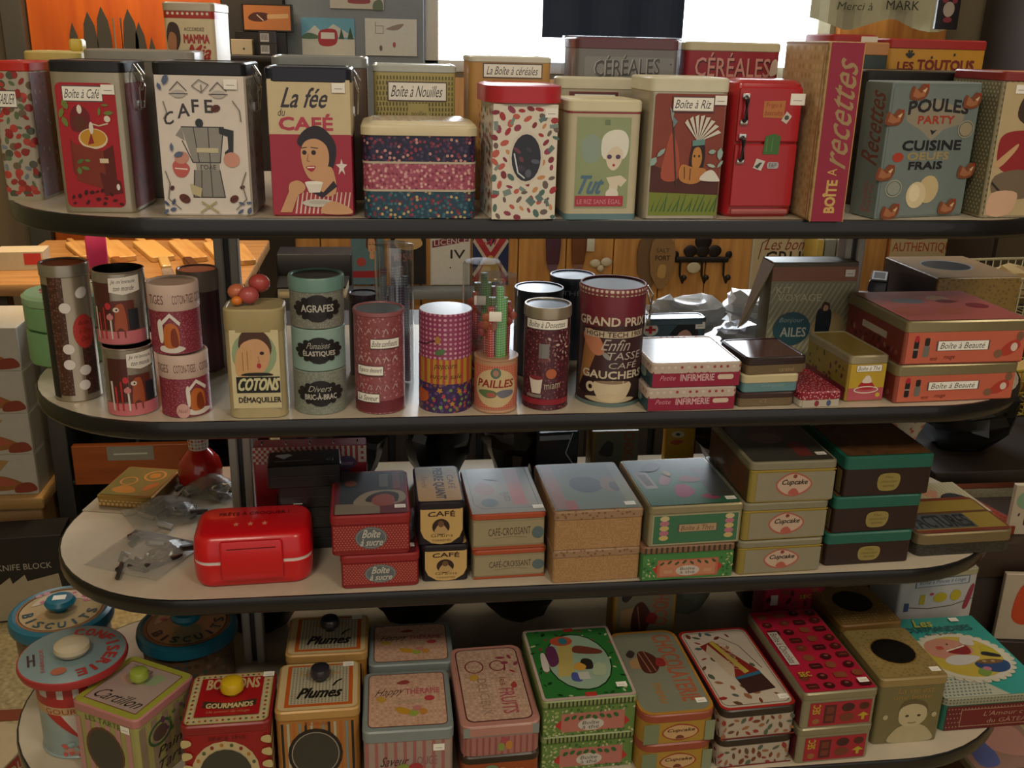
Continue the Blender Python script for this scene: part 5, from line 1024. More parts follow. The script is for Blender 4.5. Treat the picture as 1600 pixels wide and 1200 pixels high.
    # floral mug behind the teal stack
    P = on_y(1412, 690, .36); t = thing('floral_bowl', 'white floral bowl standing behind the teal-lidded tins', 'bowl', (P.x, .38, ZS[2]), 0)
    q = MB(); zb = .13; q.lathe([(.03, 0), (.034, .004), (.026, .012), (.03, .06), (.045, .10), (.058, .145), (.062, .175), (.060, .176), (.055, .145), (.03, .08)], PAT('#b8ae9a', ['#a8483c', '#5c7a4c', '#b8785c'], 60, .25), n=28); q.build('bowl', t)
    q = MB(); q.tube([(.058, 0, .150), (.078, 0, .145), (.080, 0, .115), (.05, 0, .10)], .005, '#b8ae9a', 8); q.build('handle', t)
build_row3()
def build_row4():
    R = 3
    def rt(label, px, pyf, h, rad, cols, letters, arcs, knob, group=None):
        P = on_z(px, pyf, ZS[3]+h); hx = Vector((P.x-CAM.x, P.y-CAM.y, 0)).normalized(); c = Vector((P.x, P.y, ZS[3]))+hx*rad
        t = thing('round_tin', label, 'tin', c, math.atan2(hx.y, hx.x)-PI/2, group)
        return t
    # blue-rimmed biscuit tins
    def biscuit(label, px, pyf, h, rad, rz):
        t = rt(label, px, pyf, h, rad, 0, 0, 0, 0, 'blue-rimmed biscuit tins'); t.rotation_euler[2] = rz
        q = MB(); q.lathe([(rad-.012, 0), (rad-.010, .002), (rad-.008, h-.02)], PAT('#5c4634', ['#4a3828', '#6e5844', '#3c4a48'], 80, .3), n=48); q.build('body', t)
        q = MB(); q.lathe([(rad-.008, h-.022), (rad-.001, h-.020), (rad, h-.012), (rad-.002, h-.003), (rad-.008, h), (rad-.013, h-.002)], M('#1d5f74', .35), n=48, capm=M('#a08c68', .35), cap0=False); l = q.build('lid', t)
        F = Face('pl', 2*rad, 2*rad, (-rad, -rad, h-.002), (1, 0, 0), (0, 1, 0), (0, 0, 1)); k = (rad-.013)/(2*rad)
        it = [('ring', '#8a5c34', .5, .5, k, k, .003), ('ring', '#3a2818', .5, .5, k-.02, k-.02, .0016), ('sp', '#b8a890', [(.2, .6), (.3, .8), (.5, .86), (.72, .78), (.8, .62), (.6, .7), (.4, .68)])]
        it += [('s', ['#b0607c', '#b88a94', '#8c4c64'], 16, .008, (.22, .62, .78, .84), 3, 'f')]
        for i, ch in enumerate('BISCUITS'):
            a = PI*1.08+i*.84*PI/7; cu, cv = .5+.31*math.cos(a), .5+.31*math.sin(a)
            it.append(('t', '#2a4650', ch, cu-(.009 if ch == 'I' else .035), cv-.05, cu+(.009 if ch == 'I' else .035), cv+.05, {'bold': .001, 'ang': math.degrees(a)+90}))
        decals(F, it, 'lid_print', l)
        q = MB(); q.lathe([(.010, h-.002), (.012, h+.003), (.022, h+.008), (.024, h+.013), (.020, h+.019), (.010, h+.021)], M('#1d6880', .3), n=28); kb = q.build('knob', l)
        q = MB(); q.box(-.010, -.008, h+.0205, .010, .006, h+.0212, WHITE_ST, .0002); q.build('price_sticker', kb)
    biscuit('round biscuit tin with blue rim, standing at the left end of the bottom shelf', 101, 990, .105, .080, .1)
    biscuit('round biscuit tin with blue rim, in the shadow under the third shelf', 296, 1014, .105, .078, .35)
    # hot-air balloon canister
    h, rad = .140, .075; t = rt('round canister with grey-blue lid and red and white balloon stripes', 120, 1066, h, rad, 0, 0, 0, 0)
    r2 = rad-.021
    q = MB(); q.lathe([(r2-.001, 0), (r2+.002, .002), (r2, .004), (r2, h-.018)], M('#8a9a98', .35), n=48); q.build('body', t)
    q = MB(); q.lathe([(r2, h-.018), (rad-.002, h-.012), (rad, h-.006), (rad-.001, h-.001), (rad-.003, h)], M('#9c2c2c', .35), n=48, capm=M('#74898c', .35), cap0=False); l = q.build('lid', t)
    F = cyl_faces(r2, h)['front']; it = [('r', '#9c2a2c', .0, .60, 1, .88), ('st', '#b8b4ac', 5, .05, .72, 1, .86, .4), ('r', '#b09068', .0, .52, 1, .62), ('t', '#8a3028', 'GOURMANDE', .1, .54, .9, .60)]
    for i in range(5):
        u = .1+i*.16; it.append(('p', '#a32e2c' if i % 2 == 0 else '#c0b8ac', [(u, .53), (u+.16, .53), (.5+.01*(i-1), .22), (.5+.01*(i-2), .22)]))
    it += [('e', '#b08470', .55, .10, .3, .05), ('e', '#b0623c', .55, .13, .15, .05), ('s', ['#b8584c', '#8aa8a0', '#b89c60'], 16, .006, (.25, .04, .85, .18), 3)]
    decals(F, it, 'front_print', t)
    F = Face('pl', 2*rad, 2*rad, (-rad, -rad, h), (1, 0, 0), (0, 1, 0), (0, 0, 1)); it = []
    for i, ch in enumerate('CONFISERIE'):
        a = 1.35-i*.31; cu, cv = .5+.36*math.cos(a), .5+.36*math.sin(a); it.append(('t', '#a33430', ch, cu-(.011 if ch == 'I' else .04), cv-.055, cu+(.011 if ch == 'I' else .04), cv+.055, {'bold': .0014, 'ang': math.degrees(a)-90}))
    it += [('r', '#3c2430', .10, .42, .12, .62), ('r', '#3c2430', .15, .42, .17, .62), ('r', '#3c2430', .1, .51, .17, .53), ('t', '#a33430', 'FABRIQUE', .21, .28, .25, .68, {'rot': 90}), ('e', '#a86048', .36, .24, .07, .06)]
    decals(F, it, 'lid_print', l)
    q = MB(); q.lathe([(.016, h), (.022, h+.004), (.025, h+.010), (.024, h+.016), (.018, h+.020), (.008, h+.021)], M('#b8ac92', .35), n=28); q.build('knob', l)
    # rotated green-pink biscuit tin
    A = on_z(212, 1128, ZS[3]+.118); B = on_z(298, 1048, ZS[3]+.118); Cc = on_z(118, 1095, ZS[3]+.118)
    # corner A nearest; right side runs to B, left side to Cc
    def knobtin(name, label, s, body, lid, lidtop, front, top, right, knobc, knobr, ku=.5, kv=.5, pr=None, lidh=.014, win=None, group=None, ptop=None):
        t = tin(name, label, 'tin', s, body, lid, lidh, .008, front=front, top=top, right=right, pr=pr, group=group, ptop=ptop, topm=lidtop, rim=False)
        q = MB(); x, y = (ku-.5)*s.w, (kv-.5)*s.d; q.lathe([(knobr*.5, s.h), (knobr*.55, s.h+knobr*.25), (knobr*.95, s.h+knobr*.6), (knobr, s.h+knobr*.95), (knobr*.85, s.h+knobr*1.4), (knobr*.45, s.h+knobr*1.6)], M(knobc, .25, 0, .4), x, y, 24); q.build('knob', t)
        return t
    e1 = (A-Cc); e2 = (B-A); rz = math.atan2(e1.y, e1.x); w_ = .114; d_ = .116
    dx = Vector((math.cos(rz), math.sin(rz), 0)); dy = Vector((-math.sin(rz), math.cos(rz), 0)); cc = Vector((A.x, A.y, ZS[3]))-dx*(w_/2)+dy*(d_/2)
    s = Spec(w_, d_, .118, cc, rz)
    fr = [('st', '#b0807c', 6, .03, .03, .97, .80, .5), ('e', '#5a3c28', .46, .42, .30, .33), ('e', '#3a3830', .46, .42, .265, .295), ('t', '#4a5a2c', 'LES TARTES', .2, .79, .8, .86, {'arc': .2})]
    knobtin('biscuit_tin', 'pink and lime green square tin with green knob, turned at an angle', s, '#98945a', M('#a8706c', .4), M('#96983a', .4), fr, [('r', '#a08c84', .10, .10, .90, .90), ('l', '#7a3c38', [(.1, .1), (.9, .1), (.9, .9), (.1, .9), (.1, .1)], .0012), ('t', '#1c1c1c', 'Cartillon', .18, .16, .86, .34, {'shear': .5}), ('sp', '#b0907c', [(.2, .6), (.3, .75), (.45, .7), (.4, .5)]), ('sp', '#8a9a74', [(.55, .6), (.6, .8), (.75, .78), (.7, .6)]), ('l', '#4a4a3c', [(.18, .85), (.5, .82), (.5, .7)], .001)],
        [('st', '#8a7a64', 5, .03, .03, .97, .85, .5), ('ring', '#3c5a38', .35, .62, .2, .16, .004), ('e', '#54443c', .35, .62, .12, .1), ('s', ['#7a4c7c', '#5c3a54', '#4c6a3c'], 10, .006, (.4, .55, .9, .8), 3), ('t', '#2a2a24', 'Pain', .3, .3, .7, .42, {'shear': .5}), ('t', '#2a2a24', 'Tarte', .25, .1, .8, .24, {'shear': .5})], '#8a9a3a', .014, .5, .6, pr=(.82, .83))
    # bonbons tin
    s = spt(R, 281, 421, 1132, .120, 1046, 1, d=.115)
    fr = [('e', '#b8a67c', .47, .36, .39, .42)] + [('e', ['#7c2c24', '#4a5a3c', '#a8702c'][k % 3], .47+.345*math.cos(k*.33), .36+.37*math.sin(k*.33), .022, .026) for k in range(19)] + [('e', '#3a3a32', .47, .34, .30, .335), ('t', '#4c1410', 'SINCE 1910', .3, .80, .72, .85)]
    for i in range(5): fr += [('sp', '#b8a874', [(.0, .05+.17*i), (.0, .15+.17*i), (.09, .14+.17*i), (.10, .08+.17*i)]), ('sp', '#b8a874', [(1, .05+.17*i), (1, .15+.17*i), (.91, .14+.17*i), (.90, .08+.17*i)])]
    tp = [('rr', '#9a8a54', .02, .02, .98, .98, .01), ('rr', '#b8aa80', .035, .035, .965, .965, .009)] + [('e', ['#7c2c24', '#4a5a3c', '#a8502c'][i % 3], .07+.86*i/13, v, .016, .016) for i in range(14) for v in (.075, .925)] + [('e', ['#7c2c24', '#4a5a3c', '#a8502c'][i % 3], u, .14+.72*i/9, .016, .016) for i in range(10) for u in (.075, .925)]
    tp += [('r', '#98181c', .13, .13, .87, .87), ('t', '#b8a074', 'BONBONS', .2, .64, .82, .84, {'bold': .0012}), ('p', '#3a3020', [(.2, .3), (.5, .24), (.82, .30), (.82, .42), (.5, .36), (.2, .42)]), ('t', '#c0ac80', 'GOURMANDS', .24, .28, .78, .37, {'bold': .0008, 'arc': -.15}), ('t', '#b07a58', 'Un amour de rouge', .26, .17, .76, .23, {'shear': .3})]
    knobtin('candy_tin', 'red and cream sweets tin with round yellow knob', s, '#8c161a', M('#7e1a1c', .35), None, fr, tp, [('sp', '#b8a874', [(.0, .1+.2*i), (.02, .2+.2*i), (.3, .26+.2*i), (.3, .16+.2*i)]) for i in range(4)], '#c0a018', .0165, .52, .56, ptop=(.92, .90))
    # feather tins
    def plume(label, s, grp='orange feather tins'):
        fr = [('r', '#a06c34', .05, .0, .95, .87)]
        for i in range(13):
            u = .06+i*.07; fr += [('st', ['#1e1c1c', '#a8a48c', '#a85c28', '#74807c'][i % 4], 1, u, .02, u+.03, .84, 1)]
        fr += [('e', '#1e1815', .46, .40, .33, .36), ('ring', '#8c8478', .46, .40, .29, .31, .0016), ('e', '#37342c', .46, .40, .275, .295), ('t', '#a85428', 'Plumes', .34, .80, .62, .86)]
        tp = [('rr', '#c0a87c', .02, .02, .98, .98, .01), ('r', '#b0541f', .10, .08, .92, .94), ('r', '#a8a088', .15, .13, .87, .91), ('g', '#55584c', 17, 22, .16, .14, .86, .90, .0013, 'q'), ('t', '#b88438', 'Les Jolies', .26, .68, .76, .80, {'shear': .3}), ('t', '#1c1814', 'Plumes', .27, .24, .78, .44, {'shear': .35, 'bold': .0014}), ('l', '#1c1814', [(.68, .48), (.72, .56), (.78, .60)], .003)]
        return knobtin('feather_tin', label, s, '#a06e30', M('#b08a50', .35, .1), None, fr, tp, [('r', '#8a5c28', .05, .03, .95, .85)], '#26242a', .0150, .52, .62, group=grp, ptop=(.86, .92))
    s = spt(R, 429, 561, 1110, .118, 1032, 1, d=.112); plume('orange tin lettered Plumes with black knob, front one', s)
    s = spt(R, 446, 573, 1022, .118, 955, 0, d=.105); s.c.y = max(s.c.y, .005); plume('orange tin lettered Plumes with black knob, rear one in shadow', s)
    # pink therapy tins
    def happy(label, s, g='pink striped tins'):
        fr = [('st', '#9a5c58', 9, .02, .02, .98, .82, .30), ('t', '#3c2c2c', 'Saveur', .2, .42, .5, .58, {'shear': .35}), ('t', '#8a5c5c', 'ROUGE', .55, .42, .82, .56), ('e', '#7c8a3c', .44, .36, .08, .09), ('e', '#9c3038', .58, .37, .08, .09)]
        tp = [('rr', '#5c2a28', .05, .06, .95, .95, .008), ('rr', PAT('#b8947c', ['#a8846c', '#c0a08a'], 160, .3, 0), .06, .07, .94, .94, .007), ('t', '#4a342c', 'Happy', .14, .54, .46, .70, {'shear': .45, 'rise': .2}), ('t', '#a8505c', 'THÉRAPIE', .48, .58, .88, .70, {'bold': .0005}), ('sp', '#b08a34', [(.14, .52), (.2, .56), (.26, .50), (.2, .46)]), ('sp', '#b08428', [(.36, .36), (.46, .36), (.56, .28), (.48, .25), (.40, .28)]), ('e', '#a83a44', .76, .50, .06, .045), ('e', '#8a963c', .57, .26, .055, .05), ('e', '#b0706c', .61, .34, .05, .045), ('e', '#b07a34', .68, .28, .05, .05), ('sp', '#8a4038', [(.38, .78), (.48, .83), (.54, .78), (.46, .75)]), ('t', '#a89878', 'ALSACIENNE', .34, .42, .68, .5)]
        return tin('sweets_tin', label, 'tin', s, '#98847a', M('#788280', .35), .018, .008, front=fr, top=tp, group=g, rim=False, pr=(.84, .70))
    s = spt(R, 567, 708, 1141, .10, 1042, 0, d=.135); happy('pink striped grey-rimmed tin with sweets on its lid, front one', s)
    s = spt(R, 577, 708, 1037, .10, 967, 0, d=.11); happy('pink striped grey-rimmed tin with sweets on its lid, rear one', s)
    # long pink tin over an orange one
    s = spt(R, 722, 845, 1133, .10, 990, 2, d=.19); a, b_ = split(s, 2)
    tin('sweets_tin', 'orange tin underneath the long pink tin', 'tin', a, '#8c4420', M('#2c2018', .35), .012, .012, front=[('e', '#6a7a5c', .38, .5, .1, .2), ('t', '#a87c50', 'Rose', .5, .4, .8, .6)])
    tin('sweets_tin', 'long pink tin with red fruit lettering, lying on an orange tin', 'tin', b_, '#9c6a62', M('#a8786c', .35), .016, .014, front=[('r', '#7c8480', .02, .66, .98, .98), ('st', '#8a4c4c', 12, .02, .05, .98, .62, .3), ('e', '#9c4450', .54, .45, .05, .16), ('e', '#7a8a44', .5, .28, .045, .14), ('e', '#b07838', .6, .33, .045, .15)], rim=False,
        top=[('rr', '#4a2220', .07, .05, .93, .96, .012), ('rr', PAT('#b0917c', ['#a08470', '#bca08c'], 160, .3, 0), .085, .06, .915, .95, .011), ('ring', '#74302c', .3, .72, .13, .085, .002), ('ring', '#74302c', .62, .72, .11, .07, .002), ('s', ['#9c2c38', '#8a3a4c'], 10, .008, (.68, .62, .88, .86), 3), ('t', '#8a7460', 'DÉLICIEUX', .30, .12, .46, .56, {'rot': -90}), ('t', '#9c5058', 'FRUITS', .56, .12, .76, .42, {'rot': -90, 'bold': .0006}), ('t', '#8a5040', 'les', .6, .46, .7, .56, {'rot': -90}), ('sp', '#b08a38', [(.2, .58), (.28, .62), (.34, .58), (.26, .54)]), ('sp', '#9a3c38', [(.74, .46), (.8, .5), (.82, .44), (.76, .42)])])
    # green illustrated tins, two
    def gvic(label, s, top=()):
        fr = [('r', '#5c7a3c', .01, .02, .99, .78), ('r', '#a8685c', .20, .10, .88, .62), ('e', '#b4b0a4', .52, .28, .14, .17), ('t', '#3a3c38', 'Boîte', .43, .28, .61, .38, {'shear': .2}), ('t', '#3a3c38', 'à thé', .43, .16, .61, .26, {'shear': .2}), ('p', '#a82c2c', [(.13, .3), (.2, .46), (.2, .18)]), ('p', '#a82c2c', [(.94, .3), (.88, .46), (.88, .18)])]
        for i in range(8): fr.append(('e', '#2c5a30', .26+.075*i, .48+.03*(i % 2), .035, .05, 40 if i < 4 else -40))
        fr += [('s', ['#9aa86c', '#2c5c30', '#b0b088'], 24, .0028, (.02, .03, .98, .10), 2), ('s', ['#9aa86c', '#2c5c30', '#b0a888'], 24, .0028, (.02, .64, .98, .76), 3), ('s', ['#9aa86c', '#b0b088', '#8a9a5c'], 16, .0035, (.02, .05, .16, .7), 4)]
        return tin('tea_box', label, 'tin', s, '#5a7438', M('#7c8a54', .4), s.h*.18, .005, front=fr, lf=[('st', '#2c3420', 22, .06, .82, .98, .97, .4)], top=top, group='green illustrated tins', rim=False, ptop=(.88, .14) if top else None)
    s = spt(R, 849, 995, 1091, .120, 980, 2); a, b_ = split(s, 2)
    gvic('green ornate tin with pink tea panel, lower of the front pair', a)
    tp = [('rr', '#b09a94', .0, .0, 1, 1, .006), ('rr', '#2c6a30', .03, .03, .97, .97, .004), ('s', ['#1c3c20', '#7a4038', '#a8b088', '#143018'], 70, .005, (.04, .04, .96, .96), 6, 'leaf'), ('e', '#16301a', .52, .5, .36, .40), ('e', '#8aa08c', .52, .5, .345, .385), ('p', '#a89858', [(.24, .3), (.42, .3), (.52, .8), (.36, .8)]), ('e', '#a84834', .40, .80, .13, .07), ('e', '#2c6a74', .42, .8, .05, .05), ('sp', '#5c2c4c', [(.19, .45), (.2, .7), (.3, .72), (.3, .5)]), ('sp', '#6a3828', [(.5, .62), (.55, .72), (.8, .64), (.78, .58)]), ('sp', '#2a2420', [(.52, .40), (.56, .52), (.66, .5), (.64, .38)]), ('sp', '#b88a3c', [(.44, .40), (.5, .48), (.58, .42), (.52, .36)]), ('sp', '#44508a', [(.38, .24), (.4, .34), (.48, .32), (.48, .22)]), ('r', '#b0b0a4', .46, .24, .58, .34), ('sp', '#c0b8b0', [(.10, .4), (.12, .62), (.17, .62), (.17, .4)]), ('r', '#a8342c', .46, .02, .58, .07), ('r', '#a8342c', .47, .93, .58, .98), ('sp', '#9aa88c', [(.62, .3), (.7, .45), (.8, .4), (.74, .28)])]
    gvic('green ornate tin with a round picture of a girl on its lid', b_, tp)
    # chocolaterie cupcake tins
    def choco(label, s, top=()):
        return tin('cupcake_tin', label, 'tin', s, '#a07c30', M('#8c4430', .4), s.h*.26, .02, front=[('r', '#6f7a5c', .04, .03, .24, .70), ('r', '#7c8468', .86, .03, .99, .70), ('sp', '#8c3428', [(.28, .38), (.36, .56), (.52, .66), (.70, .56), (.78, .38), (.70, .2), (.52, .10), (.36, .2)]), ('sp', '#b89468', [(.30, .38), (.37, .54), (.52, .62), (.69, .54), (.76, .38), (.69, .22), (.52, .14), (.37, .22)]), ('t', '#3c2c18', 'Cupcake', .35, .36, .72, .50, {'shear': .35, 'bold': .0004}), ('sp', '#6a3424', [(.47, .17), (.5, .28), (.56, .26), (.58, .17)])], top=top, group='pastry tins', rim=False, ptop=(.86, .12) if top else None)
    def chocotop():
        return [('rr', '#a8782c', .0, .0, 1, 1, .02), ('rr', '#7a7c6a', .035, .025, .965, .975, .018), ('t', '#a0583c', 'CHOCOLATERIE', .62, .12, .88, .93, {'rot': -90, 'bold': .001}), ('p', '#a08058', [(.14, .62), (.30, .68), (.30, .52), (.14, .54)]), ('sp', '#4c2820', [(.28, .50), (.30, .70), (.40, .74), (.52, .68), (.56, .60), (.50, .50), (.40, .46)]), ('l', '#8c6048', [(.33, .72), (.38, .48)], .002), ('l', '#8c6048', [(.41, .73), (.46, .49)], .002), ('sp', '#8c2c2c', [(.5, .55), (.55, .64), (.64, .62), (.62, .54)]), ('t', '#a8702c', 'menu', .32, .12, .42, .34, {'rot': -90}), ('sp', '#3a302c', [(.14, .7), (.22, .76), (.28, .72), (.2, .66)])]
    s = spt(R, 1004, 1120, 1115, .10, 984, 2); a, b_ = split(s, 2)
    choco('round-cornered yellow Cupcake tin with plain view, under its twin', a); choco('round-cornered yellow Cupcake tin with striped pastry on the lid', b_, chocotop())
    # the same tin standing upright behind
    P1 = on_y(956, 985, .17); P2 = on_y(1054, 985, .17); z = ZS[3]; w = P2.x-P1.x; hT = .20
    t = thing('cupcake_tin', 'upright yellow-edged pastry tin standing behind the flat ones', 'tin', ((P1.x+P2.x)/2, .195, z), 0)
    hT = on_y(1004, 925, .17).z-z+.012
    q = MB(); q.prism(w, .05, .006, [(0, .001), (.002, 0), (hT-.002, 0), (hT, .001)], '#a07830'); q.build('body', t)
    decals(box_faces(w, .05, hT)['front'], [('r', '#7c7860', .06, .02, .94, .98), ('t', '#a0583c', 'CHOCO', .62, .50, .86, .98, {'rot': -90, 'bold': .001}), ('p', '#a08058', [(.12, .70), (.34, .74), (.34, .46), (.12, .50)]), ('sp', '#4c2820', [(.30, .45), (.32, .72), (.44, .80), (.56, .7), (.6, .58), (.5, .42)]), ('l', '#8c6048', [(.38, .74), (.44, .45)], .002), ('sp', '#8c2c2c', [(.52, .55), (.58, .66), (.7, .62), (.66, .52)]), ('sp', '#3a302c', [(.12, .85), (.2, .95), (.3, .9), (.2, .8)])], 'front_print', t)
    # white chocolate-leaf tins
    leaf = ['#6a3424', '#8a2c28', '#5c4030', '#4c5648', '#8c5a3c']
    def wleaf(label, s, top=()):
        return tin('chocolate_tin', label, 'tin', s, '#a89c8c', M('#2c221c', .35), s.h*.26, .012, front=[('s', leaf, 46, .0062, (.03, .06, .97, .66), 5 if top else 6, 'leaf'), ('r', '#6a1c1c', .0, .0, 1, .05)], top=top, group='cocoa leaf tins', rim=False, left=[('s', leaf, 46, .0062, (.03, .06, .97, .66), 8, 'leaf')], ptop=(.88, .1) if top else None)
    s = spt(R, 1130, 1246, 1106, .099, 980, 3); a, b_ = split(s, 2)
    wleaf('white tin scattered with cocoa leaves, lower of the pair', a)
    wleaf('white tin scattered with cocoa leaves and a chocolate bar on the lid', b_, [('rr', '#9c2820', .0, .0, 1, 1, .012), ('rr', '#b4a898', .03, .025, .97, .975, .011), ('rr', '#3a3430', .05, .045, .95, .96, .010), ('rr', '#b8ac9c', .058, .05, .942, .955, .0095), ('s', leaf + ['#4a5a5c'], 34, .008, (.08, .06, .92, .94), 9, 'leaf'), ('p', '#7c2420', [(.20, .78), (.42, .84), (.80, .42), (.42, .36)]), ('p', '#a89a3c', [(.36, .82), (.42, .84), (.66, .42), (.58, .40)]), ('p', '#b0a088', [(.24, .70), (.32, .8), (.5, .5), (.42, .36), (.36, .40)]), ('p', '#3a2420', [(.42, .36), (.80, .40), (.86, .20), (.46, .16)]), ('p', '#2c5c74', [(.42, .36), (.8, .42), (.8, .38), (.42, .33)]), ('t', '#b08a70', 'CHOCOLAT', .46, .44, .60, .8, {'rot': -90, 'shear': .4}), ('l', '#3a3430', [(.55, .88), (.74, .75), (.86, .45)], .001)])
    # red chocolates tins
    bx = ['#4a1c18', '#6a3020', '#3c1414', '#7c4428']
    def redch(label, s, top=()):
        fr = [('r', '#96202e', .10, .06, .94, .72), ('t', '#a8942c', 'SEC', .14, .40, .24, .66, {'rot': 90, 'bold': .0005}), ('e', '#8a5c34', .2, .2, .05, .08), ('r', '#4c1c1c', .30, .12, .46, .64), ('r', '#6a3024', .33, .18, .43, .34), ('r', '#6a3024', .33, .40, .43, .58), ('e', '#3c1818', .62, .54, .09, .12), ('e', '#6a3424', .62, .26, .10, .12), ('e', '#4a2018', .84, .55, .07, .1), ('p', '#a8942c', [(.76, .28), (.84, .38), (.92, .28), (.86, .26), (.86, .16), (.82, .16), (.82, .26)])]
        return tin('chocolate_tin', label, 'tin', s, M('#8f8a70', .32, .4), M('#8a8468', .32, .4), s.h*.2, .006, front=fr, top=top, left=[('r', '#5c1420', .02, .05, .98, .75)], group='red chocolate tins', rim=False, ptop=(.86, .08) if top else None)
    s = spt(R, 1258, 1372, 1080, .121, 955, 2, d=.215); a, b_ = split(s, 2)
    redch('silver and pink chocolate tin, lower of the pair', a)
    tp = [('r', '#a01c34', .015, .01, .985, .99)]
    rg = random.Random(2)
    for i in range(4):
        for j in range(9):
            if i == 0 and 2 <= j <= 5: continue
            u, v = .15+.235*i+rg.uniform(-.02, .02), .06+.108*j+rg.uniform(-.01, .01); c = bx[rg.randrange(4)]
            if (i+j) % 3 == 0: tp += [('rr', c, u-.085, v-.03, u+.085, v+.03, .003), ('l', '#8c4c38', [(u-.05, v), (u+.05, v)], .001)]
            else: tp += [('e', c, u, v, .075, .036, 20*(j % 3)), ('e', '#7c4438', u+.01, v+.01, .03, .012)]
    tp += [('r', '#b8b0a4', .05, .30, .19, .70), ('t', '#3a2c2c', 'Boîte à Chocolats', .07, .32, .17, .68, {'rot': -90}), ('t', '#b09a2c', 'SEC', .08, .16, .24, .21, {'bold': .0005})]
    redch('silver and pink chocolate tin with sweets printed across the lid', b_, tp)
    s = spb(R, 1197, 1290, 918, .19, .05, 2)
    tin('chocolate_tin', 'pink chocolate tin standing upright behind the flat pair', 'tin', s, '#8c1a2e', None, 0, .005, front=[('s', bx, 26, .008, (.05, .1, .95, .97), 3), ('r', '#b0a89c', .1, .74, .22, .9), ('t', '#a8942c', 'SEC', .58, .82, .78, .88)])
    # tissue boxes
    def tissue(label, s, body, c, front=()):
        t = tin('tissue_box', label, 'box', s, body, M(c, .4), .014, .006, front=front, top=[('r', PAT(c, ['#74643c', '#8c7c50'], 150, .3, 0), .03, .03, .97, .97), ('e', '#74582c', .5, .52, .33, .27), ('e', '#100e0c', .5, .52, .315, .25)], group='tissue boxes', rim=False, ptop=(.88, .13) if front else None)
        return t
    s = sp(R, 1362, 1462, 1160, 1060, .13, 1)
    fr = [('t', '#96783c', 'La vie est', .28, .77, .82, .86, {'shear': .15}), ('t', '#96783c', 'une boîte', .22, .68, .80, .75), ('sp', '#a89c78', [(.25, .02), (.30, .2), (.45, .28), (.68, .28), (.84, .18), (.88, .02)]), ('sp', '#5c5034', [(.34, .46), (.38, .62), (.55, .67), (.74, .6), (.78, .44), (.66, .56), (.46, .56)]), ('sp', '#b0a480', [(.34, .42), (.36, .54), (.5, .60), (.66, .58), (.76, .5), (.76, .36), (.64, .26), (.48, .26), (.37, .32)]), ('e', '#3a3424', .47, .42, .03, .018), ('e', '#3a3424', .65, .42, .03, .018), ('l', '#5c5034', [(.5, .315), (.56, .305), (.62, .318)], .0012), ('e', '#a89c78', .14, .42, .04, .04), ('e', '#a89c78', .88, .42, .04, .04)]
    tissue('khaki tissue box with a baby photograph and oval slot', s, '#6c6440', '#8a7648', fr)
    s2 = sub(s, c=s.c+Vector((.004, .150, 0)), rz=math.radians(3)); s2.h = .112
    tissue('brown tissue box with oval slot under the third shelf', s2, '#5c4c2c', '#74562c')
    # turquoise tin
    s = spt(R, 1478, 1640, 1086, .060, 952, 1, d=.215)
    tp = [('r', '#2f8c84', .0, .0, 1, 1), ('p', '#a8aa98', [(.0, .0), (.62, .0), (.45, .2), (.0, .34)]), ('g', '#4a6a6c', 12, 6, .02, .01, .48, .22, .0022, 'd')] + [('e', '#b8b4a0', .52+.42*math.cos(a*PI/16), .46+.30*math.sin(a*PI/16), .04, .028) for a in range(32)]
    tp += [('e', '#bcb8a4', .52, .46, .42, .30), ('e', '#b09c3c', .52, .46, .36, .26), ('sp', '#b07c68', [(.22, .50), (.24, .64), (.42, .70), (.62, .64), (.66, .52), (.5, .44), (.34, .44)]), ('sp', '#7c1c1c', [(.40, .53), (.62, .60), (.62, .50), (.52, .48)]), ('l', '#cfc8b8', [(.40, .535), (.61, .59)], .003), ('e', '#a84838', .36, .58, .04, .025), ('e', '#2a201c', .46, .62, .012, .01), ('sp', '#b8b4b0', [(.3, .42), (.44, .48), (.66, .44), (.5, .36), (.34, .36)]), ('sp', '#23406c', [(.56, .30), (.58, .38), (.86, .38), (.84, .28), (.7, .24)]), ('e', '#6a4c2c', .71, .375, .13, .03), ('e', '#a88c54', .66, .38, .02, .012), ('e', '#a88c54', .74, .375, .02, .012), ('sp', '#6c8a3c', [(.5, .24), (.56, .3), (.64, .26), (.56, .2)]), ('e', '#a8687c', .62, .29, .04, .025), ('sp', '#a89a28', [(.72, .48), (.76, .58), (.86, .52), (.84, .42)]), ('sp', '#1c1c20', [(.7, .46), (.74, .5), (.86, .45), (.84, .42)]), ('sp', '#b8b0a8', [(.60, .62), (.66, .7), (.74, .66), (.7, .58)])]
    tp += [('t', '#a8a43c', 'Les', .32, .86, .50, .96, {'shear': .3, 'bold': .0008}), ('t', '#1f4c50', 'GOURMANDISES', .10, .79, .86, .86, {'bold': .0006}), ('t', '#1f4c50', 'des petits', .34, .735, .66, .78)]
    tin('cake_tin', 'turquoise cake tin with doily picture of a laughing face', 'tin', s, '#1f5c4c', PAT('#8a8a74', ['#4c5a54'], 180, .25, 0), .014, .010, front=[('r', '#5c1418', .04, .02, .99, .74), ('g', '#a08074', 30, 5, .05, .05, .98, .72, .0013, 'd'), ('r', '#641a1c', .18, .12, .96, .62), ('l', '#a88c74', [(.18, .12), (.18, .62), (.96, .62), (.96, .12), (.18, .12)], .0009), ('t', '#a07c6c', "L'Amour c'est", .40, .40, .9, .54, {'shear': .3}), ('t', '#a07c6c', 'du GÂTEAU', .44, .18, .88, .34, {'shear': .15})], top=tp, rim=False, ptop=(.76, .94))
    # white towel tin behind
    s = spb(R, 1412, 1530, 893, .20, .09, 6)
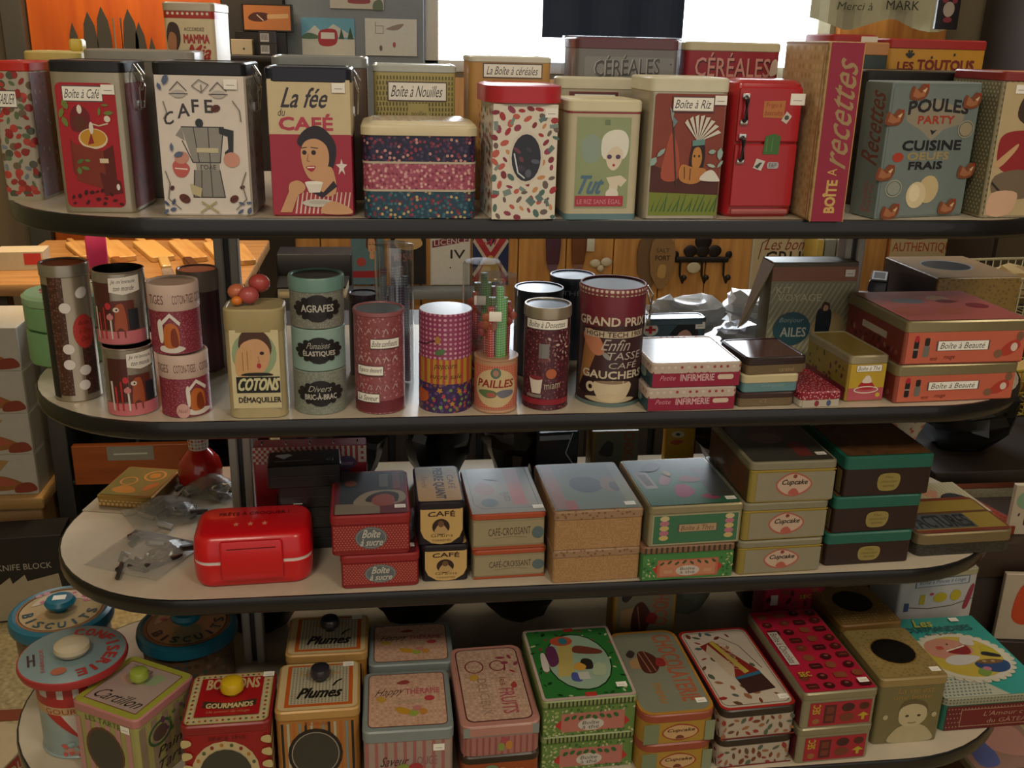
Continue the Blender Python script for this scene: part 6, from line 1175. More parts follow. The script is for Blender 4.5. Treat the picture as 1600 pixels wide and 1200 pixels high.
    tin('laundry_tin', 'white tin with yellow pegs drawing and blue label under the third shelf', 'tin', s, '#b0b0b0', M('#a8a488', .3, .3), .012, .006, front=lab('Boîte à Pinces à Linge', .20, .80, .88, .90, '#a8b0b8', '#2c4058', '#3c5068', .2) + [('l', '#5c4c40', [(.1, .52), (.4, .47), (.7, .48), (.98, .56)], .0015), ('r', '#a8982c', .27, .54, .34, .68), ('e', '#b0a028', .54, .62, .09, .07), ('e', '#b0a028', .74, .63, .07, .08), ('sp', '#8a2c44', [(.86, .44), (.92, .74), (.97, .74), (.92, .44)]), ('e', '#a03848', .42, .68, .03, .02), ('r', '#3c4c7c', .08, .46, .14, .58)])
    # tins on the floor under the shelf's right end
    P = on_z(1520, 1230, .0); s = Spec(.15, .17, .07, Vector((.86, .12, 0)), math.radians(4))
    a = s
    tin('storage_tin', 'brown tin on the floor under the right end, bottom one', 'tin', a, '#5c3c2c', M('#7c7058', .35, .4), .014, .008, front=[('sp', '#2c1c14', [(.2, .2), (.25, .5), (.35, .5), (.35, .2)])])
    b_ = onto(a, .004, .0, -3, h=.085)
    tin('storage_tin', 'brown tin with silver rim on the floor stack under the right end', 'tin', b_, '#54382c', M('#8a8064', .35, .4), .016, .008, front=[('sp', '#2c1c14', [(.2, .2), (.25, .5), (.35, .5), (.35, .2)])], top=[('r', '#8a6a5c', .02, .02, .98, .98), ('sp', '#4a5488', [(.1, .1), (.2, .5), (.4, .4), (.35, .1)]), ('sp', '#a8786c', [(.4, .3), (.5, .7), (.9, .6), (.8, .2)])])
build_row4()
# ------------------------------------------------------------------ background of the shop
def slab(name, label, cat, w, d, h, loc, rz=0, m='#888888', group=None, r=.002, front=(), top=(), left=(), right=(), part='body'):
    t = thing(name, label, cat, loc, rz, group); q = MB(); q.prism(w, d, r, [(0, r*.6), (r*.6, 0), (h-r*.6, 0), (h, r*.6)], m); q.build(part, t); F = box_faces(w, d, h)
    decals(F['front'], front, 'front_print', t); decals(F['top'], top, 'top_print', t); decals(F['left'], left, 'side_print', t); decals(F['right'], right, 'side_print', t)
    return t
def basket(label, loc, w, d, h, c, rz=0, nx=12, nz=4, flare=.02):
    t = thing('wire_basket', label, 'basket', loc, rz); mt = M(c, .4)
    def pt(u, v, z):   # perimeter
        k = 1+flare*4*z/h; return (u*w/2*k, v*d/2*k, z)
    q = MB()
    for i in range(nx+1):
        u = -1+2*i/nx; q.tube([pt(u, -1, .003), pt(u, -1, h)], .002, mt, 5); q.tube([pt(u, 1, .003), pt(u, 1, h)], .002, mt, 5); q.tube([pt(u, -1, .003), pt(u, 1, .003)], .002, mt, 5)
    n2 = max(4, int(nx*d/w))
    for i in range(n2+1):
        v = -1+2*i/n2; q.tube([pt(-1, v, .003), pt(-1, v, h)], .002, mt, 5); q.tube([pt(1, v, .003), pt(1, v, h)], .002, mt, 5)
    for k in range(nz):
        z = .003+(h-.003)*k/nz; q.tube([pt(-1, -1, z), pt(1, -1, z), pt(1, 1, z), pt(-1, 1, z), pt(-1, -1, z)], .002, mt, 5)
    o = q.build('wires', t)
    q = MB(); q.tube([pt(-1, -1, h), pt(1, -1, h), pt(1, 1, h), pt(-1, 1, h), pt(-1, -1, h)], .0045, mt, 6); q.build('rim', t)
    return t
def table(name, label, x0, x1, y0, y1, z, topm, legm, th=.03):
    t = thing(name, label, 'table', ((x0+x1)/2, (y0+y1)/2, 0)); w, d = x1-x0, y1-y0
    q = MB(); q.box(-w/2, -d/2, z-th, w/2, d/2, z, topm, .003); q.build('table_top', t)
    for sx in (-1, 1):
        for sy in (-1, 1):
            q = MB(); q.box(sx*(w/2-.05)-.02, sy*(d/2-.05)-.02, 0, sx*(w/2-.05)+.02, sy*(d/2-.05)+.02, z-th, legm, .002); q.build('leg', t)
    return t
def build_background():
    # ---- knives upright on the orange panel
    kn = [(113, 35, .10), (137, 18, .16), (158, 10, .16), (200, 14, .17), (217, 34, .12), (237, 58, .07)]
    names = ['small paring knife at the left of the orange panel', 'broad kitchen knife with curved blade, second from the left', 'broad pointed kitchen knife, third from the left', 'long kitchen knife with dark blade, fourth from the left', 'narrow kitchen knife, fifth from the left', 'short knife at the right end of the row']
    for (px, py, w), lb in zip(kn, names):
        P = on_y(px, py, 2.5); t = thing('kitchen_knife', lb, 'knife', (P.x, 2.5, P.z-.36), 0, 'knives on the orange panel'); wd = .008+w*.10; q = MB(); L = .22
        prof = [(-wd, .14), (wd, .14), (wd, .14+L*.55), (wd*.7, .14+L*.8), (-.1*wd, .36), (-wd*.75, .14+L*.82), (-wd, .14+L*.5)]
        q.rings([[(x, -.0012, z) for x, z in prof], [(x, .0012, z) for x, z in prof]][::-1], M('#3f3d38', .55)); q.build('blade', t, None)
        q = MB(); q.prism(wd*1.3, .018, .005, [(0, .003), (.006, 0), (.13, 0), (.142, .003)], '#2a1c14'); q.build('handle', t)
    P = on_y(182, 28, 2.5); t = thing('carving_fork', 'two-pronged carving fork between the knives', 'fork', (P.x, 2.5, P.z-.34), 0)
    q = MB(); q.tube([(-.012, 0, .34), (-.012, 0, .20), (0, 0, .17), (0, 0, .12)], .003, SILVER); q.tube([(.012, 0, .34), (.012, 0, .20), (0, 0, .17)], .003, SILVER); q.build('prongs', t)
    q = MB(); q.prism(.022, .018, .005, [(0, .003), (.006, 0), (.13, 0)], '#2a1c14'); q.build('handle', t)
    q = MB(); q.box(-1.36, 2.44, .985, -.76, 2.56, 1.02, WOOD('#7c3a12', '#9c5420', 4), .003); o = q.build('knife_rack'); tag(o, 'wooden rack holding the upright knives against the orange panel', 'rack')
    # warm display lamp over the panel
    t = thing('spot_lamp', 'small black display spotlight above the knives', 'lamp', (-1.0, 2.2, 2.1), 0); q = MB(); q.lathe([(.03, 0), (.045, .02), (.04, .09), (.02, .11)], M('#1c1c1c', .4), n=20, cap0=False); q.build('shade', t); q = MB(); q.lathe([(.026, .02), (.02, .03)], EMIT('#ffd9a0', 6), n=16); q.build('bulb', t); q = MB(); q.tube([(0, 0, .10), (0, .2, .2), (0, .395, .2)], .008, M('#1c1c1c', .4)); q.build('arm', t)
    def spot(loc, to, e, ang):
        d = bpy.data.lights.new('spot_light', 'SPOT'); d.energy = e; d.color = (1, .68, .34); d.spot_size = math.radians(ang); d.spot_blend = .6; d.shadow_soft_size = .05; o = bpy.data.objects.new('spot_light', d); COL.objects.link(o); o.location = loc
        o.rotation_euler = (Vector(to)-Vector(loc)).to_track_quat('-Z', 'Y').to_euler()
    spot((-1.0, 2.2, 2.09), (-1.02, 2.58, 1.35), 26, 85)
    # ---- pocket knife case and little boxes on a dark shelf
    q = MB(); q.box(-.735, 2.36, 1.215, -.50, 2.548, 1.235, M('#1c1512', .4), .002); o = q.build('wall_shelf'); tag(o, 'small dark shelf carrying the pocket knife case', 'shelf')
    t = slab('knife_case', 'open copper-coloured case showing a folding pocket knife', 'case', .17, .05, .09, (-.574, 2.52, 1.312), 0, M('#1f1712', .4), front=[('r', '#b5713c', .04, .06, .96, .94), ('sp', '#4a2018', [(.12, .5), (.25, .68), (.5, .66), (.55, .5), (.4, .36), (.2, .38)]), ('p', '#c8a070', [(.5, .62), (.92, .66), (.92, .5), (.5, .46)]), ('l', '#d8c8b0', [(.3, .6), (.42, .4)], .003)])
    for i, (x, w, h, c, lb) in enumerate(((-.655, .07, .05, '#b8a98c', 'small beige carton on the dark shelf'), (-.57, .055, .038, '#2c2624', 'small black carton with barcode, lower of two'), (-.57, .055, .038, '#2c2a30', 'small black carton with barcode, upper of two'))):
        slab('carton', lb, 'box', w, .05, h, (x, 2.44, 1.2352+(.0385 if i == 2 else 0)), 0, M(c, .5), 'small cartons', front=[('r', '#b0aeb0', .1, .15, .62, .85), ('st', '#3a3a3c', 9, .15, .3, .58, .8, .5)] if i else [('e', '#3c3830', .6, .4, .05, .08)])
    slab('case_stand', 'black block raising the copper-coloured knife case', 'stand', .17, .045, .076, (-.60, 2.52, 1.2352), 0, M('#181414', .4))
    # ---- postcards
    def card(label, x0, z0, x1, z1, Y, front, name='postcard', cat='postcard', group='postcards', d=.004):
        return slab(name, label, cat, x1-x0, d, z1-z0, ((x0+x1)/2, Y, z0), 0, M('#b9b8b0', .4), group, .0008, front=front)
    card('postcard with a red cable car against mountains', -.465, 1.236, -.28, 1.363, 2.571, [('r', '#5f9ab4', 0, .45, 1, 1), ('p', '#b8bcb8', [(0, .5), (.25, .8), (.4, .6), (.6, .85), (1, .5)]), ('r', '#c2c0b4', 0, 0, 1, .45), ('sp', '#9c2a34', [(.32, .32), (.34, .66), (.64, .7), (.66, .36), (.5, .25)]), ('r', '#c8c8c4', .36, .45, .62, .62), ('p', '#2c4a34', [(.7, .45), (.75, .75), (.8, .45)]), ('p', '#2c4a34', [(.86, .45), (.92, .78), (.98, .45)]), ('sp', '#4c6a50', [(.0, .45), (.1, .6), (.28, .55), (.3, .45)])])
    card('white postcard with a winter sketch beside the window', -.243, 1.241, -.059, 1.366, 2.571, [('r', '#c6c6be', 0, 0, 1, 1), ('l', '#7a6a60', [(.2, .9), (.2, .6), (.35, .6), (.35, .8), (.2, .8)], .002), ('sp', '#8a7a70', [(.4, .72), (.6, .84), (.75, .86), (.62, .7)]), ('e', '#a05058', .56, .3, .03, .08), ('e', '#6a5a5a', .3, .2, .03, .08)])
    card('postcard with a red train above the cable car card', -.363, 1.396, -.175, 1.52, 2.571, [('r', '#b9b4a8', 0, 0, 1, 1), ('sp', '#8c3a40', [(.35, .15), (.4, .3), (.7, .3), (.72, .15)]), ('sp', '#5c6a54', [(.8, .0), (.82, .2), (.95, .25), (.98, .0)])])
    # ---- dark blue cloth hanging in the window, white printed cloth
    def cloth(label, x0, x1, zt, zb, Y, c, amp, seed, wav=.0):
        q = MB(); n, m_ = 20, 6; g = []
        for j in range(m_+1):
            row = []
            for i in range(n+1):
                x = x0+(x1-x0)*i/n; z = zt+(zb-zt)*j/m_+(wav*math.sin(i*.55+seed) if j == m_ else 0)
                row.append((x, Y+amp*math.sin(i*.9+seed)*(j/m_), z))
            g.append(row)
        for j in range(m_):
            for i in range(n): q.face([g[j+1][i], g[j+1][i+1], g[j][i+1], g[j][i]], M(c, .8))
        for j in range(m_):
            for i in range(n): q.face([tuple(Vector(p)+Vector((0, .003, 0))) for p in (g[j][i], g[j][i+1], g[j+1][i+1], g[j+1][i])], M(c, .8))
        o = q.build('hanging_cloth', None, 60); return tag(o, label, 'cloth')
    cloth('dark blue cloth hanging in front of the bright window', .355, .842, 2.35, 1.315, 2.3, '#27344c', .012, 1)
    cloth('white printed cloth hanging beside the window', 1.298, 1.84, 2.2, 1.385, 2.3, '#b9b59a', .02, 2, .02)
    t = thing('cloth_lettering', 'black printed writing along the white hanging cloth', 'lettering', (1.36, 2.272, 1.42)); decals(Face('pl', .4, .1, (0, 0, 0), (1, 0, 0), (0, 0, 1), (0, -1, 0)), [('t', '#4a4a40', 'Merci à', .04, .1, .36, .35, {'shear': .2}), ('t', '#3a3a34', 'MARK', .48, .15, .78, .45), ('l', '#5a584c', [(.0, .8), (.95, .85)], .003)], 'print', t)
    P = on_y(1476, 46, 1.9); t = slab('pouch', 'small dark hanging pouch with pink marks in front of the white cloth', 'pouch', .075, .012, .14, (P.x, 1.9, P.z), 0, M('#1e1c22', .4), front=[('e', '#b8aca0', .5, .42, .25, .16), ('e', '#8c3848', .3, .62, .14, .07), ('e', '#8c3848', .72, .6, .12, .06), ('e', '#8c3848', .5, .2, .2, .06)]); q = MB(); q.tube([(0, 0, .14), (0, 0, .5), (0, 0, .8)], .0015, M('#2a2a2a', .5)); q.build('cord', t)
    # rail that carries the cloths
    q = MB(); q.tube([(.2, 2.3, 2.36), (1.9, 2.3, 2.36)], .01, DKMETAL, 8); q.tube([(.25, 2.3, 2.36), (.25, 2.58, 2.36)], .008, DKMETAL); q.tube([(1.86, 2.3, 2.36), (1.86, 2.58, 2.36)], .008, DKMETAL); o = q.build('cloth_rail'); tag(o, 'metal rail above the window carrying the hanging cloths', 'rail')
    # ---- plaques on the plank wall
    Yp = 2.570
    def plaque(label, x0, x1, z0, z1, front, c='#b8b0a0', name='wall_plaque'):
        return slab(name, label, 'plaque', x1-x0, .01, z1-z0, ((x0+x1)/2, Yp+.006, z0), 0, M(c, .45), 'wall plaques', .001, front=front)
    plaque('blue plaque with a woman and a red strip', -.315, -.19, .40, .62, [('r', '#5c7a84', 0, 0, 1, 1), ('r', '#9c2c34', 0, .12, 1, .24)] + lady(.62, .55, .3, .8, '#5c3a2c') + [('e', '#a84840', .3, .4, .14, .08)])
    plaque('black and cream plaque between the blue one and LICENCE IV', -.165, -.03, .40, .62, [('r', '#1f1c1c', 0, 0, 1, 1), ('sp', '#b89868', [(.1, .7), (.3, .95), (.7, .9), (.9, .7), (.5, .6)]), ('t', '#a84038', '1954', .1, .4, .6, .55)])
    plaque('white plaque lettered LICENCE IV with a dark red banner', -.014, .142, .395, .605, [('r', '#c8c6c0', .03, .02, .97, .98), ('p', '#74283a', [(.05, .70), (.95, .82), (.95, .95), (.05, .83)]), ('t', '#d0ccc4', 'LICENCE', .1, .77, .92, .87, {'rise': .7}), ('t', '#2a2a2c', 'IV', .5, .50, .86, .66, {'bold': .001}), ('e', '#3a3a3a', .5, .33, .02, .014)])
    plaque('red, white and blue striped plaque right of LICENCE IV', .15, .29, .395, .61, [('r', '#1f2c54', 0, 0, 1, 1), ('p', '#b8aca0', [(0, .2), (.2, 0), (1, .8), (.8, 1)]), ('p', '#b8aca0', [(0, .8), (.2, 1), (1, .2), (.8, 0)]), ('p', '#9c2c34', [(0, .1), (.1, 0), (1, .9), (.9, 1)]), ('p', '#9c2c34', [(0, .9), (.1, 1), (1, .1), (.9, 0)]), ('sp', '#b89c54', [(.2, .1), (.4, .5), (.6, .5), (.8, .1)]), ('t', '#a83438', 'Café', .1, .74, .9, .94, {'shear': .3, 'bold': .001})])
    q = MB(); q.box(-.34, 2.50, .355, .17, 2.582, .392, M('#6f7478', .5), .003); o = q.build('plaque_ledge'); tag(o, 'grey ledge carrying the row of plaques', 'ledge')
    plaque('cream plaque lettered Les bons CRUS', 1.274, 1.554, .3395, .60, [('r', '#b8a888', .02, .02, .98, .98), ('t', '#7c3428', 'Les bons', .2, .74, .85, .92, {'shear': .3}), ('t', '#2a2424', 'CRUS', .2, .48, .86, .72, {'bold': .0014}), ('sp', '#5c2c2c', [(.1, .2), (.15, .35), (.3, .3), (.25, .15)]), ('l', '#6a3a2c', [(.1, .6), (.14, .85), (.3, .95)], .004), ('l', '#6a3a2c', [(.92, .6), (.9, .85), (.75, .95)], .004)])
    plaque('cream plaque lettered AUTHENTIQUE in orange', 1.851, 2.155, .50, .74, [('r', '#b8a47c', .02, .02, .98, .98), ('t', '#a0502c', 'AUTHENTIQUE', .05, .08, .95, .26, {'bold': .001}), ('sp', '#4a4438', [(.1, .35), (.2, .55), (.6, .6), (.9, .45), (.5, .32)])], '#a0602c')
    # carved wooden pendants, little hangings
    for px, c, lb in ((865, '#4a2438', 'purple carved wooden pendant on the plank wall'), (905, '#6a3c20', 'brown carved wooden pendant with white tag')):
        P = on_y(px, 372, Yp); t = thing('carved_pendant', lb, 'pendant', (P.x, Yp, P.z-.14), 0, 'carved pendants'); q = MB(); q.prism(.06, .016, .006, [(0, .026), (.02, .012), (.05, .004), (.12, 0), (.2, .004), (.24, .015)], M(c, .5)); q.build('carving', t); q = MB(); q.tube([(0, 0, .23), (.01, 0, .34)], .002, '#3a2a20'); q.build('cord', t)
        if px == 905: q = MB(); q.box(.03, -.012, .09, .06, -.010, .15, M('#c8c6bc', .5), .0004); q.build('tag', t)
    P = on_y(938, 425, Yp); t = thing('white_ornament', 'small white bow-shaped ornament on the plank wall', 'ornament', (P.x, Yp, P.z), 0); q = MB(); q.ball((-.022, 0, .035), .022, .008, .016, '#c2b8a0'); q.ball((.022, 0, .04), .022, .008, .018, '#c2b8a0'); q.ball((0, 0, .015), .014, .008, .014, '#c2b8a0'); q.build('bow', t)
    for i, (px, lb, tx) in enumerate(((1012, 'rear wooden shield board leaning behind its lettered twin', ()), (1030, 'lettered wooden shield board hanging on the plank wall', [('t', '#3c2c1c', 'SALT', .25, .70, .75, .78), ('t', '#3c2c1c', 'FORT', .22, .55, .78, .64, {'bold': .001}), ('sp', '#b08c54', [(.35, .25), (.4, .45), (.65, .45), (.62, .22)])]))):
        P = on_y(px, 450, Yp); t = thing('shield_board', lb, 'board', (P.x, Yp+.002-.013*i, P.z), 0, 'shield boards'); w, h = .105, .21; q = MB()
        o = [(-.012, 0), (.012, 0), (.045, .06), (.052, .14), (.044, .19), (.02, .208), (-.02, .208), (-.044, .19), (-.052, .14), (-.045, .06)]
        q.rings([[(x, .005, z) for x, z in o], [(x, -.005, z) for x, z in o]], M('#8a6a42' if i else '#6a5034', .5)); q.build('board', t)
        decals(Face('pl', w, h, (-w/2, -.005, 0), (1, 0, 0), (0, 0, 1), (0, -1, 0)), list(tx), 'print', t)
    # iron coat rack
    P = on_y(1097, 410, Yp); t = thing('coat_rack', 'black wrought iron coat rack with three hooks and white tag', 'coat rack', (P.x, Yp+.005, P.z), 0); im = M('#221b1a', .45, .4); q = MB()
    q.box(-.11, -.006, .0, .11, .006, .022, im, .003)
    for a in (-.05, 0, .05): q.ball((a, 0, .045), .028, .005, .024, im)
    q.ball((0, 0, .085), .035, .005, .035, im); q.ball((-.11, 0, .03), .014, .005, .016, im); q.ball((.11, 0, .03), .014, .005, .016, im); q.build('plate', t)
    for x in (-.09, 0, .09): q = MB(); q.tube([(x, -.006, .01), (x, -.012, -.05), (x+.004, -.04, -.075), (x+.004, -.055, -.055)], .005, im); q.ball((x+.004, -.057, -.05), .012, .012, .012, im); q.build('hook', t)
    q = MB(); q.ball((-.035, -.012, -.02), .028, .002, .022, '#c0b698'); q.build('tag', t)
    # books standing right of the sign
    for i, (px0, px1, c) in enumerate(((1276, 1286, '#a88c3c'), (1287, 1305, '#6f7064'), (1306, 1322, '#7c7468'), (1323, 1345, '#6a6258'))):
        A = on_y(px0, 372, 2.45); B = on_y(px1, 372, 2.45)
        t = thing('book', ['narrow yellow book next to the Les bons CRUS plaque', 'grey-green book, second in the row by the plaque', 'beige-grey book, third in the row by the plaque', 'brown-grey book at the right of the row'][i], 'book', ((A.x+B.x)/2, 2.50, .34), 0, 'books by the plaque'); w = (B.x-A.x)*.94; q = MB(); q.box(-w/2, -.07, 0, w/2, .06, .26, M(c, .5), .002); q.build('cover', t); q = MB(); q.box(-w/2+.002, -.066, .259, w/2-.002, .058, .2615, '#c0b8a0', .0004); q.build('pages', t)
    q = MB(); q.box(1.28, 2.40, .30, 2.2, 2.582, .339, WOOD('#5a3820', '#74502c', 5), .003); o = q.build('book_ledge'); tag(o, 'brown wooden ledge under the books and plaques', 'ledge')
    # ---- dark slat-fronted counter, added behind the shelving to block window light
    t = thing('counter', 'dark brown slat-fronted counter added behind the shelving unit to block window light', 'counter', (.34, .82, 0)); cm = M('#1c1511', .5)
    q = MB(); q.box(-.74, -.15, 0, .62, .16, .69, cm, .004); q.build('body', t); q = MB(); q.box(-.75, -.17, .69, .63, .17, .715, M('#241b15', .45), .004); q.build('worktop', t)
    for i in range(30):
        q = MB(); x = -.735+.045*i; q.box(x, -.162, .01, x+.032, -.15, .67, WOOD('#2c2014', '#4a3520', 7), .002); q.build('slat', t)
    # goods on the rear half of the lower shelves; bags made tall to block window light
    rear = [(-.25, .15, .215, '#131418', 'black bag facing away behind the lunch box'), (-.095, .14, .21, '#15151a', 'black bag facing away behind the sugar tins'), (.030, .11, .205, '#2a201c', 'dark brown woven bag facing away behind the coffee tins'), (.62, .16, .2, '#1a1614', 'black bag added behind the teal-lidded tins to block window light'), (.44, .17, .2, '#1a1816', 'dark bag added behind the cupcake tins to block window light')]
    for i, (x, w, h, c, lb) in enumerate(rear): bag(lb, x, .385, w, .11, h, 60+i, c, ZS[2], 'dark_bag', 'dark bags on the rear side')
    s = spb(2, 838, 905, 676, .34, .07, 4); t = tin('gift_box', 'dark box in shiny clear wrapping behind the croissant tins', 'box', s, M('#1a1c2c', .15), None, 0, .003, front=[('r', '#8a94a8', .08, .86, .8, .95), ('l', '#a8a8b0', [(.85, .98), (.7, .6), (.95, .3)], .002)])
    s = spb(2, 926, 1000, 674, .35, .05, 0); tin('photo_tin', 'upright tin with a pastry picture and yellow edge behind the tan boxes', 'tin', s, M('#7a6030', .4), None, 0, .003, front=[('r', '#5c5a4c', .08, .02, .98, .98), ('sp', '#2a1c1c', [(.15, .55), (.3, .8), (.45, .75), (.42, .5)]), ('t', '#7c3828', 'CHOCO', .66, .3, .88, .98, {'rot': -90, 'bold': .001})])
    s = spb(2, 1042, 1088, 668, .36, .04, -8); tin('card_box', 'bright yellow card box behind the silver-edged tea tin', 'box', s, M('#b88c20', .4), None, 0, .003, front=[('e', '#c8c0a8', .4, .86, .22, .07), ('e', '#2a2420', .4, .86, .08, .03), ('sp', '#b04c34', [(.15, .68), (.3, .75), (.6, .72), (.4, .64)])])
    for i, (x, w, h, c, lb) in enumerate(((-.42, .2, .20, '#17130f', 'dark bag on the rear of the bottom shelf by the left upright'), (.05, .19, .19, '#1f1a14', 'dark bag added on the rear of the bottom shelf behind the pink tins to darken the gap'), (-.14, .2, .19, '#1c1712', 'dark bag added on the rear of the bottom shelf behind the striped tins to darken the gap'), (.36, .13, .17, '#9aa08c', 'pale plastic bag on the rear of the bottom shelf behind the leaf tins'), (.50, .13, .19, '#17130f', 'dark bag on the rear of the bottom shelf behind the red tins'))):  # tall dark bags added to darken the gap above the bottom shelf
        bag(lb, x, .345, w, .12, h, 70+i, c, ZS[3], 'dark_bag' if i != 3 else 'plastic_bag', 'bags on the rear of the bottom shelf')
    # ---- left: low wooden table with boards and knives under warm light
    table('knife_table', 'pale wooden table of cutting boards and knives under warm light', -1.20, -.54, 1.32, 1.90, .70, WOOD('#8a6034', '#a87c4a', 5, axis='X'), '#2a2018')
    rg = random.Random(11)
    bd = [(-.95, 1.70, .32, .07, -1.15, '#b07c3c'), (-.845, 1.70, .32, .065, -1.15, '#c09048'), (-.75, 1.70, .34, .06, -1.2, '#a87438'), (-1.04, 1.70, .28, .05, -1.1, '#8a5a2c'), (-.66, 1.68, .30, .05, -1.25, '#b88a4c'), (-.59, 1.65, .30, .045, -1.3, '#9c6c34')]
    lbs = ['broad honey-coloured cutting board, second from the left on the knife table', 'pale cutting board in the middle of the knife table', 'golden cutting board, fourth from the left on the knife table', 'dark brown narrow board at the left of the knife table', 'light narrow board, second from the right on the knife table', 'brown narrow board nearest the metal upright']
    for (x, y, L, w, rz, c), lb in zip(bd, lbs):
        t = thing('cutting_board', lb, 'board', (x, y, .70), rz+PI, 'boards on the knife table'); q = MB(); q.prism(L*.8, w, .012, [(0, .002), (.002, 0), (.014, 0), (.016, .002)], WOOD(c, '#c89c5c', 5, axis='X')); q.build('board', t); q = MB(); q.prism(L*.25, w*.35, .008, [(.001, .002), (.003, 0), (.013, 0), (.015, .002)], WOOD(c, '#b88a4c', 5, axis='X'), L*.5, 0); q.build('handle', t)
    for i, (x, y, rz, c) in enumerate(((-.98, 1.46, -1.2, '#a88a5c'), (-.86, 1.46, -1.1, '#7a4a24'), (-.76, 1.46, -1.3, '#b89458'), (-.68, 1.45, -1.2, '#4a2c18'), (-.61, 1.46, -1.35, '#9c7a44'))):
        t = thing('table_knife', ['cream-handled knife at the left front of the knife table', 'brown-handled knife, second at the front of the knife table', 'tan-handled knife in the middle front of the knife table', 'dark-handled knife, fourth at the front of the knife table', 'tan-handled knife at the right front of the knife table'][i], 'knife', (x, y, .701), rz, 'knives on the knife table')
        q = MB(); q.prism(.13, .026, .008, [(0, .002), (.003, 0), (.013, 0), (.016, .003)], M(c, .35), -.07, 0); q.build('handle', t); q = MB(); q.prism(.17, .03, .012, [(.006, 0), (.0085, .001)], SILVER, .08, 0); q.build('blade', t)
    slab('knife_block', 'beige carton with red corner at the left edge of the knife table', 'box', .12, .08, .05, (-1.14, 1.52, .70), .1, M('#b4a68c', .5), front=[('r', '#b02c24', .6, .3, .95, .9)])
    t = thing('spatula', 'pink spatula standing by the tall brown can', 'spatula', (-.905, 1.36, .70), .4); q = MB(); q.prism(.05, .012, .012, [(.02, .004), (.03, 0), (.11, 0), (.13, .008)], M('#c02c5c', .4)); q.build('blade', t); q = MB(); q.lathe([(.03, 0), (.03, .02), (.012, .03)], '#3a2420', n=16); q.build('foot', t)
    t = thing('spot_lamp', 'small black display spotlight above the wooden knife table', 'lamp', (-.95, 1.35, 1.95), 0); q = MB(); q.lathe([(.03, 0), (.045, .02), (.04, .09), (.02, .11)], M('#1c1c1c', .4), n=20, cap0=False); q.build('shade', t); q = MB(); q.lathe([(.026, .02), (.02, .03)], EMIT('#ffd9a0', 6), n=16); q.build('bulb', t); q = MB(); q.tube([(0, 0, .10), (0, 0, .4), (0, 0, .75)], .008, M('#1c1c1c', .4)); q.build('arm', t)
    spot((-.95, 1.35, 1.94), (-.82, 1.6, .72), 60, 60)
    # black book stand with booklets, right of the upright
    t = thing('book_stand', 'black stepped stand carrying dark booklets right of the upright', 'stand', (-.405, 1.86, 0)); bm_ = M('#17171a', .45)
    q = MB(); q.box(-.115, -.14, 0, .115, .14, .56, bm_, .003); q.build('lower_step', t); q = MB(); q.box(-.115, .02, .56, .115, .14, .66, bm_, .003); q.build('upper_step', t)
    for i, (x, lb) in enumerate(((-.478, 'thick dark booklet with cream pages, left on the black stand'), (-.405, 'dark booklet with silver rings in the middle of the black stand'), (-.332, 'dark booklet with cream pages, right on the black stand'))):
        t = thing('booklet', lb, 'book', (x, 1.79, .56), [.06, 0, -.04][i], 'booklets'); q = MB(); q.box(-.030, -.07, 0, .030, .07, .03, '#b8aa88', .001); q.build('pages', t); q = MB(); q.box(-.032, -.073, .03, .032, .073, .036, M('#1c1a1c', .35), .001); q.build('cover', t)
    # ---- far left: boxed kitchen goods
    t = thing('wooden_crate', 'pale wooden crate carrying the printed food boxes', 'crate', (-1.16, 1.14, 0)); q = MB(); q.box(-.16, -.12, 0, .16, .12, .235, WOOD('#7a5a34', '#96744a', 5, axis='X'), .003); q.build('crate_body', t); q = MB(); q.box(-.17, -.135, .235, .17, .13, .262, WOOD('#8c6a3c', '#a8844e', 5, axis='X'), .003); q.build('crate_lid', t)
    for i in range(4):
        z = .2622+.102*i
        slab('food_box', ['white box printed with tartlets, bottom of the stack on the crate', 'white box printed with tartlets, second from the bottom', 'white box printed with tartlets, third from the bottom', 'white box printed with tartlets, top of the stack on the crate'][i], 'box', .28, .2, .1015, (-1.145, 1.13, z), 0, M('#a8a49a', .45), 'tartlet boxes', front=[('sp', '#8a5a2c', [(.45, .2), (.5, .4), (.7, .48), (.85, .35), (.9, .2), (.7, .1)]), ('sp', '#a0503c', [(.55, .25), (.62, .4), (.78, .4), (.82, .25)]), ('p', '#9c7c4c', [(.55, .45), (.68, .9), (.8, .85), (.66, .42)]), ('sp', '#7c3424', [(.82, .05), (.84, .25), (.95, .3), (.99, .1)]), ('sp', '#8a5a2c', [(.05, .2), (.1, .4), (.3, .48), (.4, .3), (.25, .1)])], right=[('r', '#8c887c', .05, .05, .95, .95)])
    slab('knife_block_box', 'black carton lettered KNIFE BLOCK with a white block picture, on the floor', 'box', .20, .09, .215, (-1.03, .945, 0), .08, M('#151414', .4), front=[('t', '#b0a89c', 'KNIFE BLOCK', .28, .62, .86, .69), ('p', '#a82420', [(.08, .44), (.12, .8), (.22, .74), (.24, .44)]), ('p', '#a89c84', [(.18, .02), (.14, .42), (.24, .50), (.26, .44), (.40, .54), (.42, .46), (.56, .56), (.58, .48), (.92, .55), (.98, .04)])])
    t = thing('dark_rack', 'black metal rack with shelves behind the boxed goods', 'rack', (-.77, 1.20, 0)); rm = M('#1a1918', .45)
    for x in (-.20, .22): q = MB(); q.box(x-.02, -.10, 0, x+.02, .10, .66, M('#3a3834', .45), .002); q.build('side_panel', t)
    for z in (.05, .25, .45, .64): q = MB(); q.box(-.18, -.10, z, .20, .10, z+.012, rm, .001); q.build('rack_shelf', t)
    q = MB(); q.box(-.18, .09, 0, .20, .10, .64, rm, .001); q.build('back_panel', t)
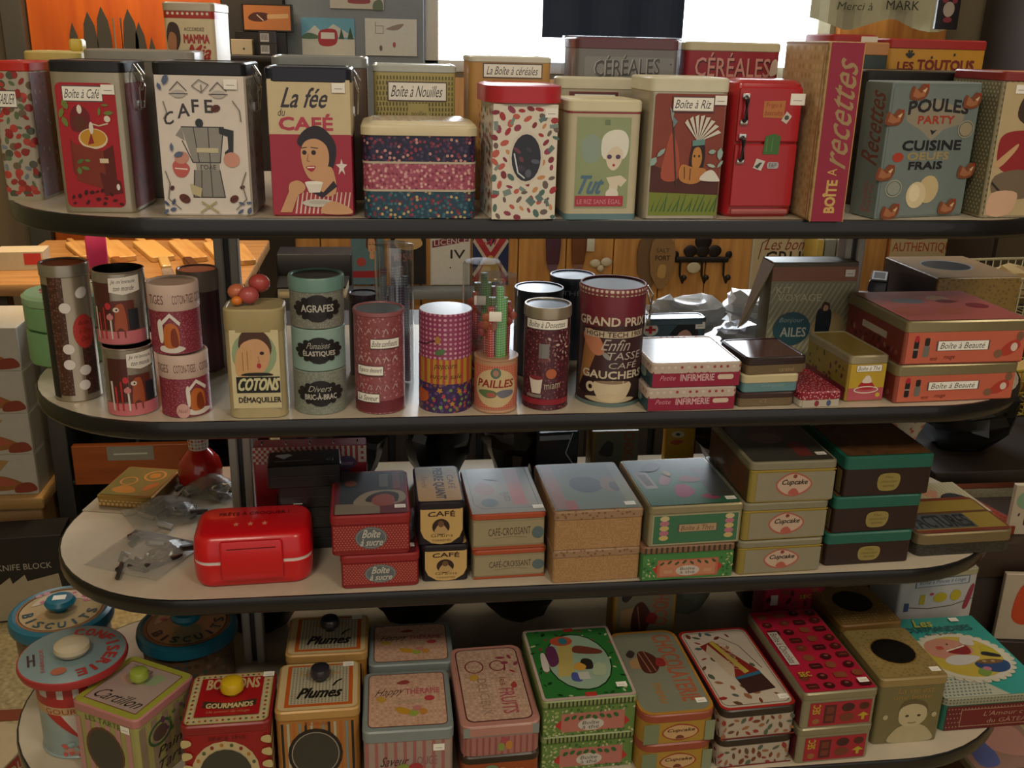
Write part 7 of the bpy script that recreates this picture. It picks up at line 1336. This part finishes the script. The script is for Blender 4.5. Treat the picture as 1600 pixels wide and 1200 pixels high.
    for i in range(4):
        o = bag(['black glossy packet at the left of the dark rack', 'black glossy packet, second in the dark rack', 'black glossy packet, third in the dark rack', 'black glossy packet at the right of the dark rack'][i], -.89+.082*i, 1.19, .07, .09, .09, 30+i, '#16161a', .2622 if i % 2 else .0622, 'black_packet', 'black packets')
    slab('drawer_front', 'orange wooden board with a grey tag in front of the dark rack', 'board', .27, .02, .10, (-.80, 1.085, .262), 0, WOOD('#8c4216', '#a85620', 5, axis='X'), front=[('r', '#8a8880', .3, .62, .7, .98), ('l', '#c8c8c0', [(.36, .78), (.64, .79)], .004)]) 
    slab('food_box', 'white and red carton on the dark rack beside the green tin', 'box', .09, .08, .07, (-.945, 1.20, .6525), .1, M('#b4b0a0', .45), front=[('r', '#a84030', 0, .6, 1, 1)])
    P = on_z(25, 1192, 0); slab('flat_carton', 'flat beige carton with red print on the floor at lower left', 'box', .16, .14, .05, (P.x-.055, P.y-.01, 0), -.3, M('#b09c78', .5), right=[('r', '#9c2c20', .05, .1, .95, .9), ('t', '#c8b090', 'ROUGE', .1, .3, .9, .7)])
    # ---- right: tables with baskets
    table('bag_table', 'dark low table heaped with black bags right of the shelves', 1.04, 1.95, .70, 1.42, .40, M('#241c16', .5), '#1c1612')
    bag('large black plastic bag at the front of the low table', 1.19, .86, .26, .24, .20, 21, '#131412', .40, group='black plastic bags'); bag('black plastic bag behind the large one on the low table', 1.20, 1.17, .22, .22, .22, 22, '#171816', .40, group='black plastic bags'); bag('black plastic bag under the yellow basket', 1.52, .85, .26, .22, .17, 23, '#141812', .40, group='black plastic bags')
    basket('yellow plastic-coated wire basket on the low table', (1.56, 1.18, .40), .34, .24, .13, '#a89038', .2)
    for i, (x, y, c) in enumerate(((1.50, 1.16, '#a88440'), (1.62, 1.20, '#7c5a2c'))):
        bag(['tan paper bag lying in the yellow basket', 'brown paper bag lying in the yellow basket'][i], x, y, .12, .14, .12, 40+i, M(c, .7), .412, 'paper_bag', 'paper bags')
    table('basket_table', 'brown table carrying a white wire basket at the far right', 1.46, 2.4, 1.46, 1.95, .54, M('#3a2a1c', .5), '#241a12')
    basket('white wire basket on the brown table at the far right', (1.76, 1.64, .54), .42, .26, .12, '#b8b08c', .1, 16)
    bag('beige paper bag lying in the white wire basket', 1.76, 1.64, .28, .17, .13, 51, M('#a88c5c', .7), .552, 'paper_bag', 'paper bags')
    # low rack of cards and red basket on the floor
    slab('orange_tray', 'flat orange-red woven tray lying beside the shelves', 'tray', .18, .18, .02, (.985, .515, .3765), .25, M('#7c2c18', .5), top=[('r', '#8c3820', .04, .04, .96, .96), ('g', '#5c2010', 14, 16, .05, .05, .95, .95, .003, 'q')])
    t = thing('card_stand', 'low brown stand for cards and trays beside the shelves', 'stand', (1.04, .62, 0)); q = MB(); q.box(-.17, -.20, 0, .17, -.02, .30, M('#2a1c14', .5), .003); q.build('body', t); q = MB(); q.box(-.18, -.21, .30, .18, .0, .376, M('#33241a', .5), .003); q.build('top', t)
    slab('greeting_card', 'cream greeting card with purple ribbon print, propped on the stand', 'card', .14, .012, .11, (1.13, .445, .3765), -.1, M('#b4a890', .5), 'greeting cards', front=[('sp', '#3a1c30', [(.2, .2), (.3, .7), (.5, .5), (.7, .75), (.85, .3), (.5, .35)]), ('e', '#7a9a7c', .2, .7, .16, .18), ('s', ['#8c4858', '#4a2438'], 14, .006, (.05, .05, .95, .95), 4)])
    slab('greeting_card', 'pale greeting card with a big orange-red shape, in front of the ribbon card', 'card', .13, .012, .15, (1.10, .385, .17), -.15, M('#a89c88', .5), 'greeting cards', front=[('sp', '#b03c1c', [(.2, .35), (.25, .8), (.5, .92), (.62, .6), (.45, .25)]), ('st', '#3a2030', 2, .7, .05, .95, .95, .5)])
    slab('card_block', 'dark block under the orange-red greeting card', 'block', .14, .03, .17, (1.10, .385, 0), -.15, M('#241814', .5))
    basket('red wire basket standing on the floor at the right', (1.47, .46, 0), .30, .34, .22, '#8c2418', .25, 11, 5)
    slab('storage_tin', 'dark red carton standing in the red wire basket', 'box', .18, .2, .12, (1.46, .47, .006), .2, M('#4c1814', .5))
    # dim shelving on the right rear wall
    t = thing('wall_rack', 'dim brown shelf rack at the far right rear', 'rack', (2.35, 2.4, 0)); 
    for z in (1.0, 1.22, 1.5): q = MB(); q.box(-.25, -.14, z, .38, .18, z+.02, M('#33271c', .5), .002); q.build('rack_shelf', t)
    for x in (-.25, .36): q = MB(); q.box(x, -.14, 0, x+.02, .18, 1.9, M('#2a2018', .5), .002); q.build('side_panel', t)
    for i in range(3): slab('storage_box', ['brown box on the far right rack, left one', 'tan box on the far right rack, middle one', 'brown box on the far right rack, right one'][i], 'box', .14, .18, .10, (2.20+.17*i, 2.40, 1.2202), 0, M(['#5c4024', '#6e5230', '#543a24'][i], .5), 'boxes on the rack')
build_background()
